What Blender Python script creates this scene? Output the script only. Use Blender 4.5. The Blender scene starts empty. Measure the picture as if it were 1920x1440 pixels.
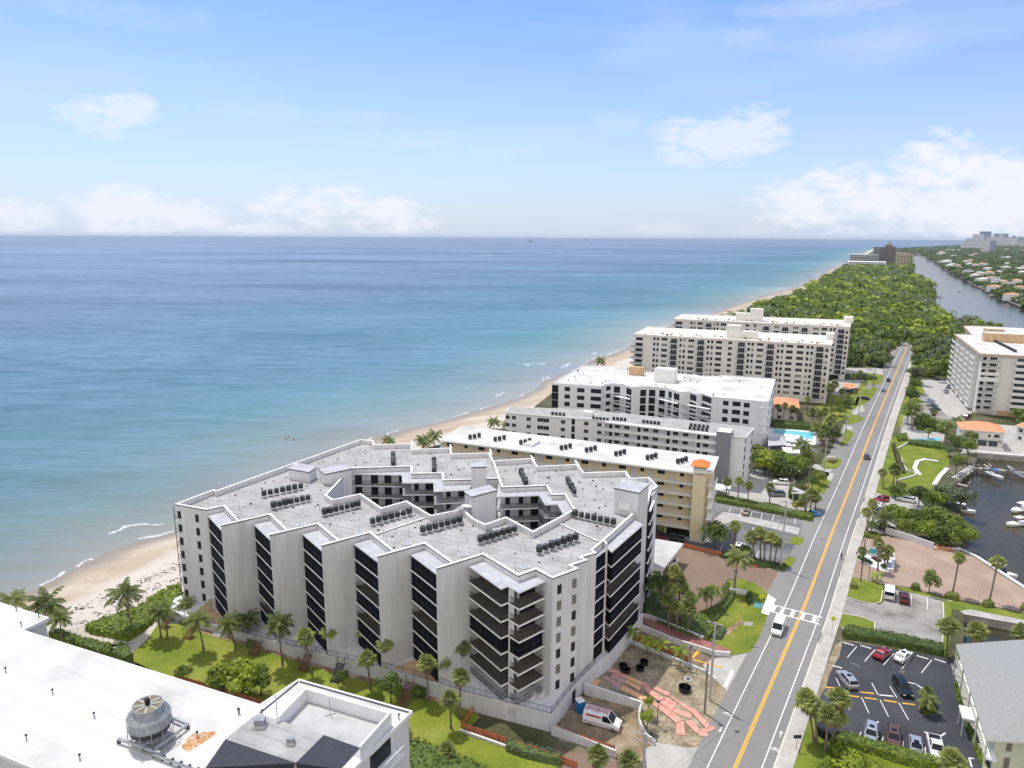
import bpy, math, random
from mathutils import Vector, Matrix
random.seed(7)
S = bpy.context.scene
COL = S.collection
# ------------------------------------------------------------ camera, world, sun, exposure
HC = 76.0; FPX = 1333.0; HY = 442.0; ROLL = 0.0052
_p = math.atan((720-HY)/FPX)
CF = Vector((0, math.cos(_p), -math.sin(_p))); _r = Vector((1,0,0)); _u = _r.cross(CF)
CR = _r*math.cos(ROLL)+_u*math.sin(ROLL); CU = -_r*math.sin(ROLL)+_u*math.cos(ROLL)
cam = bpy.data.cameras.new('camera'); camo = bpy.data.objects.new('camera', cam); COL.objects.link(camo)
cam.sensor_width = 36; cam.lens = FPX/1920*36; cam.clip_start = 1; cam.clip_end = 200000
M = Matrix((( CR.x, CU.x, -CF.x, 0),(CR.y, CU.y, -CF.y, 0),(CR.z, CU.z, -CF.z, HC),(0,0,0,1)))
camo.matrix_world = M
S.camera = camo
S.view_settings.view_transform = 'Standard'; S.view_settings.look = 'None'
S.view_settings.exposure = EXPO = 0.82; S.view_settings.gamma = 1
S.cycles.max_bounces = 6; S.cycles.diffuse_bounces = 3; S.cycles.glossy_bounces = 3
S.cycles.transmission_bounces = 3; S.cycles.transparent_max_bounces = 8; S.cycles.volume_bounces = 0
S.cycles.caustics_reflective = False; S.cycles.caustics_refractive = False
SUN_EL = math.radians(67); SUN_AZ = math.radians(-36)      # measured from +Y towards +X
sd = Vector((math.sin(SUN_AZ)*math.cos(SUN_EL), math.cos(SUN_AZ)*math.cos(SUN_EL), math.sin(SUN_EL)))
sun = bpy.data.lights.new('sun', 'SUN'); sun.energy = 2.1; sun.angle = math.radians(0.53); sun.color = (1, .94, .85)
suno = bpy.data.objects.new('sun', sun); COL.objects.link(suno)
suno.rotation_euler = (-sd).to_track_quat('-Z', 'Y').to_euler(); suno.location = (0,0,300)

def NT(m):
    return m.node_tree.nodes, m.node_tree.links
W = bpy.data.worlds.new('World'); S.world = W; W.use_nodes = True
n, l = NT(W); n.clear()
out = n.new('ShaderNodeOutputWorld'); bg = n.new('ShaderNodeBackground'); l.new(bg.outputs[0], out.inputs[0])
tc = n.new('ShaderNodeTexCoord'); sx = n.new('ShaderNodeSeparateXYZ'); l.new(tc.outputs['Generated'], sx.inputs[0])
def mth(op, a, b=None, c=None, clamp=False):
    m = n.new('ShaderNodeMath'); m.operation = op; m.use_clamp = clamp
    for i, v in enumerate((a, b, c)):
        if v is None: continue
        if isinstance(v, (int, float)): m.inputs[i].default_value = v
        else: l.new(v, m.inputs[i])
    return m.outputs[0]
zc = mth('MAXIMUM', sx.outputs[2], 0.012)
cx = n.new('ShaderNodeCombineXYZ'); l.new(sx.outputs[0], cx.inputs[0]); l.new(sx.outputs[1], cx.inputs[1]); l.new(zc, cx.inputs[2])
sky = n.new('ShaderNodeTexSky'); sky.sky_type = 'NISHITA'; sky.sun_disc = False
sky.sun_elevation = SUN_EL; sky.sun_rotation = SUN_AZ; sky.altitude = 50; sky.air_density = 1.0; sky.dust_density = 1.2; sky.ozone_density = 1.5
l.new(cx.outputs[0], sky.inputs[0])
az = mth('ARCTAN2', sx.outputs[0], sx.outputs[1]); el = sx.outputs[2]
# cumulus clouds: (azimuth, elevation, half width, half height) in radians, and their flat bases
def cloud_dir(px, py):
    d = CF*FPX + CR*(px-960) + CU*(720-py); d.normalize()
    return math.atan2(d.x, d.y), d.z
cl = []; cy_ = []
for (px, py, w, h, k) in [(207,213,75,42,.8),(250,195,45,32,.8),(250,398,120,45,.85),(350,402,80,36,.8),(590,385,130,45,.95),(740,408,110,40,.95),
        (35,410,70,30,.7),(480,432,80,16,.6),(1340,262,120,50,.85),(1400,240,80,40,.85),(1290,290,60,30,.6),(1600,355,90,55,1.0),(1500,385,110,45,.9),
        (1765,320,100,60,1.05),(1880,335,75,50,1.0),(1700,385,230,55,1.0),(1840,405,160,50,1.0),(1240,428,80,16,.5),(1420,428,70,18,.5),
        (1415,78,55,20,.5),(780,260,170,22,.35),(560,215,260,20,.28),(1160,230,60,25,.35),(1560,10,160,18,.4),(900,285,120,18,.3),(190,20,240,26,.25),(1680,75,70,20,.3)]:
    a, e = cloud_dir(px, py)
    cy_.append(py); cl.append((a, e, w/FPX*1.02, h/FPX, k))
nz = n.new('ShaderNodeTexNoise'); nz.inputs['Scale'].default_value = 9; nz.inputs['Detail'].default_value = 9; nz.inputs['Roughness'].default_value = .6
mp = n.new('ShaderNodeMapping'); mp.inputs['Scale'].default_value = (1,1,2.1); l.new(tc.outputs['Generated'], mp.inputs[0]); l.new(mp.outputs[0], nz.inputs['Vector'])
nzv = mth('SUBTRACT', nz.outputs[0], 0.5)
nz2 = n.new('ShaderNodeTexNoise'); nz2.inputs['Scale'].default_value = 45; nz2.inputs['Detail'].default_value = 6; l.new(mp.outputs[0], nz2.inputs['Vector'])
nz2v = mth('SUBTRACT', nz2.outputs[0], 0.5)
tot = None
for (a, e, w, h, k), py in zip(cl, cy_):
    dx = mth('DIVIDE', mth('SUBTRACT', az, a), w); dy = mth('DIVIDE', mth('SUBTRACT', el, e), h)
    r2 = mth('ADD', mth('MULTIPLY', dx, dx), mth('MULTIPLY', dy, dy))
    v = mth('MULTIPLY', mth('SUBTRACT', .80, r2), 0.75)
    v = mth('ADD', v, mth('MULTIPLY', nzv, 2.3)); v = mth('ADD', v, mth('MULTIPLY', nz2v, 1.5))
    v = mth('MULTIPLY', mth('MULTIPLY', v, 1.7 if k > .5 else .8, clamp=True), k*(.74 if py < 300 else .9))
    tot = v if tot is None else mth('MAXIMUM', tot, v)
# thin cirrus veil
mp2 = n.new('ShaderNodeMapping'); mp2.inputs['Scale'].default_value = (1.2,1.2,6); mp2.inputs['Rotation'].default_value = (0,.12,0); l.new(tc.outputs['Generated'], mp2.inputs[0])
nz3 = n.new('ShaderNodeTexNoise'); nz3.inputs['Scale'].default_value = 2.2; nz3.inputs['Detail'].default_value = 7; l.new(mp2.outputs[0], nz3.inputs['Vector'])
veil = mth('MULTIPLY', mth('SUBTRACT', nz3.outputs[0], .48), 1.6, clamp=True)
# milky whitening of the lowest few degrees of sky
hz = mth('MULTIPLY', mth('SUBTRACT', 1.0, mth('DIVIDE', el, .40), clamp=True), 1.0)
hz = mth('MULTIPLY', mth('POWER', hz, 1.4), .66)
mx0 = n.new('ShaderNodeMixRGB'); l.new(hz, mx0.inputs[0]); hs = n.new('ShaderNodeHueSaturation'); hs.inputs['Saturation'].default_value = 1.22; l.new(sky.outputs[0], hs.inputs['Color']); tn = n.new('ShaderNodeMixRGB'); tn.blend_type = 'MULTIPLY'; tn.inputs[0].default_value = 1; tn.inputs[2].default_value = (.57,.68,.86,1); l.new(hs.outputs[0], tn.inputs[1]); l.new(tn.outputs[0], mx0.inputs[1]); mx0.inputs[2].default_value = (3.85,4.35,5.4,1)
mx1 = n.new('ShaderNodeMixRGB'); l.new(veil, mx1.inputs[0]); l.new(mx0.outputs[0], mx1.inputs[1]); mx1.inputs[2].default_value = (3.5,4.2,5.3,1)
mx2 = n.new('ShaderNodeMixRGB'); l.new(tot, mx2.inputs[0]); l.new(mx1.outputs[0], mx2.inputs[1]); mx2.inputs[2].default_value = (4.7,4.75,5.2,1)
# added unseen bright deck in the sky behind the camera, fill for shaded walls
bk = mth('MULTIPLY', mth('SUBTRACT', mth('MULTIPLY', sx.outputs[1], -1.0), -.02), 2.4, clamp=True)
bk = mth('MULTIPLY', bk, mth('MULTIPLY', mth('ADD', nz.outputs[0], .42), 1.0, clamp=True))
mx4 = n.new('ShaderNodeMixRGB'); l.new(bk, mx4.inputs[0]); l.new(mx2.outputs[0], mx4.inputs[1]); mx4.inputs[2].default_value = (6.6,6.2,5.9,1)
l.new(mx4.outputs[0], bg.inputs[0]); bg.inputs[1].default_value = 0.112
cx.outputs[0]
# ------------------------------------------------------------ picture point -> place on a real plane
def un(px, py, z=0.0):
    d = CF*FPX + CR*(px-960) + CU*(720-py)
    t = (z-HC)/d.z
    return Vector((d.x*t, d.y*t, z))
def proj(P):
    v = Vector(P)-Vector((0,0,HC)); f = v.dot(CF)
    return 960+FPX*v.dot(CR)/f, 720-FPX*v.dot(CU)/f
def vh(P, yt):
    lo, hi = 0, 420.0
    for i in range(34):
        m = (lo+hi)/2
        if proj((P[0],P[1],P[2]+m))[1] > yt: lo = m
        else: hi = m
    return lo
def zl(x, y):                                   # height of the ground: the west garden lies higher
    a = min(1.6, max(0.0, (-x-2)/55*1.6))
    return a*min(1, max(0, (200-y)/30)) if y < 230 else 0.0
def ung(px, py):
    z = 0.0
    for i in range(4):
        P = un(px, py, z); z = zl(P.x, P.y)
    return un(px, py, z)

# ------------------------------------------------------------ materials
def mat(name, c, rough=.8, var=.12, scale=1.5, c2=None, spec=.3, metal=0, bump=0, stretch=(1,1,1), detail=4, bscale=None, coat=0, emit=None):
    m = bpy.data.materials.new(name); m.use_nodes = True
    nn, ll = NT(m); b = nn['Principled BSDF']
    b.inputs['Roughness'].default_value = rough; b.inputs['Specular IOR Level'].default_value = spec; b.inputs['Metallic'].default_value = metal
    if coat: b.inputs['Coat Weight'].default_value = coat
    if var or c2:
        t = nn.new('ShaderNodeTexCoord'); mp = nn.new('ShaderNodeMapping'); mp.inputs['Scale'].default_value = stretch
        ll.new(t.outputs['Object'], mp.inputs[0])
        z = nn.new('ShaderNodeTexNoise'); z.inputs['Scale'].default_value = scale; z.inputs['Detail'].default_value = detail; ll.new(mp.outputs[0], z.inputs['Vector'])
        r = nn.new('ShaderNodeValToRGB'); ll.new(z.outputs[0], r.inputs[0])
        r.color_ramp.elements[0].position = .3; r.color_ramp.elements[1].position = .7
        d = c2 if c2 else tuple(v*(1-var) for v in c)
        e = c if c2 else tuple(min(.95, v*(1+var)) for v in c)
        r.color_ramp.elements[0].color = (*d, 1); r.color_ramp.elements[1].color = (*e, 1)
        ll.new(r.outputs[0], b.inputs['Base Color'])
        m['_'] = 0
    else: b.inputs['Base Color'].default_value = (*c, 1)
    if bump:
        t2 = nn.new('ShaderNodeTexCoord'); z2 = nn.new('ShaderNodeTexNoise'); z2.inputs['Scale'].default_value = bscale or scale*4; z2.inputs['Detail'].default_value = 5
        ll.new(t2.outputs['Object'], z2.inputs['Vector'])
        bp = nn.new('ShaderNodeBump'); bp.inputs['Strength'].default_value = bump; bp.inputs['Distance'].default_value = .2; ll.new(z2.outputs[0], bp.inputs['Height']); ll.new(bp.outputs[0], b.inputs['Normal'])
    return m
def mat2(name, cols, s1, s2, rough=.9, mixs=.5, bump=.0, stretch=(1,1,1), spots=None, rot=0):
    """patchy ground: a large noise picks between colours, a fine noise grains it, optional dark spots"""
    m = bpy.data.materials.new(name); m.use_nodes = True
    nn, ll = NT(m); b = nn['Principled BSDF']; b.inputs['Roughness'].default_value = rough; b.inputs['Specular IOR Level'].default_value = .2
    t = nn.new('ShaderNodeTexCoord'); mp = nn.new('ShaderNodeMapping'); mp.inputs['Scale'].default_value = stretch; mp.inputs['Rotation'].default_value = (0,0,rot); ll.new(t.outputs['Object'], mp.inputs[0])
    a = nn.new('ShaderNodeTexNoise'); a.inputs['Scale'].default_value = s1; a.inputs['Detail'].default_value = 6; ll.new(mp.outputs[0], a.inputs['Vector'])
    r = nn.new('ShaderNodeValToRGB'); ll.new(a.outputs[0], r.inputs[0])
    k = len(cols); r.color_ramp.elements[0].position = .32; r.color_ramp.elements[1].position = .68
    for i in range(k-2): r.color_ramp.elements.new(.32+.36*(i+1)/(k-1))
    for i in range(k): r.color_ramp.elements[i].color = (*cols[i], 1)
    f = nn.new('ShaderNodeTexNoise'); f.inputs['Scale'].default_value = s2; f.inputs['Detail'].default_value = 5; ll.new(t.outputs['Object'], f.inputs['Vector'])
    mr = nn.new('ShaderNodeMapRange'); mr.inputs[1].default_value = .3; mr.inputs[2].default_value = .7; mr.inputs[3].default_value = 1-mixs; mr.inputs[4].default_value = 1+mixs*.7; ll.new(f.outputs[0], mr.inputs[0])
    x = nn.new('ShaderNodeVectorMath'); x.operation = 'SCALE'; ll.new(r.outputs[0], x.inputs[0]); ll.new(mr.outputs[0], x.inputs['Scale'])
    last = x.outputs[0]
    if spots:
        v = nn.new('ShaderNodeTexNoise'); v.inputs['Scale'].default_value = spots[0]; v.inputs['Detail'].default_value = 3; ll.new(t.outputs['Object'], v.inputs['Vector'])
        g = nn.new('ShaderNodeMath'); g.operation = 'GREATER_THAN'; g.inputs[1].default_value = spots[1]; ll.new(v.outputs[0], g.inputs[0])
        mx = nn.new('ShaderNodeMixRGB'); ll.new(g.outputs[0], mx.inputs[0]); ll.new(last, mx.inputs[1]); mx.inputs[2].default_value = (*spots[2], 1); last = mx.outputs[0]
    ll.new(last, b.inputs['Base Color'])
    if bump:
        bp = nn.new('ShaderNodeBump'); bp.inputs['Strength'].default_value = bump; bp.inputs['Distance'].default_value = .3; ll.new(f.outputs[0], bp.inputs['Height']); ll.new(bp.outputs[0], b.inputs['Normal'])
    return m
def streaks(name, c, c2, rot, period, rough=.85):
    """roof membrane: long seams across it and dirt blotches"""
    m = bpy.data.materials.new(name); m.use_nodes = True
    nn, ll = NT(m); b = nn['Principled BSDF']; b.inputs['Roughness'].default_value = rough; b.inputs['Specular IOR Level'].default_value = .2
    t = nn.new('ShaderNodeTexCoord'); mp = nn.new('ShaderNodeMapping'); mp.inputs['Rotation'].default_value = (0,0,rot); ll.new(t.outputs['Object'], mp.inputs[0])
    w = nn.new('ShaderNodeTexWave'); w.wave_type = 'BANDS'; w.bands_direction = 'Y'; w.inputs['Scale'].default_value = 6.283/period/20; w.inputs['Distortion'].default_value = .3; ll.new(mp.outputs[0], w.inputs['Vector'])
    r = nn.new('ShaderNodeValToRGB'); ll.new(w.outputs[0], r.inputs[0]); r.color_ramp.elements[0].position = .0; r.color_ramp.elements[1].position = .22
    r.color_ramp.elements[0].color = (*c2, 1); r.color_ramp.elements[1].color = (*c, 1)
    z = nn.new('ShaderNodeTexNoise'); z.inputs['Scale'].default_value = .25; z.inputs['Detail'].default_value = 8; z.inputs['Roughness'].default_value = .65; ll.new(t.outputs['Object'], z.inputs['Vector'])
    mr = nn.new('ShaderNodeMapRange'); mr.inputs[1].default_value = .3; mr.inputs[2].default_value = .7; mr.inputs[3].default_value = .70; mr.inputs[4].default_value = 1.10; ll.new(z.outputs[0], mr.inputs[0])
    x = nn.new('ShaderNodeVectorMath'); x.operation = 'SCALE'; ll.new(r.outputs[0], x.inputs[0]); ll.new(mr.outputs[0], x.inputs['Scale']); ll.new(x.outputs[0], b.inputs['Base Color'])
    return m
def leafmat(name, c, c2, tr=.25):
    m = bpy.data.materials.new(name); m.use_nodes = True
    nn, ll = NT(m); b = nn['Principled BSDF']; b.inputs['Roughness'].default_value = .5; b.inputs['Specular IOR Level'].default_value = .35
    t = nn.new('ShaderNodeTexCoord'); z = nn.new('ShaderNodeTexNoise'); z.inputs['Scale'].default_value = .9; z.inputs['Detail'].default_value = 3; ll.new(t.outputs['Object'], z.inputs['Vector'])
    oi = nn.new('ShaderNodeObjectInfo'); ad = nn.new('ShaderNodeMath'); ad.operation = 'MULTIPLY_ADD'; ll.new(oi.outputs['Random'], ad.inputs[0]); ad.inputs[1].default_value = .34; ll.new(z.outputs[0], ad.inputs[2])
    r = nn.new('ShaderNodeValToRGB'); ll.new(ad.outputs[0], r.inputs[0]); r.color_ramp.elements[0].position = .42; r.color_ramp.elements[1].position = .88
    r.color_ramp.elements[0].color = (*c2, 1); r.color_ramp.elements[1].color = (*c, 1)
    ll.new(r.outputs[0], b.inputs['Base Color'])
    tl = nn.new('ShaderNodeBsdfTranslucent'); ll.new(r.outputs[0], tl.inputs[0])
    ms = nn.new('ShaderNodeMixShader'); ms.inputs[0].default_value = tr; ll.new(b.outputs[0], ms.inputs[1]); ll.new(tl.outputs[0], ms.inputs[2])
    ll.new(ms.outputs[0], nn['Material Output'].inputs[0])
    return m
m_wall = mat('stucco_white', (.63,.63,.64), .85, .10, .9, bump=.35, bscale=3, stretch=(1,1,.12), detail=8)
m_wallg = mat('stucco_grey', (.42,.42,.41), .85, .08, .5, bump=.1, bscale=3)
m_coping = mat('coping_white', (.74,.735,.72), .6, .04)
m_trim = mat('dark_flashing', (.07,.07,.085), .6, .1)
m_slab = mat('slab_white', (.86,.86,.86), .7, .05)
m_canopy = mat('balcony_roof', (.42,.43,.46), .75, .16, .8, bump=.1)
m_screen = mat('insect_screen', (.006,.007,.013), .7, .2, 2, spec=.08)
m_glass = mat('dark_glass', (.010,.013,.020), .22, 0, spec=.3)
m_glassb = mat('blue_glass', (.03,.045,.06), .15, .3, .3, spec=.6)
m_blind = mat('drawn_blind', (.21,.19,.16), .6, .1)
m_frame = mat('window_frame', (.62,.62,.60), .5, 0)
m_dframe = mat('dark_frame', (.05,.05,.06), .5, 0)
m_rail = mat('dark_railing', (.03,.035,.045), .5, 0)
m_floor = mat('balcony_tile', (.15,.13,.10), .7, .2, 1)
m_roofg = streaks('grey_membrane', (.415,.41,.40), (.355,.35,.34), 0.42, 1.7)
m_white = mat2('white_roof', [(.46,.45,.42),(.60,.59,.57),(.65,.64,.625)], .11, .45, mixs=.08, rough=.8)
m_whiter = mat('bright_white', (.75,.745,.73), .6, .02)
m_ac = mat('ac_unit', (.022,.024,.028), .55, .35, 3, spec=.4)
m_actop = mat('ac_top', (.11,.115,.12), .5, .3, 8, metal=.3)
m_metal = mat('galvanised', (.27,.29,.31), .55, .22, 1.2, metal=.3)
m_steel = mat('grey_paint_steel', (.36,.38,.40), .5, .1)
m_pole = mat('weathered_pole', (.22,.195,.17), .85, .2, 2, stretch=(4,4,.5))
m_cpole = mat('concrete_pole', (.42,.41,.40), .85, .1, 2)
m_black = mat('black_plastic', (.012,.012,.014), .5, .2)
m_wire = mat('wire', (.05,.05,.055), .6, 0)
m_cream = mat('cream_stucco', (.70,.68,.635), .85, .05, .4)
m_creamr = mat('cream_roof', (.70,.65,.58), .8, .10, .3)
m_tan = mat('tan_fascia', (.55,.40,.27), .8, .1, .6)
m_tanw = mat('tan_box', (.55,.38,.22), .8, .22, .8)
m_yellow = mat('yellow_stucco', (.70,.56,.34), .85, .06, .4)
m_yellowp = mat('pale_yellow_stucco', (.72,.62,.42), .85, .05, .4)
m_orange = mat('orange_tile', (.72,.20,.045), .7, .2, 3)
m_terra = mat('terracotta_tile', (.62,.30,.16), .8, .2, 1.5, bump=.3, bscale=8)
m_greyt = mat('grey_tower', (.235,.245,.27), .85, .06, .4)
m_bluish = mat('bluish_stucco', (.73,.73,.75), .8, .04, .4)
m_shing = mat('dark_shingle', (.05,.055,.07), .9, .35, 4, stretch=(1,4,1), bump=.4, bscale=6)
m_shingg = mat('grey_shingle', (.29,.295,.285), .9, .14, 3, stretch=(1,3,1), bump=.3, bscale=6)
m_pale = mat('pale_green_wall', (.60,.64,.50), .8, .05)
m_asph = mat2('asphalt_road', [(.215,.21,.20),(.235,.23,.22),(.26,.255,.24)], .09, 6, mixs=.14, stretch=(1,.12,1), rot=.54)
m_asph_d = mat2('new_asphalt', [(.045,.048,.058),(.06,.062,.073),(.072,.074,.082)], .12, 5, mixs=.25, spots=(.22,.685,(.12,.12,.12)))
m_asph_o = mat2('old_asphalt', [(.10,.105,.12),(.155,.157,.165),(.27,.265,.255)], .10, 4, mixs=.2, stretch=(.4,1,1))
m_conc = mat2('concrete', [(.36,.35,.32),(.42,.41,.38),(.47,.46,.43)], .35, 5, mixs=.12)
m_conc_l = mat2('stained_concrete', [(.17,.165,.145),(.28,.27,.245),(.34,.33,.30)], .22, 3, mixs=.15, spots=(.8,.70,(.12,.12,.11)))
m_walk = mat2('sidewalk_concrete', [(.38,.355,.31),(.44,.42,.375),(.48,.46,.42)], .3, 3, mixs=.08)
m_kerb = mat('kerb', (.62,.58,.48), .8, .1)
m_sand = mat2('beach_sand', [(.38,.30,.215),(.45,.37,.275),(.51,.44,.35)], .045, .8, mixs=.10, stretch=(.5,2,1), rot=-.45)
m_sandw = mat2('dry_sand', [(.46,.41,.34),(.53,.48,.41),(.58,.53,.46)], .1, 2.5, mixs=.10)
m_grass = mat2('lawn_grass', [(.13,.18,.02),(.19,.23,.028),(.26,.27,.055)], .16, 3, mixs=.22, bump=.3)
m_grassb = mat2('bright_grass', [(.115,.165,.018),(.16,.205,.024),(.22,.235,.04)], .2, 3, mixs=.2, bump=.3)
m_ground = mat2('undergrowth_ground', [(.05,.06,.02),(.09,.09,.045),(.17,.15,.10)], .06, 1, mixs=.3)
m_dirt = mat2('dry_dirt', [(.20,.16,.11),(.30,.25,.17),(.40,.34,.25)], .35, 1.6, mixs=.32, bump=.5, spots=(1.3,.69,(.13,.11,.06)))
m_mud = mat2('muddy_drive', [(.16,.12,.08),(.25,.19,.12),(.40,.33,.25)], .3, 2.5, mixs=.2)
m_paver = mat2('brown_pavers', [(.20,.14,.10),(.225,.16,.118),(.25,.185,.14)], .1, 5, mixs=.12)
m_paverp = mat2('pink_gravel', [(.31,.225,.17),(.36,.265,.205),(.42,.32,.25)], .12, 2.2, mixs=.16, spots=(.9,.72,(.30,.24,.2)))
m_terr = mat('terrace_floor', (.66,.66,.68), .8, .06, .6)
m_terrt = mat('terrace_tan', (.62,.42,.25), .8, .08, .6)
m_mulch = mat2('mulch', [(.16,.10,.06),(.30,.21,.13),(.50,.42,.30)], .4, 3, mixs=.3)
m_lineW = mat('road_paint_white', (.78,.77,.74), .7, .08, 3)
m_lineY = mat('road_paint_yellow', (.78,.42,.035), .7, .08, 2)
m_net = mat('orange_barrier_mesh', (.50,.18,.09), .8, .2, 2)
m_pink = mat('pink_board', (.62,.31,.25), .85, .2, .8)
m_peach = mat('peach_board', (.72,.42,.24), .8, .1, .4)
m_acd = mat('ac_fin', (.07,.072,.078), .6, .3, 3)
m_mauve = mat('mauve_board', (.50,.30,.28), .8, .1, .4)
m_wood = mat('timber_brown', (.20,.10,.06), .8, .15)
m_pool = mat('pool_water', (.20,.62,.72), .12, .12, .6, spec=.4)
m_teal = mat('teal_roof', (.10,.38,.42), .7, .1)
m_bark = mat('palm_trunk', (.20,.165,.13), .9, .25, 2, stretch=(1,1,6))
m_barkd = mat('bark', (.11,.09,.07), .9, .2, 2)
m_skin = mat('skin', (.45,.27,.19), .6, 0)
m_cloth = mat('dark_cloth', (.03,.03,.05), .8, 0)
m_leaf = leafmat('leaf_mid', (.22,.29,.045), (.075,.125,.024), .35)
m_leafb = leafmat('leaf_bright', (.34,.41,.035), (.14,.22,.02), .35)
m_leafd = leafmat('leaf_dark', (.16,.23,.045), (.06,.105,.025), .35)
m_leafy = leafmat('leaf_yellowish', (.34,.34,.05), (.12,.16,.03))
m_leafg = leafmat('leaf_greyish', (.19,.235,.12), (.09,.12,.07), .3)
m_leafr = leafmat('leaf_red', (.20,.03,.04), (.06,.015,.02))
m_frc = leafmat('coconut_frond', (.29,.33,.09), (.10,.14,.04), .4)
m_frs = leafmat('sabal_frond', (.38,.42,.12), (.15,.19,.06), .4)
m_fry = leafmat('young_frond', (.38,.48,.05), (.16,.26,.04), .35)
m_frd = leafmat('dry_frond', (.26,.20,.11), (.14,.11,.06), .1)
for _m in bpy.data.materials:
    if '_' in _m: del _m['_']

# ------------------------------------------------------------ mesh building
class MB:
    def __init__(s): s.v = []; s.f = []; s.mi = []; s.ms = []
    def _m(s, m):
        if m not in s.ms: s.ms.append(m)
        return s.ms.index(m)
    def poly(s, pts, m):
        i = len(s.v); s.v += [tuple(p) for p in pts]; s.f.append(tuple(range(i, i+len(pts)))); s.mi.append(s._m(m))
    def hexa(s, b, t, m, top=None):
        i = len(s.v); s.v += [tuple(p) for p in b]+[tuple(p) for p in t]; k = len(b); a = s._m(m)
        s.f.append(tuple(range(i+k-1, i-1, -1))); s.mi.append(a)
        s.f.append(tuple(range(i+k, i+2*k))); s.mi.append(s._m(top) if top else a)
        for q in range(k):
            r = (q+1) % k; s.f.append((i+q, i+r, i+k+r, i+k+q)); s.mi.append(a)
    def prism(s, pts, z0, z1, m, top=None):
        a = sum(pts[i][0]*pts[(i+1)%len(pts)][1]-pts[(i+1)%len(pts)][0]*pts[i][1] for i in range(len(pts)))
        if a < 0: pts = list(reversed(pts))
        s.hexa([(p[0],p[1],z0) for p in pts], [(p[0],p[1],z1) for p in pts], m, top)
    def box(s, x0, x1, y0, y1, z0, z1, m, top=None): s.prism([(x0,y0),(x1,y0),(x1,y1),(x0,y1)], z0, z1, m, top)
    def obox(s, c, dx, dy, lx, ly, z0, z1, m, top=None):
        """box round c with half lengths lx, ly along unit 2-D axes dx, dy"""
        p = [(c[0]+a*dx[0]*lx+b*dy[0]*ly, c[1]+a*dx[1]*lx+b*dy[1]*ly) for a, b in ((-1,-1),(1,-1),(1,1),(-1,1))]
        s.prism(p, z0, z1, m, top)
    def beam(s, a, b, w, h, m, z=False):
        """straight bar of width w, height h between two 3-D points"""
        a = Vector(a); b = Vector(b); d = (b-a)
        if d.length < 1e-6: return
        d.normalize(); up = Vector((0,0,1)) if abs(d.z) < .95 else Vector((0,1,0))
        sd_ = d.cross(up).normalized()*w/2; u = sd_.cross(d).normalized()*h/2
        q = [sd_*-1-u, sd_-u, sd_+u, sd_*-1+u]
        s.hexa([a+k for k in q], [b+k for k in q], m)
    def wallseg(s, a, b, th, z0, z1, m, top=None):
        a = Vector((a[0],a[1])); b = Vector((b[0],b[1])); d = (b-a).normalized(); nn_ = Vector((-d.y,d.x))*th/2
        s.prism([a-nn_, b-nn_, b+nn_, a+nn_], z0, z1, m, top)
    def tube(s, pts, rads, m, k=8, cap=True):
        rings = []; a = s._m(m)
        for i, p in enumerate(pts):
            p = Vector(p); d = (Vector(pts[min(i+1,len(pts)-1)])-Vector(pts[max(i-1,0)])).normalized()
            e = Vector((1,0,0)) if abs(d.x) < .9 else Vector((0,1,0)); x = d.cross(e).normalized(); y = d.cross(x)
            i0 = len(s.v); r = rads[i] if isinstance(rads, (list,tuple)) else rads
            for q in range(k):
                t = 2*math.pi*q/k; s.v.append(tuple(p+x*math.cos(t)*r+y*math.sin(t)*r))
            rings.append(i0)
        for i in range(len(rings)-1):
            for q in range(k):
                r = (q+1) % k; s.f.append((rings[i]+q, rings[i]+r, rings[i+1]+r, rings[i+1]+q)); s.mi.append(a)
        if cap:
            s.f.append(tuple(rings[0]+q for q in range(k-1,-1,-1))); s.mi.append(a)
            s.f.append(tuple(rings[-1]+q for q in range(k))); s.mi.append(a)
    def lathe(s, c, prof, m, k=16):
        s.tube([(c[0],c[1],c[2]+z) for r, z in prof], [r for r, z in prof], m, k)
    def build(s, name, parent=None, smooth=False, local=False):
        me = bpy.data.meshes.new(name); me.from_pydata(s.v, [], s.f)
        for m in s.ms: me.materials.append(m)
        me.polygons.foreach_set('material_index', s.mi)
        if smooth: me.polygons.foreach_set('use_smooth', [True]*len(s.f))
        me.update(); o = bpy.data.objects.new(name, me); COL.objects.link(o)
        if parent:
            o.parent = parent
            if not local: o.matrix_parent_inverse = Matrix.Translation(-Vector(parent['_loc'])) if '_loc' in parent else Matrix()
        return o
def lathe_mesh(s, c, prof, m, k=16):
    a = s._m(m); rings = []
    for r, z in prof:
        rings.append(len(s.v))
        for q in range(k):
            t = 2*math.pi*q/k; s.v.append((c[0]+r*math.cos(t), c[1]+r*math.sin(t), c[2]+z))
    for i in range(len(rings)-1):
        for q in range(k):
            r = (q+1) % k; s.f.append((rings[i]+q, rings[i]+r, rings[i+1]+r, rings[i+1]+q)); s.mi.append(a)
    s.f.append(tuple(rings[0]+q for q in range(k-1,-1,-1))); s.mi.append(a)
    s.f.append(tuple(rings[-1]+q for q in range(k))); s.mi.append(a)
MB.lathe = lathe_mesh
def tag(o, label=None, cat=None, group=None, kind=None):
    if label: o['label'] = label
    if cat: o['category'] = cat
    if group: o['group'] = group
    if kind: o['kind'] = kind
    return o
def thing(name, label, cat, loc=(0,0,0), rz=0, group=None):
    o = bpy.data.objects.new(name, None); COL.objects.link(o); o.location = loc; o.rotation_euler = (0,0,rz); o.empty_display_size = .5
    o['_loc'] = tuple(loc)
    return tag(o, label, cat, group)
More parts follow.
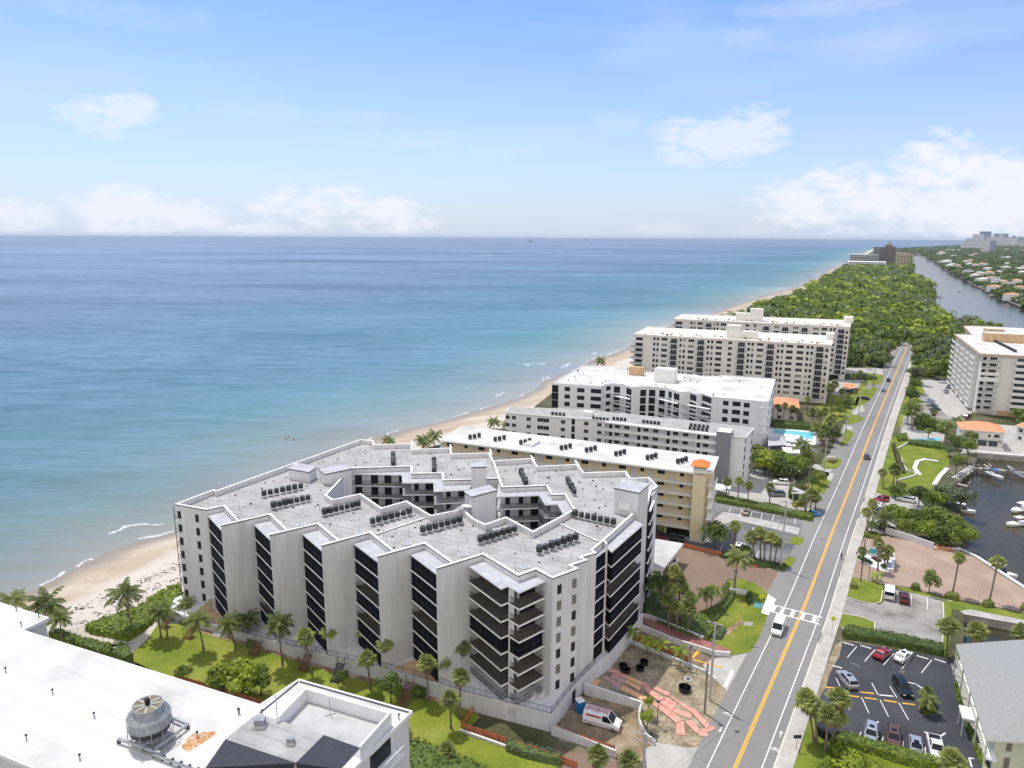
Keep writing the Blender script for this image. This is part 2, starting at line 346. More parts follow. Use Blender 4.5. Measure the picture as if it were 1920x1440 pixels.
def dup(root, loc=None, rz=None, label=None, group=None, scale=None):
    r = root.copy(); COL.objects.link(r)
    if loc is not None: r.location = loc
    if rz is not None: r.rotation_euler = (0,0,rz)
    if scale is not None: r.scale = (scale,)*3 if isinstance(scale,(int,float)) else scale
    if label: r['label'] = label
    if group: r['group'] = group
    for ch in list(root.children):
        c = ch.copy(); COL.objects.link(c); c.parent = r
        for g in list(ch.children):
            d = g.copy(); COL.objects.link(d); d.parent = c
    return r
ORD = ['first','second','third','fourth','fifth','sixth','seventh','eighth','ninth','tenth','eleventh','twelfth','thirteenth','fourteenth','fifteenth','sixteenth','seventeenth','eighteenth','nineteenth','twentieth']
def sheet(name, pts, z, m, kind='structure', zf=None, sub=False):
    """a flat ground sheet from picture outlines laid on the ground"""
    mb = MB()
    from mathutils.geometry import tessellate_polygon
    P = [Vector((p[0],p[1],0)) for p in pts]
    idx = tessellate_polygon([P]); 
    mb.v = [(p.x,p.y,(zl(p.x,p.y) if zf else 0)+z) for p in P]
    a = mb._m(m)
    for t in idx:
        A,B,C = (P[t[0]],P[t[1]],P[t[2]])
        if (B-A).cross(C-A).z < 0: t = (t[0],t[2],t[1])
        mb.f.append(tuple(t)); mb.mi.append(a)
    o = mb.build(name); o['kind'] = kind
    return o
def U(L, z=0): return [un(x,y,z) for x, y in L]
def G(L): return [ung(x,y) for x, y in L]
def Z4(L, x0, y0, s=4.0): return [(x0+x/s, y0+y/s) for x, y in L]

# ------------------------------------------------------------ walls
class Wall:
    """vertical plane from a (left as seen from outside) to b (right); d is the distance outwards"""
    def __init__(s, a, b):
        s.a = Vector((a[0],a[1])); s.b = Vector((b[0],b[1])); s.L = (s.b-s.a).length; s.t = (s.b-s.a)/s.L; s.n = Vector((s.t.y,-s.t.x))
        s.ang = math.atan2(s.t.y, s.t.x)
    def P(s, u, d=0): return s.a+s.t*u+s.n*d
    def hit(s, px, py):
        r = CF*FPX + CR*(px-960) + CU*(720-py); o = -s.a.dot(s.n)
        k = (s.a.dot(s.n))/(r.x*s.n.x+r.y*s.n.y)
        x = r.x*k; y = r.y*k; z = HC+r.z*k
        return (Vector((x,y))-s.a).dot(s.t), z
    def box(s, mb, u0, u1, z0, z1, d0, d1, m, top=None):
        mb.prism([s.P(u0,d0), s.P(u1,d0), s.P(u1,d1), s.P(u0,d1)], z0, z1, m, top)
_wm = {}
def winmesh(w, h, n=2, fr=None, gl=None, rows=1):
    fr = fr or m_frame; gl = gl or m_glass
    key = (round(w,1), round(h,1), n, fr.name, gl.name, rows)
    if key in _wm: return _wm[key]
    mb = MB(); t = .05
    mb.box(-w/2, w/2, -.05, .02, 0, t, fr); mb.box(-w/2, w/2, -.05, .02, h-t, h, fr)
    for i in range(n+1):
        x = -w/2+t/2+(w-t)*i/n; mb.box(x-t/2, x+t/2, -.048, .02, t, h-t, fr)
    for i in range(1, rows): mb.box(-w/2+t, w/2-t, -.046, .02, h*i/rows-.02, h*i/rows+.02, fr)
    mb.poly([(-w/2+t/2,-.02,t/2),(w/2-t/2,-.02,t/2),(w/2-t/2,-.02,h-t/2),(-w/2+t/2,-.02,h-t/2)], gl)
    me = mb.build('window').data; o = bpy.data.objects['window'] if 'window' in bpy.data.objects else None
    for ob in list(bpy.data.objects):
        if ob.data == me: bpy.data.objects.remove(ob)
    _wm[key] = me
    return me
class Parts:
    """adds repeated parts to one thing: the first 100 as objects, the rest merged as one part of kind stuff"""
    def __init__(s, root, name, limit=100): s.r = root; s.n = name; s.k = 0; s.lim = limit; s.rest = None
    def add(s, me, wall, u, z, d=.01):
        p = wall.P(u, d); M_ = Matrix.Translation((p.x,p.y,z)) @ Matrix.Rotation(wall.ang, 4, 'Z'); s.k += 1
        if s.k <= s.lim:
            o = bpy.data.objects.new(s.n, me); COL.objects.link(o); o.parent = s.r
            o.matrix_basis = Matrix.Translation(-Vector(s.r['_loc'])) @ M_
        else:
            if s.rest is None: s.rest = MB()
            i = len(s.rest.v); s.rest.v += [tuple(M_ @ v.co) for v in me.vertices]
            mm = [s.rest._m(m) for m in me.materials]
            for p_ in me.polygons: s.rest.f.append(tuple(i+q for q in p_.vertices)); s.rest.mi.append(mm[p_.material_index])
    def done(s):
        if s.rest: tag(s.rest.build(s.n, s.r), kind='stuff')
# ------------------------------------------------------------ the setting: land, water, beach
DUNE_PX = [(92,1192),(162,1175),(250,1140),(335,1105),(420,1040),(520,975),(640,905),(790,842),(830,832),(950,802),(1035,737),(1110,700),(1190,680),(1262,622),(1364,589),(1416,568),(1461,553),(1500,541),(1530,526),(1556,508),(1584,495),(1608,480),(1634,470)]
SHORE_PX = [(0,1134),(50,1112),(107,1086),(150,1062),(180,1043),(250,1016),(327,1002),(420,955),(520,905),(620,850),(700,822),(770,803),(800,800),(878,775),(947,756),(1000,734),(1015,722),(1022,708),(1070,698),(1100,684),(1112,672),(1150,664),(1178,652),(1240,615),(1290,600),(1332,589),(1375,573),(1430,556),(1470,545),(1497,537),(1521,526),(1551,508),(1582,495),(1606,479),(1640,466)]
DW = [ung(x,y) if i < 12 else Vector((*un(x,y,8 if i > 12 else 3).xy,0)) for i, (x,y) in enumerate(DUNE_PX)]
dune = [Vector((-330,-140,0)), Vector((-215,-20,0))]+DW
shore = [Vector((-390,-230,-2)), Vector((-232,-34,-2))]+[un(x,y,-2) for x,y in SHORE_PX]
def resample(P, N, w=lambda t: t):
    L = [0]
    for i in range(1, len(P)): L.append(L[-1]+(P[i]-P[i-1]).length)
    out = []
    for k in range(N):
        s_ = w(k/(N-1))*L[-1]; j = 0
        while j < len(L)-2 and L[j+1] < s_: j += 1
        f = (s_-L[j])/max(1e-9, L[j+1]-L[j]); out.append(P[j].lerp(P[j+1], min(1,max(0,f))))
    return out
# correspondence along the coast by distance from the camera, densest near it
NB = 170
wf = lambda t: t**2.2
SH = resample(shore, NB, wf); DU = []
dd = resample(dune, 3000)
for p in SH:
    DU.append(min(dd, key=lambda q: (q.x-p.x)**2+(q.y-p.y)**2))
mb = MB(); me_rows = 9; a = mb._m(m_sand)
dist = []
for k in range(NB):
    p, q = SH[k], DU[k]; outd = (Vector((p.x,p.y))-Vector((q.x,q.y))); outd = outd.normalized() if outd.length > .1 else Vector((-1,.3))
    wob = math.sin(k*1.7)*.8+math.sin(k*.63)*1.2
    for r in range(me_rows+1):
        t = r/(me_rows-1)
        if r < me_rows: x = q.x+(p.x-q.x)*t; y = q.y+(p.y-q.y)*t; z = zl(q.x,q.y)*(1-t)+(-2.0)*t**1.3
        else: x = p.x+outd.x*45; y = p.y+outd.y*45; z = -4.5
        if r == 0: x -= outd.x*8; y -= outd.y*8; z = zl(q.x,q.y)-.05
        mb.v.append((x,y,z)); dist.append((Vector((x,y))-Vector((p.x,p.y))).length*(1 if r < me_rows else -1))
for k in range(NB-1):
    for r in range(me_rows):
        i = k*(me_rows+1)+r; mb.f.append((i, i+1, i+me_rows+2, i+me_rows+1)); mb.mi.append(a)
beach = mb.build('beach', smooth=True); beach['kind'] = 'structure'
at_ = beach.data.attributes.new('wet', 'FLOAT', 'POINT'); at_.data.foreach_set('value', dist)
nn, ll = NT(m_sand); b = nn['Principled BSDF']
src = b.inputs['Base Color'].links[0].from_socket
av = nn.new('ShaderNodeAttribute'); av.attribute_name = 'wet'
nzz = nn.new('ShaderNodeTexNoise'); nzz.inputs['Scale'].default_value = .07; nzz.inputs['Detail'].default_value = 4
tt = nn.new('ShaderNodeTexCoord'); ll.new(tt.outputs['Object'], nzz.inputs['Vector'])
ma = nn.new('ShaderNodeMath'); ma.operation = 'MULTIPLY_ADD'; ll.new(nzz.outputs[0], ma.inputs[0]); ma.inputs[1].default_value = -9; ll.new(av.outputs['Fac'], ma.inputs[2])
r = nn.new('ShaderNodeMapRange'); r.inputs[1].default_value = -2; r.inputs[2].default_value = 5; ll.new(ma.outputs[0], r.inputs[0])
mx = nn.new('ShaderNodeMixRGB'); ll.new(r.outputs[0], mx.inputs[0]); mx.inputs[1].default_value = (.27,.215,.155,1); ll.new(src, mx.inputs[2]); 
r2 = nn.new('ShaderNodeMapRange'); r2.inputs[1].default_value = 13; r2.inputs[2].default_value = 17; ll.new(ma.outputs[0], r2.inputs[0])
mx3 = nn.new('ShaderNodeMixRGB'); ll.new(r2.outputs[0], mx3.inputs[0]); ll.new(mx.outputs[0], mx3.inputs[1]); mx3.inputs[2].default_value = (.53,.48,.41,1)
ll.new(mx3.outputs[0], b.inputs['Base Color'])
rr = nn.new('ShaderNodeMapRange'); rr.inputs[1].default_value = 0; rr.inputs[2].default_value = 4; rr.inputs[3].default_value = .35; rr.inputs[4].default_value = .95; ll.new(ma.outputs[0], rr.inputs[0]); ll.new(rr.outputs[0], b.inputs['Roughness'])

# ocean: one sheet whose colour follows the distance from the shore (the depth)
segs = [(shore[i], shore[i+1]) for i in range(len(shore)-1)]
def sdist(x, y):
    m = 1e18
    for A, B in segs:
        dx, dy = B.x-A.x, B.y-A.y; t = ((x-A.x)*dx+(y-A.y)*dy)/(dx*dx+dy*dy); t = 0 if t < 0 else 1 if t > 1 else t
        q = (A.x+dx*t-x)**2+(A.y+dy*t-y)**2
        if q < m: m = q
    return math.sqrt(m)
mb = MB(); NA, NR = 150, 150; ds = []
for i in range(NR):
    R = 60*(35500/60)**(i/(NR-1))
    for j in range(NA):
        t = math.radians(-100+170*j/(NA-1)); x, y = R*math.sin(t), R*math.cos(t)
        mb.v.append((x,y,-2.0)); ds.append(sdist(x,y))
m_sea = bpy.data.materials.new('sea_water'); m_sea.use_nodes = True; mb._m(m_sea)
for i in range(NR-1):
    for j in range(NA-1):
        k = i*NA+j; mb.f.append((k, k+1, k+NA+1, k+NA)); mb.mi.append(0)
sea = mb.build('ocean'); sea['kind'] = 'structure'
at_ = sea.data.attributes.new('shore', 'FLOAT', 'POINT'); at_.data.foreach_set('value', ds)
nn, ll = NT(m_sea); b = nn['Principled BSDF']
def N_(t, **k):
    x = nn.new(t)
    for a_, v in k.items(): setattr(x, a_, v)
    return x
def MT(op, a_, b_=None, c_=None, clamp=False):
    x = nn.new('ShaderNodeMath'); x.operation = op; x.use_clamp = clamp
    for i, v in enumerate((a_, b_, c_)):
        if v is None: continue
        if isinstance(v, (int,float)): x.inputs[i].default_value = v
        else: ll.new(v, x.inputs[i])
    return x.outputs[0]
av = nn.new('ShaderNodeAttribute'); av.attribute_name = 'shore'; D = av.outputs['Fac']
tc = nn.new('ShaderNodeTexCoord'); obj = tc.outputs['Object']
def NZ(scale, detail, st=(1,1,1), rot=0, rough=.55):
    mp = nn.new('ShaderNodeMapping'); mp.inputs['Scale'].default_value = st; mp.inputs['Rotation'].default_value = (0,0,rot); ll.new(obj, mp.inputs[0])
    z = nn.new('ShaderNodeTexNoise'); z.inputs['Scale'].default_value = scale; z.inputs['Detail'].default_value = detail; z.inputs['Roughness'].default_value = rough; ll.new(mp.outputs[0], z.inputs['Vector']); return z.outputs[0]
pat = NZ(.006, 6, (1,1,1)); big = NZ(.0012, 5, (.6,2.2,1))
lg = MT('LOGARITHM', MT('MAXIMUM', MT('ADD', D, MT('MULTIPLY', MT('SUBTRACT', pat, .5), MT('MULTIPLY', D, .9))), 1.0), 10.0)
f = MT('DIVIDE', lg, 4.4)
cr = nn.new('ShaderNodeValToRGB'); ll.new(f, cr.inputs[0]); E = cr.color_ramp.elements
stops = [(.0,(.33,.33,.28)),(.27,(.24,.27,.25)),(.36,(.165,.25,.24)),(.44,(.095,.205,.235)),(.52,(.078,.172,.220)),(.60,(.092,.170,.232)),(.70,(.118,.182,.255)),(.82,(.132,.188,.268)),(1,(.095,.150,.225))]
E[0].position, E[0].color = stops[0][0], (*stops[0][1],1); E[1].position, E[1].color = stops[-1][0], (*stops[-1][1],1)
for p_, c_ in stops[1:-1]: e_ = E.new(p_); e_.color = (*c_,1)
# seagrass and reef patches darken the bottom, cloud-free ripples lighten it
reef = NZ(.0105, 7, (.45,1.3,1), -.45, .6); rf = nn.new('ShaderNodeMapRange'); rf.inputs[1].default_value = .55; rf.inputs[2].default_value = .70; rf.inputs[3].default_value = 1.0; rf.inputs[4].default_value = .74; ll.new(reef, rf.inputs[0])
bg_ = nn.new('ShaderNodeMapRange'); bg_.inputs[1].default_value = .35; bg_.inputs[2].default_value = .65; bg_.inputs[3].default_value = .74; bg_.inputs[4].default_value = 1.22; ll.new(big, bg_.inputs[0])
sc = nn.new('ShaderNodeVectorMath'); sc.operation = 'SCALE'; ll.new(cr.outputs[0], sc.inputs[0]); ll.new(MT('MULTIPLY', rf.outputs[0], bg_.outputs[0]), sc.inputs['Scale'])
# foam: the swash line and short broken crests
fn = NZ(.05, 5); fn2 = NZ(.5, 5); fl = NZ(.018, 2)
sw = MT('SUBTRACT', MT('MULTIPLY', fn, 9.0), 2.6)
f1 = MT('LESS_THAN', MT('ABSOLUTE', MT('SUBTRACT', D, sw)), MT('MULTIPLY', fn2, .42))
cw = MT('ADD', 11.0, MT('MULTIPLY', MT('SUBTRACT', fn, .5), 26.0))
f2 = MT('MULTIPLY', MT('LESS_THAN', MT('ABSOLUTE', MT('SUBTRACT', D, cw)), MT('MULTIPLY', fn2, 1.5)), MT('GREATER_THAN', fl, .585))
cw3 = MT('ADD', 27.0, MT('MULTIPLY', MT('SUBTRACT', fn, .5), 40.0))
f3 = MT('MULTIPLY', MT('LESS_THAN', MT('ABSOLUTE', MT('SUBTRACT', D, cw3)), MT('MULTIPLY', fn2, 1.3)), MT('GREATER_THAN', fl, .66))
foam = MT('MAXIMUM', MT('MAXIMUM', f1, f2), f3)
foam = MT('MULTIPLY', foam, MT('GREATER_THAN', fn2, .38)); foam = MT('MULTIPLY', foam, .6)
mx = nn.new('ShaderNodeMixRGB'); ll.new(foam, mx.inputs[0]); ll.new(sc.outputs[0], mx.inputs[1]); mx.inputs[2].default_value = (.8,.8,.78,1)
# waves
w1 = NZ(.30, 4, (.30,1,1), -.28); w2 = NZ(.07, 4, (.22,1,1), -.38); w3 = NZ(1.3, 3, (.6,1,1), -.2)
wv = MT('ADD', MT('ADD', MT('MULTIPLY', w1, .55), MT('MULTIPLY', w2, 2.0)), MT('MULTIPLY', w3, .10))
bp = nn.new('ShaderNodeBump'); bp.inputs['Strength'].default_value = .85; bp.inputs['Distance'].default_value = 1.0; ll.new(wv, bp.inputs['Height'])
df = nn.new('ShaderNodeBsdfDiffuse'); ll.new(mx.outputs[0], df.inputs[0]); ll.new(bp.outputs[0], df.inputs['Normal'])
gl = nn.new('ShaderNodeBsdfGlossy'); gl.inputs['Roughness'].default_value = .28; gl.inputs[0].default_value = (.80,.90,1,1); ll.new(bp.outputs[0], gl.inputs['Normal'])
fr = nn.new('ShaderNodeFresnel'); fr.inputs[0].default_value = 1.33; ll.new(bp.outputs[0], fr.inputs['Normal'])
# wave faces and wind-ruffled patches mirror the sky more or less
w4 = NZ(.17, 5, (.24,1,1), -.30, .7); w5 = NZ(.03, 6, (.30,1,1), -.2, .65); w6 = NZ(.0030, 7, (.35,1.3,1), -.05, .65)
def RM(v, a_, b_, c_, d_):
    r_ = nn.new('ShaderNodeMapRange'); ll.new(v, r_.inputs[0])
    for i, q in enumerate((a_,b_,c_,d_)): r_.inputs[i+1].default_value = q
    return r_.outputs[0]
mod = MT('MULTIPLY', MT('MULTIPLY', RM(w4,.36,.66,.45,1.6), RM(w5,.36,.64,.85,1.15)), RM(w6,.38,.62,.6,1.4))
ms = nn.new('ShaderNodeMixShader'); ll.new(MT('MULTIPLY', MT('MINIMUM', MT('MULTIPLY', fr.outputs[0], .8), .20), mod, clamp=True), ms.inputs[0]); ll.new(df.outputs[0], ms.inputs[1]); ll.new(gl.outputs[0], ms.inputs[2])
ll.new(ms.outputs[0], nn['Material Output'].inputs[0])

# canal water
m_canal = bpy.data.materials.new('canal_water'); m_canal.use_nodes = True; nn, ll = NT(m_canal)
tc = nn.new('ShaderNodeTexCoord'); obj = tc.outputs['Object']
c1 = NZ(.03, 5); cr = nn.new('ShaderNodeValToRGB'); ll.new(c1, cr.inputs[0]); cr.color_ramp.elements[0].position = .4; cr.color_ramp.elements[1].position = .65
cr.color_ramp.elements[0].color = (.040,.042,.030,1); cr.color_ramp.elements[1].color = (.075,.056,.026,1)
w1 = NZ(.8, 4, (1,.5,1), .5); bp = nn.new('ShaderNodeBump'); bp.inputs['Strength'].default_value = .22; bp.inputs['Distance'].default_value = .5; ll.new(w1, bp.inputs['Height'])
df = nn.new('ShaderNodeBsdfDiffuse'); ll.new(cr.outputs[0], df.inputs[0])
gl = nn.new('ShaderNodeBsdfGlossy'); gl.inputs['Roughness'].default_value = .12; ll.new(bp.outputs[0], gl.inputs['Normal'])
fr = nn.new('ShaderNodeFresnel'); fr.inputs[0].default_value = 1.33; ll.new(bp.outputs[0], fr.inputs['Normal'])
ms = nn.new('ShaderNodeMixShader'); ll.new(MT('MINIMUM', MT('MULTIPLY', fr.outputs[0], 1.25), .66), ms.inputs[0]); ll.new(df.outputs[0], ms.inputs[1]); ll.new(gl.outputs[0], ms.inputs[2])
ll.new(ms.outputs[0], nn['Material Output'].inputs[0])

# land polygon: dune line, far coast, canal banks, basin, back round the camera
FAR = [un(1675,467),un(1740,463),un(1811,459.5),un(1900,455),un(2060,453)]
MAINR = [un(2200,640),un(2010,612)]
BANKR = [un(x,y) for x,y in [(1930,579),(1878,558),(1853,542),(1811,525),(1778,508),(1745,486),(1722,478)]]
BANKL = [Vector((*un(x,y,7).xy,0)) for x,y in [(1702,479),(1703,512),(1740,528),(1748,545),(1756,575),(1790,596),(1840,612),(1895,630),(1990,655),(2150,720)]]
BASIN = [un(x,y) for x,y in [(2150,905),(2000,866),(1925,857),(1835,850),(1826,868),(1803,893),(1790,905),(1800,960),(1805,1028),(1830,1045),(1870,1071),(1925,1106),(2060,1190)]]
INLET = [un(x,y) for x,y in [(2060,1196),(1925,1172),(1808,1151),(1806,1205),(1925,1217),(2060,1240)]]
land = [Vector((-330,-140,0)), Vector((-215,-20,0))]+DW+FAR+MAINR+BANKR+BANKL+BASIN+INLET+[Vector((400,-200,0))]
sheet('ground', land, -.02, m_ground)
def skirt(P, name, m, z1=-.021, z0=-3.2):
    mb = MB()
    for i in range(len(P)-1): mb.poly([(P[i].x,P[i].y,z0),(P[i+1].x,P[i+1].y,z0),(P[i+1].x,P[i+1].y,z1),(P[i].x,P[i].y,z1)], m)
    o = mb.build(name); o['kind'] = 'structure'; return o
m_seawall = mat('seawall_concrete', (.36,.34,.30), .9, .25, .5)
skirt(MAINR+BANKR+BANKL, 'canal_bank', m_seawall); skirt(BASIN+INLET, 'seawall', m_seawall)
# the canal and basin sheet lies a little above the ocean level
sheet('canal', [un(1700,478,-1.95),un(1722,476,-1.95),un(2020,585,-1.95),un(2150,640,-1.95),Vector((900,250,0)),Vector((420,60,0)),un(1980,1270,-1.95),un(1795,1215,-1.95),un(1780,1140,-1.95),un(1780,840,-1.95),un(1990,800,-1.95),un(1990,700,-1.95),un(1740,600,-1.95),un(1690,560,-1.95),un(1690,500,-1.95)], -1.9, m_canal)

# road frame: s along, w to the right of the yellow line
R0 = un(1378,1440); R1 = un(1640,794); rt = Vector((R1.x-R0.x, R1.y-R0.y)).normalized(); rn = Vector((rt.y,-rt.x))
def RD(s, w): p = Vector((R0.x,R0.y))+rt*s+rn*w; return Vector((p.x,p.y,0))
def rs(px, py):
    P = un(px,py)-R0; q = Vector((P.x,P.y)); return q.dot(rt), q.dot(rn)
CEN = [RD(-80,0),R0]+[un(x,y) for x,y in [(1442.5,1290),(1507,1140),(1558,1004),(1591,922),(1640,794),(1671,720),(1694,667.5),(1698.5,656),(1699,648),(1697,641),(1694,634)]]
CEN = [Vector((p.x,p.y,0)) for p in CEN]
CS = resample(CEN, 140)
CT = []
for i in range(140):
    t = (CS[min(139,i+3)]-CS[max(0,i-3)]).normalized(); CT.append(Vector((t.y,-t.x,0)))
def rstrip(name, w0, w1, z, m, i0=0, i1=139, kind='structure', thick=0):
    mb = MB(); a = mb._m(m)
    for i in range(i0, i1+1):
        f0 = w0(i) if callable(w0) else w0; f1 = w1(i) if callable(w1) else w1
        A = CS[i]+CT[i]*f0; B = CS[i]+CT[i]*f1; mb.v += [(A.x,A.y,z),(B.x,B.y,z)]
    for i in range(i1-i0): mb.f.append((2*i,2*i+1,2*i+3,2*i+2)); mb.mi.append(a)
    if thick:
        k = len(mb.v); mb.v += [(x,y,z-thick) for x,y,_ in mb.v[:k]]
        for i in range(i1-i0):
            mb.f.append((2*i+2,k+2*i+2,k+2*i,2*i)); mb.f.append((2*i+1,k+2*i+1,k+2*i+3,2*i+3)); mb.mi += [a,a]
        mb.f.append((0,k,k+1,1)); mb.mi.append(a)
    o = mb.build(name); 
    if kind: o['kind'] = kind
    return o
rstrip('road', -5.9, 4.75, .03, m_asph)
def lines(name, m, L, z=.036):
    mb = MB()
    for (w0, w1, i0, i1) in L:
        a = mb._m(m); k = len(mb.v)
        for i in range(i0, i1+1):
            A = CS[i]+CT[i]*w0; B = CS[i]+CT[i]*w1; mb.v += [(A.x,A.y,z),(B.x,B.y,z)]
        for i in range(i1-i0): mb.f.append((k+2*i,k+2*i+1,k+2*i+3,k+2*i+2)); mb.mi.append(a)
    o = mb.build(name); o['kind'] = 'structure'; return o
lines('road_centre_line', m_lineY, [(-.27,-.06,0,132),(.06,.27,0,132)])
lines('road_edge_line', m_lineW, [(-3.55,-3.38,0,128),(3.25,3.42,0,128)])
rstrip('kerb', 4.7, 4.95, .12, m_kerb, 0, 112, thick=.12)
wlk = lambda i: 7.25 if i < 60 else 7.25+min(1.2,(i-60)*.02)
rstrip('pavement', 4.94, wlk, .13, m_walk, 0, 112, thick=.13)
mb = MB()                                        # expansion joints across the pavement
for i in range(4, 110):
    for f in (0, .5):
        A = CS[i].lerp(CS[i+1], f); mb.obox(A+CT[i]*6.1, (CT[i].x,CT[i].y), (-CT[i].y,CT[i].x), 1.12, .035, .128, .134, m_kerb)
o = mb.build('pavement_joint'); o['kind'] = 'structure'
rstrip('shoulder', -10.5, -5.85, .007, m_asph, 22, 96)
mb = MB(); rq = random.Random(6)
for i in range(3, 120, 5):
    if rq.random() < .75:
        s_ = CS[i]; pts = [s_+CT[i]*w+Vector((rq.uniform(-.3,.3),rq.uniform(-.3,.3),0)) for w in (-5.6,-3,-1,1.5,4.5)]
        for a_, b_ in zip(pts, pts[1:]):
            q_ = Vector((-(b_-a_).y,(b_-a_).x,0)).normalized()*.03; mb.poly([Vector((p.x,p.y,.0335)) for p in (a_-q_,b_-q_,b_+q_,a_+q_)], m_trim)
o = mb.build('road_crack'); o['kind'] = 'structure'
# crosswalk
def quadpx(mb, L, z, m): mb.poly([Vector((un(x,y).x,un(x,y).y,z)) for x,y in L], m)
mb = MB()
sA, _ = rs(1446,1145); sB, _ = rs(1441,1157)
s1 = (rs(1446,1143)[0]+rs(1902,1168)[0])/2 if False else rs(1500,1154)[0]+1.55; s0 = s1-3.1
d_ = Vector((un(1902,1168)-un(1446,1143)).xy).normalized()
def cwp(w, s): p = RD(s,w); return p
for s_ in (s0, s1): mb.prism([RD(s_-.16,-5.8).xy, RD(s_+.16,-5.8).xy, RD(s_+.16,4.6).xy, RD(s_-.16,4.6).xy], .031, .037, m_lineW)
for w_ in (-4.6,-2.9,-.9,1.1,3.3):
    mb.prism([RD(s0+.165,w_-.35).xy, RD(s1-.165,w_-.35).xy, RD(s1-.165,w_+.35).xy, RD(s0+.165,w_+.35).xy], .031, .0375, m_lineW)
o = mb.build('crosswalk'); o['kind'] = 'structure'
mb = MB()                                       # bicycle symbols and arrows in the cycle lanes
def ringp(c, r, w, sgn=1):
    for k in range(14):
        t0, t1 = 2*math.pi*k/14, 2*math.pi*(k+1)/14
        mb.poly([Vector((c[0]+r_*math.cos(t)*1, c[1]+r_*math.sin(t), .0375)) for r_, t in ((r,t0),(r,t1),(r-w,t1),(r-w,t0))], m_lineW)
def bike(px, py):
    s_, w_ = rs(px,py)
    for dw in (-.36,.36): ringp(RD(s_,w_+dw).xy, .30, .07)
    for (a_,b_) in (((s_,w_-.36),(s_+.5,w_-.1)),((s_+.5,w_-.1),(s_+.05,w_+.05)),((s_,w_+.36),(s_+.55,w_+.2)),((s_+.5,w_-.1),(s_+.45,w_+.22))):
        A = RD(*a_); B = RD(*b_); d = (B-A).normalized(); q = Vector((-d.y,d.x,0))*.05; mb.poly([Vector((p.x,p.y,.038)) for p in (A-q,B-q,B+q,A+q)], m_lineW)
def arrow(px, py, sg):
    s_, w_ = rs(px,py)
    P = [(-.9,-.06),(.1,-.06),(.1,-.28),(.8,0),(.1,.28),(.1,.06),(-.9,.06)]
    mb.poly([Vector((*RD(s_+a_*sg, w_+b_).xy,.0375)) for a_,b_ in P], m_lineW)
bike(1363,1339); arrow(1351,1368,-1); bike(1813-360+0,1406); arrow(1464,1376,1)
# stop bar and lines of the garage exit
quadpx(mb, [(1371,1256),(1377,1258),(1363,1289),(1356,1287)], .037, m_lineW)
o = mb.build('lane_symbols'); o['kind'] = 'structure'
mb = MB(); quadpx(mb, [(1306,1220),(1312,1223),(1301,1234),(1297,1233)], .045, m_lineY); quadpx(mb, [(1300,1236),(1355,1251),(1354,1253),(1299,1238)], .045, m_lineY)
o = mb.build('exit_lines'); o['kind'] = 'structure'

# ground patches (outlines in the picture, laid on the ground)
sheet('concrete_apron', U([(1300,1440),(1330,1394),(1290,1400),(1235,1390),(1210,1405),(1215,1470),(1290,1560),(1330,1500)]), .012, m_conc)
sheet('garage_exit_apron', U([(1362,1300),(1322,1254),(1318,1246),(1335,1236),(1370,1231),(1405,1224),(1402,1232),(1368,1300)]), .013, m_conc)
sheet('dirt_yard', U([(1130,1266),(1168,1196),(1180,1206),(1325,1262),(1345,1278),(1367,1300),(1345,1360),(1325,1399),(1290,1402),(1235,1393),(1204,1350),(1203,1318),(1100,1287)]), .016, m_dirt)
sheet('construction_yard', U([(1045,1370),(1060,1330),(1090,1305),(1203,1320),(1200,1355),(1215,1385),(1245,1400),(1235,1420),(1190,1430),(1130,1400),(1050,1390)]), .010, m_mud)
sheet('service_ramp', U([(860,1362),(900,1380),(1000,1400),(1155,1420),(1160,1470),(1050,1470),(960,1410),(880,1385)]), .014, m_paver)
sheet('garage_ramp', U([(1170,1200),(1325,1262),(1345,1240),(1322,1228),(1200,1155),(1180,1178)]), .009, m_paver)
sheet('forecourt', U([(1190,1190),(1212,1110),(1225,1075),(1252,1010),(1280,1027),(1345,1041),(1400,1062),(1460,1070),(1445,1100),(1435,1115),(1395,1086),(1365,1086),(1353,1100),(1356,1115),(1345,1135),(1312,1145),(1290,1170),(1290,1190),(1250,1190)]), .014, m_paver)
isl = [(1355,1098),(1365,1089),(1390,1085),(1415,1094),(1440,1112),(1438,1130),(1440,1152),(1426,1190),(1408,1222),(1368,1230),(1340,1205),(1310,1190),(1290,1180),(1290,1150),(1330,1148),(1350,1130),(1358,1115)]
sheet('grass_island', U(isl), .04, m_grassb)
sheet('bus_stop_pad', U([(1440,1115),(1455,1125),(1441,1155),(1427,1150)]), .14, m_whiter)
sheet('planting_bed', U([(1200,1120),(1230,1090),(1300,1120),(1300,1190),(1325,1215),(1225,1170),(1205,1152)]), .02, m_mulch)
sheet('bed_path', U([(1345,1190),(1390,1162),(1396,1166),(1380,1180),(1350,1200),(1335,1206)]), .05, m_mulch)
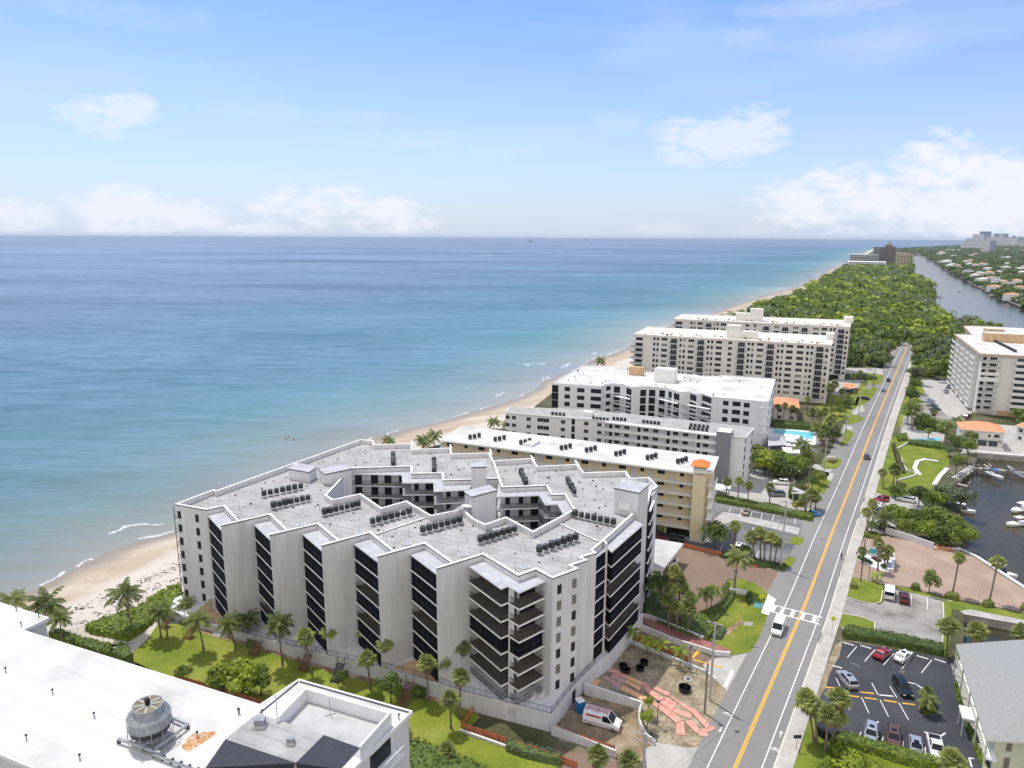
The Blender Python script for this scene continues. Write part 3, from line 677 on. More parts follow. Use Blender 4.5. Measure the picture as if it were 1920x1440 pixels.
# lots west of the road, going north
sheet('parking_lot', U([(1225,985),(1255,1000),(1300,1010),(1345,935),(1372,948),(1510,970),(1503,985),(1498,1010),(1480,1040),(1478,1062),(1400,1043),(1346,1035),(1280,1021),(1240,1010)]), .012, m_asph_o)
sheet('driveway_strip', U([(1268,1000),(1300,1010),(1355,960),(1380,963),(1500,990),(1497,1003),(1380,975),(1350,985),(1320,1020),(1262,1006)]), .016, m_conc)
sheet('white_lot', U([(1330,935),(1395,890),(1420,878),(1490,895),(1492,905),(1480,935),(1505,950),(1528,955),(1520,965),(1500,962),(1470,950),(1440,942),(1340,938)]), .013, m_conc)
sheet('north_driveway', U([(1480,900),(1500,870),(1530,880),(1570,890),(1565,900),(1542,910),(1560,880),(1530,870),(1505,880)]), .014, m_conc)
def apron(i0, i1, w0=-14, z=.02, m=m_conc): rstrip('driveway', w0, -5.85, z, m, i0, i1)
def si(px, py):
    P = un(px,py); return min(range(140), key=lambda i: (CS[i]-P).length)
isls = [[(1480,1020),(1484,1006),(1507,1008),(1505,1018),(1500,1022),(1486,1020)],[(1460,1062),(1478,1043),(1492,1046),(1490,1055),(1478,1066),(1466,1068)],
  [(1515,900),(1545,897),(1558,902),(1545,925),(1515,925),(1510,912)],[(1538,875),(1545,857),(1578,861),(1576,870),(1569,878),(1550,880)],[(1575,835),(1585,803),(1602,812),(1590,830),(1577,838)],
  [(1585,790),(1596,777),(1620,782),(1618,788),(1600,795),(1586,796)],[(1576,760),(1590,742),(1612,745),(1606,765),(1585,768)],[(1600,760),(1612,735),(1640,725),(1646,730),(1632,750),(1612,762)],[(1630,712),(1640,700),(1657,705),(1652,720),(1634,722)],[(1600,712),(1605,700),(1640,700),(1632,714)],
  [(1530,760),(1575,750),(1580,765),(1540,775)],[(1560,965),(1520,960),(1516,972)]]
for q in isls[:-1]: sheet('grass_verge', U(q), .05, m_grassb)
sheet('pool_deck', U([(1440,800),(1535,804),(1540,832),(1500,838),(1440,832)]), .02, m_terr)
sheet('court_paving', U([(1395,840),(1455,826),(1520,838),(1535,845),(1500,870),(1420,872)]), .012, m_asph_o)
sheet('condo_forecourt', U([(1555,715),(1600,700),(1620,714),(1600,735),(1580,742),(1560,740)]), .013, m_conc)
sheet('forecourt_drive', U([(1585,690),(1640,690),(1660,692),(1655,702),(1600,706),(1560,702)]), .016, m_conc)
for q in [[(1560,795),(1590,797),(1600,803),(1585,812)],[(1590,742),(1610,744),(1622,770),(1600,778)],[(1660,705),(1667,696),(1672,690),(1660,690)]]: sheet('driveway', U(q), .018, m_conc)
sheet('sand_lot', U([(1652,700),(1668,660),(1680,655),(1660,712)]), .011, m_conc_l)
# east of the road, from the south
sheet('black_parking_lot', U([(1535,1268),(1552,1243),(1580,1205),(1600,1205),(1768,1232),(1788,1243),(1795,1292),(1810,1355),(1842,1440),(1815,1450),(1762,1434),(1570,1382),(1556,1362),(1530,1308),(1532,1285)]), .02, m_asph_d)
sheet('lot_edge_dirt', U([(1520,1305),(1532,1285),(1548,1250),(1566,1210),(1580,1200),(1574,1230),(1556,1262),(1548,1290),(1535,1310)]), .026, m_dirt)
sheet('concrete_lot', U([(1580,1150),(1587,1120),(1612,1130),(1650,1134),(1657,1128),(1660,1104),(1685,1107),(1785,1127),(1768,1218),(1735,1210),(1640,1192),(1641,1168),(1622,1160)]), .02, m_conc_l)
sheet('grass_east_a', U([(1587,1117),(1597,1082),(1655,1097),(1655,1126),(1645,1132),(1612,1126)]), .032, m_grassb)
sheet('grass_east_b', U([(1570,1173),(1578,1151),(1622,1160),(1641,1168),(1639,1191),(1600,1186)]), .032, m_grassb)
sheet('gravel_lot', U([(1598,1082),(1612,1030),(1622,1005),(1665,1006),(1750,1024),(1800,1033),(1830,1047),(1870,1074),(1925,1108),(2000,1160),(1925,1150),(1880,1140),(1788,1122),(1700,1100),(1655,1095)]), .018, m_paverp)
sheet('grass_strip', U([(1678,1098),(1770,1120),(1784,1126),(1860,1140),(1925,1152),(1925,1166),(1810,1146),(1786,1143),(1784,1131),(1690,1106)]), .034, m_grassb)
sheet('grass_strip_b', U([(1768,1128),(1785,1130),(1783,1180),(1775,1240),(1768,1222),(1768,1150)]), .035, m_grassb)
sheet('dock_deck', U([(1800,1146),(1820,1143),(1925,1164),(1925,1173),(1808,1152)]), .05, m_conc)
sheet('grass_corner', U([(1455,1500),(1470,1440),(1500,1410),(1515,1350),(1530,1345),(1545,1390),(1570,1385),(1760,1438),(1800,1470),(1700,1540)]), .022, m_grassb)
sheet('motel_walk', U([(1782,1243),(1792,1245),(1812,1300),(1850,1440),(1900,1560),(1880,1560),(1842,1440),(1800,1300)]), .03, m_conc)
# park lawn with the white kerb
sheet('grass_park', U([(1643,923),(1655,880),(1672,818),(1705,820),(1760,826),(1778,836),(1780,872),(1752,903),(1745,925),(1700,930),(1660,930)]), .02, m_grassb)
sheet('east_driveway', U([(1637,950),(1643,924),(1668,927),(1720,932),(1735,950),(1700,975),(1660,1000),(1622,1002),(1630,975)]), .014, m_conc)
sheet('pool_terrace', U([(1688,810),(1700,795),(1775,800),(1768,830),(1705,826)]), .03, m_conc)
sheet('condo_drive', U([(1716,713),(1745,712),(1780,720),(1830,760),(1815,785),(1790,790),(1760,765),(1735,735),(1725,720)]), .02, m_conc)
sheet('condo_parking', U([(1688,802),(1700,760),(1735,735),(1790,790),(1770,815),(1690,812)]), .016, m_conc_l)
sheet('house_yard', U([(1790,820),(1800,790),(1925,800),(1960,860),(1832,848),(1800,850)]), .016, m_conc)
sheet('north_lawn', U([(1560,735),(1560,700),(1600,690),(1660,700),(1690,650),(1700,645),(1670,730),(1600,780),(1540,800)]), .006, m_grass)
sheet('verge_east', U([(1680,800),(1700,735),(1722,712),(1740,740),(1700,800)]), .008, m_grass)
# the garden west: lawn, beds, paths
lawn = [(250,1222),(270,1195),(300,1168),(360,1172),(400,1186),(470,1203),(540,1228),(610,1250),(700,1275),(800,1305),(890,1335),(900,1345),(868,1378),(960,1405),(1050,1430),(1050,1520),(700,1440),(600,1400),(400,1310),(250,1240)]
sheet('lawn', G(lawn), .03, m_grass, zf=True)
sheet('mulch_bed', G([(330,1150),(400,1178),(555,1222),(712,1260),(822,1290),(890,1318),(890,1332),(800,1312),(700,1282),(610,1258),(540,1236),(470,1212),(400,1194),(340,1172)]), .05, m_mulch, zf=True)
sheet('sand_path', G([(150,1210),(210,1214),(250,1206),(285,1165),(300,1165),(275,1200),(245,1226),(190,1222)]), .055, m_sandw, zf=True)
sheet('beach_fringe', G([(95,1190),(162,1170),(335,1098),(335,1150),(300,1168),(250,1205),(150,1215),(60,1235)]), .02, m_sandw, zf=True)
sheet('neighbour_ground', G([(700,1380),(760,1396),(860,1424),(960,1450),(1000,1530),(700,1500)]), .04, m_ground, zf=True)
# ------------------------------------------------------------ the grey zigzag condominium
D0, FH, NF = 3.2, 2.8, 7
ZR = D0+FH*NF; ZP = ZR+1.15
def area(P): return sum(P[i][0]*P[(i+1)%len(P)][1]-P[(i+1)%len(P)][0]*P[i][1] for i in range(len(P)))/2
def ccw(P): return P if area(P) > 0 else list(reversed(P))
def offset(P, d):
    """closed polygon moved to its left by d (inwards when it runs counter-clockwise), mitred"""
    n_ = len(P); out = []
    for i in range(n_):
        a, b, c = Vector(P[i-1][:2]), Vector(P[i][:2]), Vector(P[(i+1)%n_][:2])
        u = (b-a).normalized(); v = (c-b).normalized(); nu = Vector((-u.y,u.x)); nv = Vector((-v.y,v.x)); m = nu+nv
        k = 2*d/max(.35, m.length_squared)
        out.append(b+m*k)
    return out
from mathutils.geometry import tessellate_polygon
def flat(mb, loops, z, m, down=False):
    P = [[Vector((p[0],p[1],0)) for p in L] for L in loops]; fl_ = [p for L in P for p in L]; k = len(mb.v)
    mb.v += [(p.x,p.y,z) for p in fl_]; a = mb._m(m)
    for t in tessellate_polygon(P):
        A, B, C = fl_[t[0]], fl_[t[1]], fl_[t[2]]; up = (B-A).cross(C-A).z > 0
        t = tuple(t) if up != down else (t[0],t[2],t[1])
        mb.f.append(tuple(k+q for q in t)); mb.mi.append(a)
def loopwall(mb, L, z0, z1, m):
    n_ = len(L)
    for i in range(n_):
        a, b = L[i], L[(i+1)%n_]; mb.poly([(a[0],a[1],z0),(b[0],b[1],z0),(b[0],b[1],z1),(a[0],a[1],z1)], m)
def ring(mb, A, B, z, m):
    n_ = len(A)
    for i in range(n_):
        j = (i+1)%n_; mb.poly([(A[i][0],A[i][1],z),(A[j][0],A[j][1],z),(B[j][0],B[j][1],z),(B[i][0],B[i][1],z)], m)
def parapet(mb, L, zr, zp, m, mc, th=.38, mt=None):
    """L runs with the building on its left; wall above the roof, white coping, dark flashing line outside"""
    I = offset(L, th); O = offset(L, -.05)
    loopwall(mb, L, zr, zp-.30, m)
    loopwall(mb, O, zp-.30, zp-.12, mt or m); ring(mb, L, O, zp-.30, mt or m)
    loopwall(mb, offset(L,-.07), zp-.12, zp, mc); ring(mb, offset(L,-.07), I, zp, mc)
    loopwall(mb, list(reversed(I)), zr, zp, m)

TZ1, TZ2, TZ3, TZ4 = 25.6, 27.6, 26.9, 28.2
FA = [None,(415,984.5),(506.3,1002),(603.8,1022),(709,1042.4),(819.5,1064.9)]
FB = [(418.8,948),(505,963.8),(595,981.3),(692.5,998),(795.6,1018),(905.3,1038.5)]
FM = [None,(445,976.3),(536.3,994.2),(633.8,1014),(737.5,1034),(849,1056),(971.4,1078.4)]
FLx = [None,474.5,565,661.5,767.5,876.8]
zp_ = lambda q: un(q[0],q[1],ZP).xy; zr_ = lambda q: un(q[0],q[1],ZR).xy
Bw = [zp_(q) for q in FB]; Aw = [None]+[zp_(q) for q in FA[1:]]
Mw = [None]
for k in range(1, 6):                             # M lies on the line A-B of its fin
    a, b = Aw[k], Bw[k]; m_ = zp_(FM[k]); t = (m_-a).dot(b-a)/(b-a).length_squared; Mw.append(a+(b-a)*t)
Mw.append(zp_(FM[6]))
P0, P1 = zp_((328.8,944.5)), zp_((387.5,955))
Lw = [P1]
for k in range(1, 6):
    w_ = Wall(Aw[k], Bw[k]); u, z = w_.hit(FLx[k], proj((*Aw[k].lerp(Bw[k],.66), ZR))[1]); Lw.append(w_.P(u))
Nn, Cc = zp_((1005,1066.3)), zp_((1035.8,1083.3))
RIGHT = [(1084.2,1065),(1070.8,1059.2),(1101.7,1049.2),(1089.2,1044.2),(1118.3,1035.8),(1110.8,1030.8),(1132.5,1012.5),(1187.9,963.1)]
TW = [un(1152.5,913.3,TZ4).xy, un(1197.9,922.5,TZ4).xy, un(1216.3,906.7,TZ4).xy]; TW.append(TW[0]+TW[2]-TW[1])
BACK = [(1233.3,911.7),(1216.7,894.2),(1182.5,896.7),(1173.9,883),(1095,885.8),(1082.5,870.3),(1007.9,873.7),(998,859),(925,863.3),(918,848.4),(847.6,850.6),(844.8,839.4),(773.7,842.2),(771.7,831.5),(701,833),(701,826),(675,823.8),(406,919.5),(400,917.5)]
outline = [P0, P1, Bw[0]]
for k in range(1, 6): outline += [Mw[k], Bw[k]]
outline += [Mw[6], Nn, Cc]+[zp_(q) for q in RIGHT]+[TW[1].lerp(TW[0],.3), TW[1].lerp(TW[2],.9), zp_((1221,920))]+[zp_(q) for q in BACK]
if area(outline) < 0: outline.reverse()
HOLEF = [(658.8,877.5),(770,873.8),(770.4,887.6),(828,886.6),(830,899.8),(884,898.3),(934.8,896.5),(941.3,913),(1024.8,909.7),(1033.2,927),(1058.6,926.5),(1075.4,954.7)]
HOLEN = [(999.5,995.4),(948.9,968.7),(909.5,982.2),(887,971.5),(868.7,953.3),(808.3,965.9),(761.9,938.4),(715.5,951.9),(676,925),(625,936),(612,928)]
hole = [zp_(q) for q in HOLEF+HOLEN]
hole_cw = hole if area(hole) < 0 else list(reversed(hole))
condo = thing('zigzag_condominium', 'largest grey condominium, with zigzag blank walls, dark stacked balconies and an inner courtyard', 'apartment building', (0,120,0))
mb = MB()
loopwall(mb, outline, -.5, ZR, m_wall); loopwall(mb, hole_cw, 0, ZR, m_wall)
flat(mb, [hole], .05, m_wallg)
for k in range(1, 6):
    w_ = Wall(Aw[k], Mw[k]); w_.box(mb, 0, w_.L+.1, -.2, ZP-.305, -.30, -.002, m_wall); w_.box(mb, -.05, w_.L-.04, ZP-.305, ZP-.122, -.34, .05, m_trim); w_.box(mb, -.07, w_.L-.04, ZP-.122, ZP-.003, -.36, .07, m_coping)
for near, tip in (((1095,885.8),(1078.3,862.4)),((1007.9,873.7),(996,853.4)),((925,863.3),(918.8,841.6)),((847.6,850.6),(844.3,833.2)),((773.7,842.2),(772.6,825.9))):
    a, b = zp_(near), zp_(tip); b = a+(b-a)*1.0; mb.wallseg(a.lerp(b,.5), b, .34, 0, ZP-.125, m_wall); mb.wallseg(a.lerp(b,.5), b+(b-a).normalized()*.05, .42, ZP-.125, ZP-.004, m_coping)
mb.build('wall', condo)
mb = MB(); flat(mb, [outline, hole], ZR, m_roofg)
for a, b in (((705,1003),(808,968.5)),((1049,983),(1121.8,1016.5))):
    a, b = un(*a,ZR), un(*b,ZR); mb.wallseg(a.xy, b.xy, .35, ZR, ZR+.18, m_trim, m_coping)
roof = mb.build('roof', condo)
mb = MB(); parapet(mb, outline, ZR, ZP, m_wall, m_coping, mt=m_trim); parapet(mb, hole_cw, ZR, ZP, m_wall, m_coping, mt=m_trim)
a, b = un(925,863.3,ZP).xy, un(941.3,913,ZP).xy; mb.wallseg(a.lerp(b,.03), a.lerp(b,.97), .34, ZR, ZP-.13, m_wall); mb.wallseg(a.lerp(b,.03), a.lerp(b,.97), .44, ZP-.13, ZP-.005, m_coping)
mb.build('parapet', condo)
# podium and terrace
pod = [un(*q, D0).xy for q in [(312,1146),(365,1162),(400,1171),(555,1214),(612,1229),(712,1251),(822,1281),(865,1296),(1033.7,1339),(1078,1283),(1116,1245),(1143.8,1224.5),(1206,1150)]]
inner = [zp_((1187.9,963.1))+Vector((-3,3)), Nn+Vector((0,8)), Bw[3]+Vector((0,6)), Bw[0]+Vector((2,6)), P0+Vector((1,6)), P0+Vector((-2.5,1))]
podp = pod+inner
mb = MB()
pp = ccw(podp); loopwall(mb, pp, -.4, D0-.1, m_wall); flat(mb, [pp], D0-.1, m_terr)
mb.build('podium', condo)
mb = MB(); rim = pod[:-2]
for i in range(len(rim)-1):
    mb.wallseg(rim[i], rim[i+1], .22, D0-.1, D0+.08+.004*i, m_coping)
mb.build('terrace_kerb', condo)
mb = MB()
for i in range(len(pod)-3):
    a, b = pod[i], pod[i+1]; L_ = (b-a).length; nseg = max(1, round(L_/2.2))
    for z_ in (D0+.16, D0+1.15): mb.beam((*a,z_), (*b,z_), .05, .05, m_rail)
    for q in range(nseg+1):
        p = a.lerp(b, q/nseg); mb.beam((*p,D0+.02), (*p,D0+1.2), .06, .06, m_rail)
    for q in range(int(L_/.22)):
        p = a.lerp(b, (q+.5)*.22/L_); mb.beam((*p,D0+.16), (*p,D0+1.13), .018, .018, m_rail)
mb.build('terrace_railing', condo)
mb = MB(); tq = [un(*q, D0).xy for q in [(366,1160),(388,1138),(418,1150),(424,1172),(402,1168)]]; mb.prism(tq, D0-.1, D0-.06, m_terrt); mb.build('tiled_patio', condo); mb = MB()
tq = [un(*q, D0).xy for q in [(735,1251),(775,1237),(800,1240),(820,1270),(818,1278)]]; mb.prism(tq, D0-.1, D0-.06, m_terrt)
mb.build('tiled_patio', condo)
# balcony bays
def rail_edge(mb, e, z, h=1.05, gap=.2):
    for i in range(len(e)-1):
        a, b = Vector(e[i]), Vector(e[i+1]); L_ = (b-a).length
        if L_ < .3: continue
        for zz in (z+.1, z+h): mb.beam((*a,zz), (*b,zz), .05, .05, m_rail)
        k = max(1, round(L_/1.5))
        for q in range(k+1): p = a.lerp(b, q/k); mb.beam((*p,z), (*p,z+h), .05, .05, m_rail)
        for q in range(int(L_/gap)): p = a.lerp(b, (q+.5)*gap/L_); mb.beam((*p,z+.1), (*p,z+h), .02, .02, m_rail)
def inset(e, c, d):
    out = []
    for p in e: p = Vector(p); v = (Vector(c)-p); out.append(p+v.normalized()*min(d, v.length*.2))
    return out
def bay(poly, edge, pat, tiles=m_floor, base=D0, canopy=True, nf=NF, furn=0):
    """poly: floor outline, edge: its open front, pat: 's' full insect screen, 'r' open railing, one letter a floor from the bottom"""
    B = bpy.data.objects.new("balcony_stack", None); COL.objects.link(B); B["_loc"] = (0,0,0); B.parent = condo; B.matrix_parent_inverse = Matrix.Translation((0,-120,0)); poly = offset(ccw([Vector(p) for p in poly]), .045)
    P = ccw([Vector(p) for p in poly]); c = sum(P, Vector((0,0)))/len(P)
    for i in range(1, nf): mb = MB(); z = base+FH*i; mb.prism(P, z-.30, z, m_slab, tiles); mb.build('balcony_slab', B)
    if canopy:
        mb = MB(); mb.prism(P, ZR-.24, ZR-.02, m_slab, m_canopy); mb.build('canopy', B)
    e = inset(edge, c, .45)
    for i in range(nf):
        z = base+FH*i; mb = MB()
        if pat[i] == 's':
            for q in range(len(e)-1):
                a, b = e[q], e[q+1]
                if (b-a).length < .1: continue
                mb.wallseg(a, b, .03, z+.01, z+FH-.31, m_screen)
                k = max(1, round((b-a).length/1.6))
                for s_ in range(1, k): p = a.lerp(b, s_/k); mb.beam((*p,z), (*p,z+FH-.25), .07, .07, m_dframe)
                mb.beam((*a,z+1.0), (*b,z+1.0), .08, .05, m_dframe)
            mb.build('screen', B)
        else:
            rail_edge(mb, e, z, gap=.11); mb.build('railing', B)
            if i >= 1 or base > 1:
                pass
    return B
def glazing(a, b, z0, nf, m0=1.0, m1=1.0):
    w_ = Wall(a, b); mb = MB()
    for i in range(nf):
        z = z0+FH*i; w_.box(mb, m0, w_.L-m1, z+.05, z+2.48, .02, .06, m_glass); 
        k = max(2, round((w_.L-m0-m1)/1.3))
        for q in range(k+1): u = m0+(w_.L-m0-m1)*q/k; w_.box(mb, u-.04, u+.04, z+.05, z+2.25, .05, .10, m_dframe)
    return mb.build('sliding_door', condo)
pats = ['sssssss','srsssss','sssssss','ssrsrss','sssrsss']
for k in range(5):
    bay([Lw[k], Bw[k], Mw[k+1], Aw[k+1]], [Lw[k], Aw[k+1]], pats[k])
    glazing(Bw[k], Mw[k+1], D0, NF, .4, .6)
edge5 = [zr_((877.2,1063)), zr_((939,1103.7)), zr_((952.5,1098.5)), zr_((974,1110.8)), zr_((1023,1092))]
edge5[0] = Lw[5]; wNC = Wall(Nn, Cc); u_, z_ = wNC.hit(1023,1092); edge5[4] = wNC.P(u_)
bay([Bw[5], Mw[6], Nn]+list(reversed(edge5)), edge5, 'rrrsrrr')
glazing(Bw[5], Mw[6], D0, NF, .2, .5); glazing(Mw[6], Nn, D0, NF, .3, .2)
mb = MB()
p5 = edge5[2].lerp(Mw[6], .35)
mb.obox(p5, (1,0), (0,1), .45, .45, D0, ZR-.25, m_wall); mb.build('column', condo)
# furniture-free pale end panel and screens on the right facade
R_ = [zp_(q) for q in RIGHT]
n0, n1 = R_[4], R_[6]
w_ = Wall(R_[4], R_[6]); c1 = w_.P(0, 0); c2 = w_.P(w_.L, 0)
ea, eb = zr_((1117.5,1045)), zr_((1137,1030.5))
bay([R_[4], ea, eb, R_[6], R_[5]], [ea, eb], 'sssssss')
b_a, b_b, b_c, b_d = zr_((1139.5,1028.5)), zr_((1147.1,1034.8)), zr_((1206.2,982.8)), zr_((1188.5,976))
w_ = Wall(R_[6], R_[7]); mb = MB(); mb.wallseg(R_[6], eb+(eb-R_[6])*.12, .3, 0, ZP-.01, m_wall); mb.build('wall_fin', condo)
bay([R_[6]+(b_a-R_[6])*.3, b_a, b_b, b_c, R_[7]], [b_a, b_b, b_c], 'srssrss')
glazing(R_[6], R_[7], D0, NF, .6, .5)
# stair and lift towers
def tower(pts, z0, z1, name='lift_tower', m=m_wall, tm=m_canopy, over=.12):
    mb = MB(); P = ccw([Vector(p) for p in pts]); mb.prism(P, z0, z1-.35, m); O = offset(P, -over)
    mb.prism(O, z1-.349, z1-.12, m_trim); mb.prism(offset(P,-over-.03), z1-.12, z1, m_coping, tm); return mb
T4 = tower(TW, 0, TZ4); w_ = Wall(TW[0], TW[1]); w_.box(T4, 1.2, 3.4, 24.2, 25.6, .0, .5, m_coping); T4.build('lift_tower', condo)
t1 = [un(610,887.5,TZ1).xy, un(658.8,877.5,TZ1).xy]; v = Vector((-(t1[1]-t1[0]).y, (t1[1]-t1[0]).x))*.55; T1 = tower([t1[0], t1[1], t1[1]+v, t1[0]+v], 0, TZ1); T1.build('stair_tower', condo)
t3 = [un(871.5,921,TZ3).xy, un(884.2,930,TZ3).xy, un(930,918,TZ3).xy]; T3 = tower([t3[0], t3[1], t3[2], t3[0]+t3[2]-t3[1]], 0, TZ3); T3.build('stair_tower', condo)
t2 = [un(884.2,874.8,TZ2).xy, un(911.9,874,TZ2).xy]; v = Vector((-(t2[1]-t2[0]).y, (t2[1]-t2[0]).x))*.9; T2 = tower([t2[0], t2[1], t2[1]+v, t2[0]+v], 0, TZ2); T2.build('lift_tower', condo)
zh = ZR+2.6
mb = tower([un(541,877.5,zh).xy, un(579,884,zh).xy, un(592.5,875,zh).xy, un(556,868,zh).xy], ZR, zh); mb.build('roof_hut', condo)
mb = tower([zp_((1222,926)), zp_((1233.3,911.7)), zp_((1221,905)), zp_((1212,914))], 0, ZP-.4); mb.build('wall_pier', condo)
w_ = Wall(TW[1].lerp(TW[2],.98), zp_((1222,926))); mb = MB()
for i in range(NF): w_.box(mb, .2, w_.L-.1, D0+FH*i-.1, D0+FH*i+2.3, .3, .5, m_screen); w_.box(mb, .2, w_.L-.1, D0+FH*i+2.3, D0+FH*i+2.68, .3, .7, m_slab)
mb.build('screened_bay', condo)
# courtyard galleries
ga = [(660,887.5),(753.4,890),(754,904.6),(812.5,904),(813,921),(880,917.5)]; gb = [(930.6,930.8),(1010.8,928),(1022,945.7),(1045.3,944.8),(1055,961.7)]
gdp = Parts(condo, 'gallery_door')
for E_, Pb in ((ga, HOLEF[0:6]), (gb, HOLEF[6:12])):
    e = [zr_(q) for q in E_]; b_ = [zp_(q) for q in Pb]
    poly = e+list(reversed(b_)); poly = [Vector(p) for p in poly]
    mb = MB()
    for i in range(NF):
        z = D0+FH*(i+1)-.02; P_ = ccw(poly)
        flat(mb, [P_], z, m_canopy if i == NF-1 else m_wallg); flat(mb, [P_], z-.24, m_slab, True); loopwall(mb, P_, z-.24, z, m_slab)
    mb.build('gallery_slab', condo)
    mb = MB()
    for i in range(1, NF): rail_edge(mb, e, D0+FH*i, 1.1, .16)
    mb.build('gallery_railing', condo)
    for i in range(len(b_)-1):
        if (b_[i+1]-b_[i]).length < 3: continue
        w_ = Wall(b_[i], b_[i+1]); mb = MB(); u = .7; r_ = random.Random(i)
        lay = []
        while u < w_.L-2.3:
            ww = r_.choice([1.0,1.0,2.0,1.6]); lay.append((u, ww)); u += ww+r_.uniform(1.4,2.2)
        for f_ in range(NF-1,-1,-1):
            for (u, ww) in lay: gdp.add(winmesh(ww,2.13,1 if ww < 1.2 else 2,m_dframe), w_, u+ww/2, D0+FH*f_+.02)
gdp.done()
# windows of the two blank end walls
wp = Parts(condo, 'window'); me1 = winmesh(.85, 1.55, 1, m_dframe, m_glass, 2); me1b = winmesh(.85, 1.55, 1, m_dframe, m_blind, 2)
wE = Wall(P0, P1)
for (x, y) in ((336.3,965),(369.5,971.5)):
    u, z = wE.hit(x, y)
    for i in range(NF): wp.add(me1, wE, u, z-.8-FH*i)
wC = Wall(Cc, zp_((1084.2,1065)))
for c_, (x, y) in enumerate(((1048.7,1104.5),(1077,1093.5))):
    u, z = wC.hit(x, y)
    for i in range(NF): wp.add(me1b if (i+c_*2) in (1,2,3,5) else me1, wC, u, z-.8-FH*i)
wp.done()
# ocean-side balconies on the left end
wS = Wall(zp_((400,917.5)), P0)
for i in range(NF):
    mb = MB(); z = D0+FH*i; wS.box(mb, wS.L-4.2, wS.L-.6, z-.16, z, 0.0, 1.5, m_slab); p = [wS.P(wS.L-4.2,.01), wS.P(wS.L-4.2,1.42), wS.P(wS.L-.6,1.42), wS.P(wS.L-.6,.01)]; rail_edge(mb, p, z, 1.05, .3)
    mb.beam((*wS.P(wS.L-.6,1.45),z), (*wS.P(wS.L-.6,1.45),z+FH), .1, .1, m_rail)
    mb.build('balcony', condo)
# low garden wall stepping down at the west end, wall vent, garage door
mb = MB(); a, b = un(399,1142,D0).xy, un(352,1160,D0).xy
for i in range(6): p, q = a.lerp(b,i/6), a.lerp(b,(i+1)/6); mb.wallseg(p, q, .25, D0-.1, D0+2.4-.38*i, m_yellowp, m_coping)
mb.build('garden_wall', condo)
wT = Wall(pod[7], pod[8]); mb = MB(); u, z = wT.hit(959,1334); wT.box(mb, u-.6, u+.6, z-.6, z+.5, .001, .06, m_wallg)
for q in range(6): wT.box(mb, u-.5, u+.5, z-.5+q*.16, z-.44+q*.16, .06, .09, m_frame)
mb.build('wall_vent', condo)
wG = Wall(pod[8], pod[9]); mb = MB(); u, z = wG.hit(1086,1300); wG.box(mb, min(u,wG.L+.2)-1.2, min(u,wG.L+.2)+.0, 0, 2.3, .005, .06, m_black); mb.build('service_door', condo)
# entrance canopy
pc = thing('entrance_canopy', 'large white flat canopy over the forecourt entrance beside the grey condominium', 'canopy', (48,148,0))
cp = [un(x,y,4.6).xy for x,y in [(1229,1010),(1281.5,1019),(1243,1067),(1218,1065)]]
mb = MB(); mb.prism(ccw(cp), 4.1, 4.6, m_whiter, m_white); mb.build('canopy_roof', pc)
mb = MB()
for q in (cp[1].lerp(cp[3],.2), cp[2].lerp(cp[0],.12)): mb.obox(q, (1,0), (0,1), .25, .25, 0, 4.1, m_wall)
mb.build('column', pc)

# rooftop equipment
def acunit(h=.95, r=.46):
    t = thing('air_conditioning_unit', 'x', 'air conditioner')
    mb = MB(); mb.lathe((0,0,0), [(r*.96,0),(r,.05),(r,h*.86),(r*.95,h*.9)], m_ac, 12)
    for q in range(6): mb.lathe((0,0,.1+q*h*.13), [(r*1.02,0),(r*1.02,.03)], m_acd, 12)
    mb.build('casing', t, local=True)
    mb = MB(); mb.lathe((0,0,h*.9), [(r*.98,0),(r*.98,.06),(r*.80,.09)], m_actop, 12); mb.lathe((0,0,h*.9+.03), [(r*.72,.05),(r*.72,.08)], m_black, 12)
    for q in range(4):
        t_ = q*math.pi/4; mb.beam((-r*.8*math.cos(t_),-r*.8*math.sin(t_),h*.9+.13), (r*.8*math.cos(t_),r*.8*math.sin(t_),h*.9+.13), .03, .02, m_metal)
    mb.build('fan_guard', t, local=True)
    return t
ac0 = acunit(); acfirst = [True]
def place_ac(p, z, label, group, sc=1.0):
    if acfirst[0]: acfirst[0] = False; o = ac0; o.location = (p[0],p[1],z); o['label'] = label; o['group'] = group; o.scale = (sc,)*3
    else: o = dup(ac0, (p[0],p[1],z), random.uniform(0,3), label, group, sc)
    return o
def bank(a, b, n_, z, place, wall=None, rack=True, group='air conditioning units on the grey condominium roof', sc=1.0):
    A = un(a[0],a[1],z+.9).xy; B = un(b[0],b[1],z+.9).xy
    for i in range(n_):
        p = A.lerp(B, i/(n_-1) if n_ > 1 else 0)
        place_ac(p, z+(.5 if rack else .02), 'dark round air conditioning unit in the bank '+place, group, sc*random.uniform(1.0,1.3))
    if rack:
        d = (B-A).normalized(); nrm = Vector((-d.y,d.x)); r_ = thing('equipment_rack', 'low white metal rack under the air conditioners '+place, 'rack', (A.x,A.y,z))
        mb = MB()
        for s_ in (-.3,.3): mb.beam((*(A-d*.7+nrm*s_),z+.45), (*(B+d*.7+nrm*s_),z+.45), .1, .1, m_frame)
        mb.build('beam', r_); mb = MB()
        for i in range(0, n_+1, 2):
            p = A-d*.7+(B-A+d*1.4)*(i/max(1,n_))
            for s_ in (-.3,.3): mb.beam((*(p+nrm*s_),z), (*(p+nrm*s_),z+.42), .08, .08, m_frame)
        mb.build('post', r_)
r1 = lambda x,y: (300+x/4, 800+y/4); r2_ = lambda x,y: (700+x/3.556, 800+y/3.556)
bank(r1(780,500), r1(1055,445), 7, ZR, 'by the small roof hut, upper row'); bank(r1(852,588), r1(1110,532), 7, ZR, 'by the small roof hut, lower row')
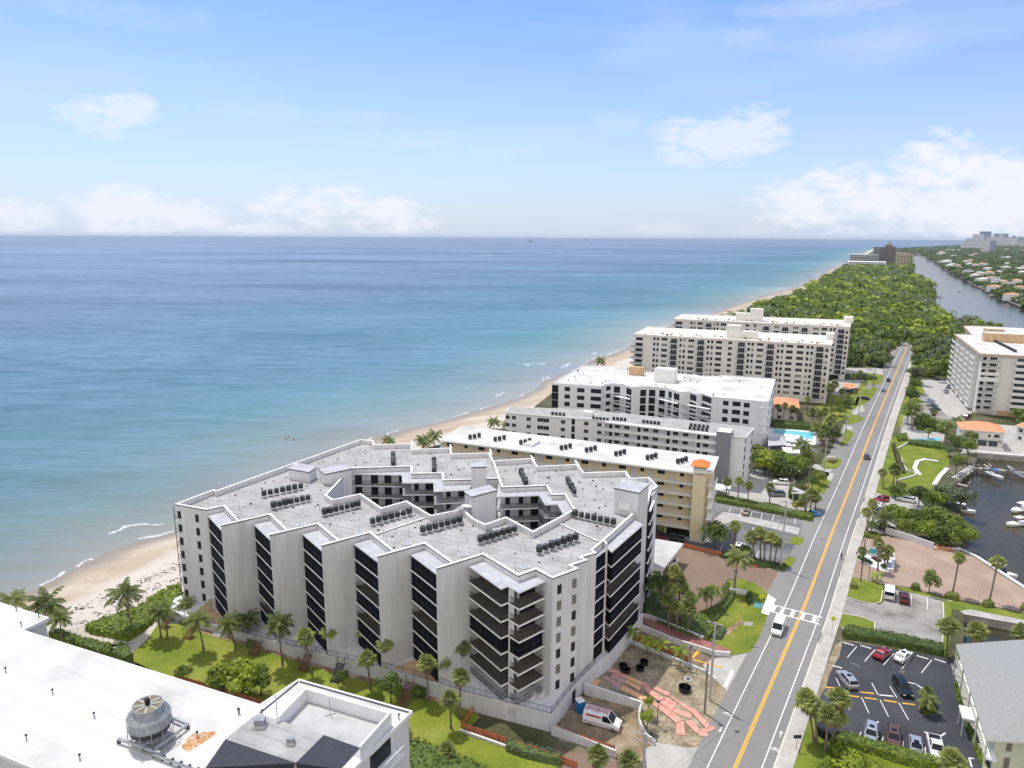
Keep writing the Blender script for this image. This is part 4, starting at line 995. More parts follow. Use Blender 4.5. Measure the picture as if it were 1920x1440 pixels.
bank(r1(1235,638), r1(1485,578), 7, ZR, 'west of the courtyard, second from the sea'); bank(r1(1595,708), r1(1870,635), 7, ZR, 'west of the courtyard, third from the sea')
bank(r2_(330,685), r2_(575,620), 7, ZR, 'beside the stair tower and its steps'); bank(r2_(715,750), r2_(942,682), 7, ZR, 'south of the courtyard corner')
bank(r2_(1107,818), r2_(1350,735), 7, ZR, 'nearest the south-east roof corner'); bank(r2_(1345,580), r2_(1600,635), 7, ZR, 'beside the tall lift tower')
for q, (a, b, w_) in enumerate([((132,185),(132,245),'farthest, first of the far wing'),((405,222),(405,290),'second of the far wing'),((985,300),(1018,372),'fourth of the far wing'),((1295,350),(1340,432),'fifth of the far wing')]):
    bank(r2_(*a), r2_(*b), 6, ZR, w_)
# roof hatches, vent pipes and small clutter on the membrane
def hatch(x, y, i):
    p = un(x,y,ZR); h = thing('roof_hatch', 'flat square roof vent on the grey condominium, '+i, 'roof vent', (p.x,p.y,ZR), .42)
    mb = MB(); mb.box(-.8,.8,-.6,.6,0,.22,m_frame); mb.build('curb', h, local=True); mb = MB(); mb.box(-.65,.65,-.45,.45,.22,.27,m_steel); mb.build('cover', h, local=True)
hp = [(r1(448,552),'nearest the sea corner'),(r1(705,668),'by the first inner corner from the sea'),(r1(1060,738),'by the second inner corner from the sea'),(r1(1500,800),'by the third inner corner'),(r1(1850,885),'by the fourth inner corner'),
   (r2_(600,860),'by the fifth inner corner'),(r2_(1012,940),'above the open balconies'),(r2_(1210,758),'behind the south-east bank of units'),(r2_(828,690),'below the courtyard wall'),
   (r2_(190,160),'farthest wing, first'),(r2_(452,195),'farthest wing, second'),(r2_(1015,270),'farthest wing, third'),(r2_(1318,315),'farthest wing, fourth')]
for (x,y), i in hp: hatch(x,y,i)
rr_ = random.Random(5); mb0 = MB(); mb0.tube([(0,0,0),(0,0,1.5)], .045, m_steel, 6); me_p = mb0.build('vent_pipe'); pm = me_p.data; bpy.data.objects.remove(me_p)
def inpoly(p, P):
    c = False
    for i in range(len(P)):
        a, b = P[i], P[i-1]
        if (a[1] > p[1]) != (b[1] > p[1]) and p[0] < (b[0]-a[0])*(p[1]-a[1])/(b[1]-a[1])+a[0]: c = not c
    return c
oi_, hi_ = offset(outline, .8), offset(hole_cw, .8); k = 0
while k < 90:
    p = (rr_.uniform(-75,55), rr_.uniform(100,235))
    if inpoly(p, oi_) and not inpoly(p, hole):
        o = bpy.data.objects.new('vent_pipe', pm); COL.objects.link(o); o.location = (*p, ZR); o.scale = (1,1,rr_.uniform(.5,1.15))
        tag(o, 'thin grey vent pipe standing on the grey condominium roof', 'vent pipe', 'vent pipes on the grey condominium roof'); k += 1
mb = MB(); k = 0
while k < 260:
    c_ = (rr_.uniform(-75,55), rr_.uniform(100,235))
    if inpoly(c_, oi_) and not inpoly(c_, hole):
        s_ = rr_.uniform(.06,.2); mb.box(c_[0]-s_, c_[0]+s_, c_[1]-s_, c_[1]+s_, ZR+.002, ZR+.2*rr_.random()+.06, rr_.choice([m_black, m_frame, m_ac])); k += 1
tag(mb.build('roof_conduit_block', condo), kind='stuff')
# metal stairs over the roof parapet
st = thing('roof_stairs', 'white metal stairs crossing the parapet beside the stair tower', 'stairs', un(858,950,ZR))
mb = MB(); a, b = un(838,970,ZR), un(868,948,ZR+2.0); d = (b-a).xy.normalized(); nrm = Vector((-d.y,d.x,0))
for s_ in (-.5,.5): mb.beam(a+nrm*s_, b+nrm*s_, .08, .25, m_frame)
for q in range(10): p = a.lerp(b, (q+.5)/10); mb.beam(p-nrm*.5, p+nrm*.5, .24, .05, m_frame)
mb.box(b.x-.2, b.x+2.2, b.y-.8, b.y+.8, b.z-.08, b.z, m_frame); mb.build('flight', st)
mb = MB()
for s_ in (-.5,.5):
    mb.tube([a+nrm*s_+Vector((0,0,.9)), a.lerp(b,.5)+nrm*s_+Vector((0,0,1.15)), b+nrm*s_+Vector((0,0,1)), b+nrm*s_+Vector((2,.3,1))], .04, m_metal, 6)
    for q in range(5): p = a.lerp(b, q/4)+nrm*s_; mb.beam(p, p+Vector((0,0,1.0)), .04, .04, m_metal)
mb.build('handrail', st)
# ------------------------------------------------------------ the other buildings
def base_of(pts): c = sum((Vector(p[:2]) for p in pts), Vector((0,0)))/len(pts); return (c.x, c.y, 0)
def roofpx(L, z): return [un(x,y,z).xy for x, y in L]
def shell(root, P, z, wall, top, over=.0, fas=None, fh=.6, par=.0):
    """walls, roof slab with optional overhang/fascia"""
    P = ccw([Vector(p) for p in P]); mb = MB(); I = offset(P, over) if over else P
    loopwall(mb, I, -.3, z-(fh if fas else 0), wall); mb.build('wall', root)
    mb = MB()
    if fas:
        loopwall(mb, P, z-fh, z, fas); flat(mb, [P], z-fh, fas, True)
        R2 = offset(P, .3); ring(mb, P, R2, z, m_coping if fas != m_tan else fas); loopwall(mb, list(reversed(R2)), z-.25, z, fas); flat(mb, [R2], z-.25, top)
    else:
        R2 = offset(P, .3); ring(mb, P, R2, z, m_coping); loopwall(mb, list(reversed(R2)), z-.35, z, wall); flat(mb, [R2], z-.35, top)
    mb.build('roof', root)
    return P, I
def rbox(root, L, z0, z1, m, tm=None, name='penthouse'):
    P = roofpx(L, z1); mb = MB(); mb.prism(ccw(P), z0, z1, m, tm or m); return mb.build(name, root)
def slots(seg, xs, ys):
    """choose the wall seen at picture column x"""
    for w_, xa, xb in seg:
        if min(xa,xb)-.1 <= xs <= max(xa,xb)+.1: return w_
    return seg[-1][0]

# --- yellow condominium
ZY = 18.2
yc = [(823.4,825),(1300,886),(1337.5,884.5),(1348.4,856),(865.6,798.4)]
Y = thing('yellow_condominium', 'long pale yellow condominium with open galleries, white roof and an orange-capped stair tower', 'apartment building', base_of(roofpx(yc, ZY)))
Pn = roofpx(yc, ZY); a, b = Pn[0], Pn[1]
bk, bl = Pn[3], Pn[4]; d = (b-a).normalized(); nrm = Vector((-d.y,d.x))
body = [a+nrm*1.7+d*.2, b+nrm*1.7, b+d*3.2+nrm*1.7, bk-d*.8-nrm*.6, bl+d*.6-nrm*.6]
mb = MB(); loopwall(mb, ccw(body), 3.0, ZY-.4, m_yellow)
flat(mb, [ccw(body)], 3.0, m_wallg, True); mb.build('wall', Y)
mb = MB(); RP = ccw(Pn); mb.prism(RP, ZY-.42, ZY, m_whiter, m_white); mb.build('roof', Y)
wY = Wall(a, b); FY = 2.96
mb = MB()
for i in range(5):
    z = 3.0+FY*i; wY.box(mb, .2, wY.L, z-.26, z, -1.72, -.2, m_cream)
mb.build('gallery_slab', Y)
mb = MB()
for i in range(5):
    z = 3.0+FY*i
    wY.box(mb, .2, wY.L, z+.98, z+1.05, -.30, -.22, m_frame); wY.box(mb, .2, wY.L, z+.12, z+.40, -.30, -.22, m_cream)
    for q in range(int(wY.L/.45)): u = .2+q*.45; wY.box(mb, u, u+.05, z, z+.98, -.28, -.24, m_frame)
mb.build('gallery_railing', Y)
mb = MB(); wYb = Wall(body[0], body[1])
for q in range(12):
    u = wYb.L*q/11; wYb.box(mb, max(0,u-.25), min(wYb.L,u+.25), 0, 3.0, -.5, -.01, m_yellowp)
    wYb.box(mb, max(0,u-.25), min(wYb.L,u+.25), 0, 3.0, -9.5, -9.0, m_yellowp)
mb.build('parking_pillar', Y)
mb = MB(); wYb.box(mb, 0, wYb.L, 0, 2.9, -15.2, -15, m_wallg); mb.build('parking_back_wall', Y)
yw = Parts(Y, 'window'); ydp = Parts(Y, 'door', 60); mw_ = winmesh(1.0, .95, 1, m_dframe, m_glass, 2); mw2 = winmesh(1.9, .95, 2, m_dframe, m_glass)
md_ = winmesh(.95, 2.1, 1, m_frame, m_bluish if False else mat('pale_blue_door', (.50,.56,.60), .6, .05)); md2 = winmesh(.95, 2.1, 1, m_frame, mat('beige_door', (.62,.56,.44), .6, .05))
for i in range(4,-1,-1):
    z = 3.0+FY*i; u = wYb.L-3.0; q = 0
    while u > 3:
        yw.add(mw_, wYb, u, z+1.35); ydp.add(md_ if q%2 else md2, wYb, u-2.3, z+.03); yw.add(mw2, wYb, u-5.3, z+1.35); ydp.add(md2 if q%3 else md_, wYb, u-8.0, z+.03); u -= 10.2; q += 1
yw.done(); ydp.done()
# stair tower with the orange hipped cap
wf_ = Wall(b, b+d*3.1); mb = MB(); tp = [b-nrm*.25, b+d*3.0-nrm*.25, b+d*3.0+nrm*3.1, b+nrm*3.1]; mb.prism(ccw(tp), 0, ZY-.43, m_yellowp); mb.build('stair_tower', Y)
mb = MB(); mb.prism(ccw([p+Vector((0,0)) for p in tp]), ZY+.002, ZY+1.9, m_whiter)
for q in range(4): p = tp[0].lerp(tp[1], (q+.5)/4); mb.obox(p, d, nrm, .28, .04, ZY+1.1, ZY+1.6, m_wallg)
mb.build('cupola', Y)
mb = MB(); O = offset(ccw(tp), -.7); c_ = sum(O, Vector((0,0)))/4; zz = ZY+1.9
mb.prism(O, zz, zz+.12, m_orange); r_a = c_-d*.6; r_b = c_+d*.6
q = [Vector((*p,zz+.12)) for p in O]; rr0 = Vector((*c_, zz+1.5))
for i in range(4): mb.poly([q[i], q[(i+1)%4], rr0], m_orange)
mb.build('tiled_cap', Y)
mb = MB()
for i in range(6):                                # outside stair landings on the north-east end
    z = .2+2.96*i; p = b+d*3.6+nrm*(2.5); mb.obox(p+d*.9, d, nrm, .9, 2.4, z+.0, z+.15, m_whiter); mb.obox(p+d*1.8, d, nrm, .06, 2.4, z+.15, z+1.1, m_frame)
    if i < 5: mb.hexa([Vector((*(p+d*.2-nrm*2.2),z+.15)),Vector((*(p+d*1.6-nrm*2.2),z+.15)),Vector((*(p+d*1.6-nrm*1.9),z+.15)),Vector((*(p+d*.2-nrm*1.9),z+.15))], [Vector((*(p+d*.2+nrm*1.6),z+2.95)),Vector((*(p+d*1.6+nrm*1.6),z+2.95)),Vector((*(p+d*1.6+nrm*2.0),z+2.95)),Vector((*(p+d*.2+nrm*2.0),z+2.95))], m_whiter)
mb.build('outside_stairs', Y)
for i, (x, y) in enumerate([(889,817),(936,821),(984,827),(1060,837),(1107,841),(1162,848),(1221,855),(1278,862)]):
    P_ = un(x,y,ZY+.8).xy
    for k, dd_ in enumerate(((-.8,-1.2),(.2,-.1),(1.0,1.5))):
        place_ac(P_+d*dd_[0]*.9+nrm*dd_[1], ZY+.25, 'dark air conditioning unit of the %s cluster along the long white roof' % ORD[i], 'air conditioner clusters on the yellow condominium roof', 1.15)
sk = thing('roof_access_box', 'low white box on the long white roof of the yellow condominium', 'roof box', un(998,833,ZY)); P_ = un(998,833,ZY).xy
mb = MB(); mb.obox(P_, (.45,.89), (-.89,.45), 2.6, 1.3, ZY+.005, ZY+.8, m_bluish, m_whiter); mb.build('curb', sk)

# --- grey condominium behind the yellow one
ZG = 16.1
gc = [(946.9,773),(1040,781),(1079,784),(1112,786),(1397.8,820),(1414.5,802.5),(1300,789),(1100,768),(956,762.5)]
Gp = roofpx(gc, ZG); Gb = thing('grey_condominium', 'low light grey condominium with long open galleries and a dark grey stair tower', 'apartment building', base_of(Gp))
P_, I_ = shell(Gb, Gp, ZG, m_bluish, m_roofg, .25, m_coping, .35)
wg = Wall(Gp[3], Gp[4]); FG = 2.68
gw = Parts(Gb, 'window')
wl = [Wall(Gp[0],Gp[1]),Wall(Gp[1],Gp[2]),Wall(Gp[2],Gp[3])]
seg = [(wl[0],946,1040),(wl[1],1040,1079),(wl[2],1079,1112),(wg,1112,1398)]
W3 = winmesh(1.5,1.3,2,m_frame); W4 = winmesh(2.2,1.4,2,m_frame); W5 = winmesh(1.1,2.2,1,m_dframe)
for (x, y, me) in [(951.5,778,W3),(963.5,780,W3),(991,785,W3),(1013,787,W4),(1023.5,788,W4),(1055.5,791,W3),(1074.5,795,W5),(1099,798,W3),(1123.5,799,W3)]:
    w_ = slots(seg, x, y); u, z = w_.hit(x, y)
    for i in range(6): gw.add(me, w_, u, ZG-2.35-FG*i, -.22)
gw.done()
u0, _ = wg.hit(1136, 800); u1, _ = wg.hit(1344, 830)
mb = MB()
for i in range(1,7): z = ZG-.35-FG*i; wg.box(mb, u0, u1, z-.1, z+.12, -.24, 1.4, m_whiter); wg.box(mb, u0, u1, z+.121, z+.95, 1.3, 1.4, m_bluish)
mb.build('gallery', Gb)
mb = MB()
for q in range(1,3): u = u0+(u1-u0)*(.62 if q == 1 else .83); wg.box(mb, u-.12, u+.12, 0, ZG-.36, 1.401, 1.55, m_whiter)
wg.box(mb, u0-.15, u0, 0, ZG-.36, -.24, 1.42, m_bluish); wg.box(mb, u0, u1, ZG-.5, ZG-.04, .001, 1.5, m_coping); mb.build('gallery_pillar', Gb)
gd = Parts(Gb, 'gallery_window'); md3 = winmesh(.95,2.05,1,m_dframe); mw3 = winmesh(1.7,1.2,2,m_frame)
for i in range(6):
    u = u0+1.6; q = 0
    while u < u1-1.5: gd.add(md3 if q%3 == 0 else mw3, wg, u, ZG-.35-FG*(i+1)+(.14 if q%3 == 0 else .95), -.2); u += (2.3,3.2,4.1)[q%3]; q += 1
gd.done()
ta, _ = wg.hit(1345,815); tb, _ = wg.hit(1371.5,815); mb = MB(); wg.box(mb, ta, tb, 0, ZG+1.3, -3.2, 1.7, m_greyt, m_whiter); mb.build('stair_tower', Gb)
wr = Wall(Gp[4], Gp[5]); ewp = Parts(Gb, 'end_window')
for i in range(6):
    for u in (1.6, wr.L-1.8): ewp.add(winmesh(1.3,1.6,1,m_dframe), wr, u, ZG-2.4-FG*i, -.22)
for i, (a_, b_, n_) in enumerate([((1036,771.5),(1057,773.5),4),((1113,780.5),(1139,783),5),((1151,781),(1172,783),4),((1207,786.5),(1235,789.5),5),((1296,793),(1327,796.5),5),((1294,798.5),(1325,802),5)]):
    A, B = un(*a_,ZG+.9), un(*b_,ZG+.9)
    for k in range(n_): place_ac(A.lerp(B,k/(n_-1)).xy, ZG-.2, 'grey air conditioning unit in the %s row from the sea on the low grey condominium' % ORD[i], 'air conditioners on the low grey condominium', 1.05)
rbox(Gb, [(1093,772),(1110,774),(1113,769.5),(1097,768)], ZG-.3, ZG+1.2, m_bluish, m_whiter)

# --- white condominium with the wavy front
Z5 = 16.8
near5 = [(1035.5,718),(1127,724.2),(1136,720.2),(1150,718.5),(1168,720),(1184,725.5),(1215,724),(1251,727.2),(1274,734.7),(1293,734),(1306.7,738.5),(1317.5,738),(1333.7,743.5),(1423,751.6),(1432.6,753),(1442,751)]
far5 = [(1454.3,710.3),(1359.5,703.5),(1339,704.5),(1314.8,704.5),(1304,702),(1250,698),(1191,695.6),(1142.7,686),(1092.7,685)]
P5 = roofpx(near5+far5, Z5); B5 = thing('white_wavy_condominium', 'bright white condominium with a wavy facade, dark windows and a white roof', 'apartment building', base_of(P5))
# recessed balcony stacks are cut into the front
P_, I_ = shell(B5, P5, Z5, m_bluish, m_white, 0, None)
seg = []
for i in range(len(near5)-1):
    if near5[i+1][0] > near5[i][0]: seg.append((Wall(P5[i], P5[i+1]), near5[i][0], near5[i+1][0]))
w5 = Parts(B5, 'window')
def c5(X, Y, wpx, h, n_=5, sp=3.15, k=8.0, ox=1020, oy=680, mull=2, gm=None, drop=0):
    x, y = ox+X/k, oy+Y/k; w_ = slots(seg, x, y); u, z = w_.hit(x, y); u2, _ = w_.hit(x+wpx/k/2, y); u3, _ = w_.hit(x-wpx/k/2, y); ww = min(abs(u2-u3), w_.L*.95)
    u = min(max(u, ww/2+.02), w_.L-ww/2-.02)
    h *= 1.15; me = winmesh(max(.6,ww*1.08), h, mull, m_dframe, gm or m_glass, 2)
    for i in range(n_):
        w5.add(me, w_, u, z-h/2-sp*i-drop)
c5(350,395,75,1.5); c5(553,413,100,1.5,mull=3); c5(822,430,145,1.5,mull=4); c5(965,385,60,1.5); c5(1095,405,85,2.3); c5(1280,435,70,2.2); c5(1488,455,80,2.3); c5(1623,455,85,2.3); c5(1773,465,80,2.4); c5(165,390,90,2.6)
for a_ in ((160,358,65,2.3),(270,372,40,2.2),(365,400,70,2.2),(590,410,80,2.0),(800,440,170,1.9),(1040,487,70,1.5),(1190,498,105,1.5),(1330,515,75,1.5)): c5(*a_, k=7.385, ox=1220, oy=690)
w5.done()
mb = MB()
for (X, Y, wp_) in ((1180,470,150),):
    x, y = 1020+X/8, 680+Y/8
for (x0, x1, yy) in ((1152,1183,741),(1236,1273,747),(1283,1333,757),(1423,1441,764)):
    wa = slots(seg, x0, yy); wb_ = slots(seg, x1, yy); ua, z = wa.hit(x0,yy); ub, _ = wb_.hit(x1,yy); A = wa.P(ua); B = wb_.P(ub); wn = Wall(A, B)
    for i in range(4): mb = MB(); wn.box(mb, 0, wn.L, z-.15-3.15*i, z+.1-3.15*i, -.3, 1.3, m_whiter); mb.build('balcony', B5)
we = Wall(P5[15], P5[16]); ewp = Parts(B5, 'end_window')
for i in range(5):
    for q in range(3): ewp.add(winmesh(2.1,1.7,2,m_dframe), we, 2.5+q*(we.L-4)/2.6, Z5-2.9-3.15*i)
rbox(B5, [(1230,700),(1262,703),(1268,694),(1238,691.5)], Z5-.34, Z5+4.2, m_whiter, m_whiter, 'lift_house') if False else None
def abox(root, px, py, z0, w_, dp, h, ang, m, tm=None, name='penthouse'):
    p = un(px,py,z0).xy; dx = (math.cos(ang), math.sin(ang)); dy = (-dx[1], dx[0]); mb = MB(); mb.obox(p, dx, dy, w_/2, dp/2, z0, z0+h, m, tm or m); return mb.build(name, root)
a5 = math.atan2((P5[13]-P5[0]).y, (P5[13]-P5[0]).x)
abox(B5, 1247.5, 714.5, Z5-.34, 8.5, 7, 5.4, a5, m_whiter, m_white, 'lift_house')
abox(B5, 1193.5, 702.5, Z5-.3, 6.2, 3, 3.6, a5, m_tanw, None, 'cooling_screen')
mb = MB(); rr_ = random.Random(11)
for i in range(60):
    p = un(rr_.uniform(1060,1435), rr_.uniform(694,745), Z5-.3)
    if inpoly((p.x,p.y), offset(ccw(P5),1)): s_ = rr_.uniform(.12,.4); mb.box(p.x-s_,p.x+s_,p.y-s_,p.y+s_,Z5-.33,Z5-.33+rr_.uniform(.2,.8), rr_.choice([m_wallg,m_frame,m_tanw,m_ac]))
tag(mb.build('roof_vent', B5), kind='stuff')

# --- two cream slab blocks
def slabblock(name, label, near, far, z, cols, nfl, fh, base_px, pent, sidew):
    Pq = roofpx(near+far, z); B = thing(name, label, 'apartment building', base_of(Pq))
    shell(B, Pq, z, m_cream, m_creamr, .35, m_creamr, 1.1)
    I = offset(ccw([Vector(p) for p in Pq]), .35)
    A0, B0 = Pq[0], Pq[1]; d_ = (B0-A0).normalized(); n_ = Vector((d_.y,-d_.x)); w_ = Wall(A0-n_*.35+d_*.35, B0-n_*.35-d_*.35)
    ww = Parts(B, 'window'); bb = Parts(B, 'balcony')
    M1, M2, M3 = winmesh(1.05,1.5,1,m_dframe,rows=2), winmesh(1.8,1.5,2,m_frame), winmesh(2.9,1.5,3,m_frame)
    M1b, M3b = winmesh(.95,1.35,1,m_frame,m_blind,2), winmesh(2.8,1.35,3,m_frame,m_blind,2)
    mbb = MB(); mbb.box(-2.1,2.1,-1.3,0,-.16,0,m_slab); 
    for x0,x1,y0,y1 in ((-2.1,2.1,-1.3,-1.24),(-2.1,-2.04,-1.235,0),(2.04,2.1,-1.235,0)): mbb.box(x0,x1,y0,y1,.12,.2,m_rail); mbb.box(x0,x1,y0,y1,1.0,1.07,m_rail)
    for q in range(22): x = -2.05+q*.19; mbb.box(x,x+.035,-1.29,-1.25,0,1.0,m_rail)
    mbb.box(-1.5,1.5,-.05,-.002,.02,2.15,m_glass)
    for q in range(4): mbb.box(-1.5+q-.05,-1.5+q+.05,-.1,-.051,.02,2.15,m_frame)
    tmp = mbb.build('balcony'); MBal = tmp.data; bpy.data.objects.remove(tmp); r_ = random.Random(len(cols))
    for (t, x, y) in cols:
        u, zz = w_.hit(x, y)
        for i in range(nfl):
            zc = zz-fh*i
            if zc < 1.2: continue
            if t == 'B': bb.add(MBal, w_, u, zc-1.25, 0)
            elif t == '1': ww.add(M1b if r_.random() < .18 else M1, w_, u, zc-.67)
            elif t == '2': ww.add(M2, w_, u, zc-.67)
            else: ww.add(M3b if r_.random() < .2 else M3, w_, u, zc-.67)
    ww.done(); bb.done()
    return B, w_, Pq
q1 = lambda x, y: (1180+x/8, 560+y/8); q2 = lambda x, y: (1400+x/8, 560+y/8)
cols6 = [('1',*q1(378,600)),('1',*q1(430,603)),('3',*q1(528,610)),('B',*q1(670,630)),('1',*q1(772,620)),('1',*q1(827,624)),('3',*q1(930,632)),('B',*q1(1075,650)),('1',*q1(1187,645)),('1',*q1(1243,649)),('3',*q1(1347,655)),('2',*q1(1515,662)),('B',*q1(1685,682)),('1',*q1(1795,678)),('1',*q1(1852,682)),
   ('3',*q2(205,687)),('B',*q2(360,712)),('1',*q2(478,703)),('1',*q2(538,706)),('3',*q2(648,713)),('3',*q2(808,722)),('1',*q2(920,730)),('1',*q2(982,732)),('B',*q2(1100,755)),('1',*q2(1205,778))]
B6, w6, P6 = slabblock('cream_slab_block', 'long cream ten storey block with dark balcony columns, nearer of the two parallel slabs', [(1187,626),(1560.5,646.5)], [(1563,629),(1213.7,612.5)], 27.8, cols6, 10, 2.78, None, None, None)
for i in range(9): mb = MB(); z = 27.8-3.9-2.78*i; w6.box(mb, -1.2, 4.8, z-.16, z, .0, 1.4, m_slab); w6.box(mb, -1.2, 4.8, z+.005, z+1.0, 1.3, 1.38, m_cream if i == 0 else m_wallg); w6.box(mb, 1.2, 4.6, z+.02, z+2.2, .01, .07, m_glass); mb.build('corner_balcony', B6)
a6 = math.atan2(w6.t.y, w6.t.x)
abox(B6, 1375, 633, 27.5, 6.5, 6, 6.2, a6, m_cream, m_creamr); abox(B6, 1402, 634.5, 27.5, 9, 5, 3.6, a6, m_cream, m_creamr, 'plant_room'); abox(B6, 1556, 636, 27.5, 3.5, 7, 3.0, a6, m_cream, m_creamr, 'stair_head')
cols7 = [('1',*q1(935,368)),('1',*q1(982,370)),('3',*q1(1065,375)),('B',*q1(1190,395)),('1',*q1(1277,383)),('1',*q1(1325,386)),('3',*q1(1413,390)),('2',*q1(1770,404)),('1',*q1(1885,408)),
   ('B',*q2(293,440)),('3',*q2(450,427)),('B',*q2(580,452)),('3',*q2(738,438)),('B',*q2(870,462)),('3',*q2(1040,455)),('3',*q2(1168,460)),('1',*q2(1265,465)),('1',*q2(1317,467)),('B',*q2(1420,487)),('1',*q2(1505,510))]
B7, w7, P7 = slabblock('cream_slab_block', 'long cream ten storey block with a white roof, farther of the two parallel slabs', [(1262,597.5),(1594.5,612.5)], [(1597,600),(1278,588.5)], 29.2, cols7, 9, 2.78, None, None, None)
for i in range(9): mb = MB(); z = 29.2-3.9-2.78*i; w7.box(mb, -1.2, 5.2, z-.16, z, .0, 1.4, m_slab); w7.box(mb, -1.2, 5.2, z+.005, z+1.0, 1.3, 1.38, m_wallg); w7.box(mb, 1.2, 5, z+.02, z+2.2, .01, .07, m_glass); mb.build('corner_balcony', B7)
mb = MB(); w7.box(mb, w7.L-13, w7.L-3, 0, 2.4, .01, .08, m_black); mb.build('carport_opening', B7)
abox(B7, 1418, 601.5, 28.9, 7, 6, 7.0, a6, m_cream, m_creamr); abox(B7, 1395, 600.5, 28.9, 9, 6, 4.2, a6, m_cream, m_creamr, 'plant_room'); abox(B7, 1590.5, 604.5, 28.9, 4.5, 8, 3.2, a6, m_cream, m_creamr, 'stair_head')
for (B, w_, z, lab_) in ((B6, w6, 27.55, 'nearer'), (B7, w7, 28.95, 'farther')):
    mb = MB(); rr_ = random.Random(3)
    for i in range(70):
        p = w_.P(rr_.uniform(3,w_.L-3), -rr_.uniform(2,9)); s_ = rr_.uniform(.12,.5); mb.box(p.x-s_,p.x+s_,p.y-s_,p.y+s_,z,z+rr_.uniform(.2,.9), rr_.choice([m_wallg,m_frame,m_tanw,m_ac]))
    tag(mb.build('roof_vent', B), kind='stuff')

# --- big beige block on the right
Z8 = 27.0
P8 = roofpx([(1789.3,625.6),(1837.7,662.6),(2080,676),(2080,622),(1850,611.5),(1806.5,610.5),(1822,627.3)], Z8)
B8 = thing('beige_condominium', 'wide beige condominium with tan roof fascia and stacked white balconies at the right edge', 'apartment building', base_of(P8[:3]))
shell(B8, P8, Z8, m_cream, m_white, 1.1, m_tan, .9)
wf8 = Wall(P8[1], P8[2]); wl8 = Wall(P8[0], P8[1]); d_ = wf8.t; off = 1.1
mw = Parts(B8, 'window'); M3w = winmesh(2.6,1.25,3,m_frame,rows=1); F8 = 2.72
for i in range(9):
    z = Z8-.95-F8*(i+1); mb = MB()
    wf8.box(mb, 1.1, 8.2, z-.18, z, -off, .5, m_slab); 
    if i in (2,3): wf8.box(mb, 1.1, 8.2, z+.005, z+(1.6 if i==3 else 1.05), .4, .5, m_whiter); wf8.box(mb, 1.1, 1.25, z+.005, z+F8-.2, -off, .39, m_whiter)
    else: wf8.box(mb, 1.1, 8.2, z+.005, z+1.0, .42, .5, m_wallg)
    wf8.box(mb, 1.6, 3.0, z+.02, z+2.1, -off+.01, -off+.08, m_glass)
    mw.add(M3w, wf8, 5.6, z+.95, -off+.01)
    mb.build('corner_balcony', B8)
    for q in range(3):
        mb = MB(); u = 13.5+q*13; wf8.box(mb, u, u+7, z-.18, z, -off, .4, m_slab); wf8.box(mb, u, u+7, z+.005, z+1.05, .3, .4, m_whiter); wf8.box(mb, u+.8, u+6.2, z+.9, z+2.1, -off+.01, -off+.07, m_glassb); mb.build('balcony', B8)
    for q in range(5):
        mb = MB(); u = 1.5+q*(wl8.L-4)/5; L8 = (wl8.L-4)/5*.72
        wl8.box(mb, u, u+L8, z-.16, z, -off, .9, m_slab); wl8.box(mb, u, u+L8, z+.005, z+1.05, .8, .9, m_cream if (i+q)%4 else m_whiter); wl8.box(mb, u+.1, u+.9, z+.3, z+1.9, -off+.01, -off+.08, m_glass); wl8.box(mb, u+L8-.08, u+L8, z+.005, z+2.3, -off, .79, m_cream); mb.build('balcony', B8)
mw.done()
mb = MB(); wf8.box(mb, 9.5, 60, 0, 2.2, -off+.01, -off+.3, m_tanw); mb.build('ground_floor_screen', B8)
a8 = math.atan2(d_.y, d_.x)
abox(B8, 1879, 641, Z8-.24, 16, 6, 4.3, a8, m_tanw, m_creamr, 'plant_room'); abox(B8, 1862, 630, Z8-.24, 8, 6, 4.0, a8, m_tan, m_creamr, 'lift_house')
A, B = un(1844,630,Z8), un(1903,659,Z8)
for i in range(15):
    p = A.lerp(B, i/14).xy
    for k in (-1,1): place_ac(p+Vector((d_.y,-d_.x))*k*.8, Z8-.2, 'dark air conditioning unit in the double row crossing the beige condominium roof', 'air conditioners on the beige condominium', 1.1)

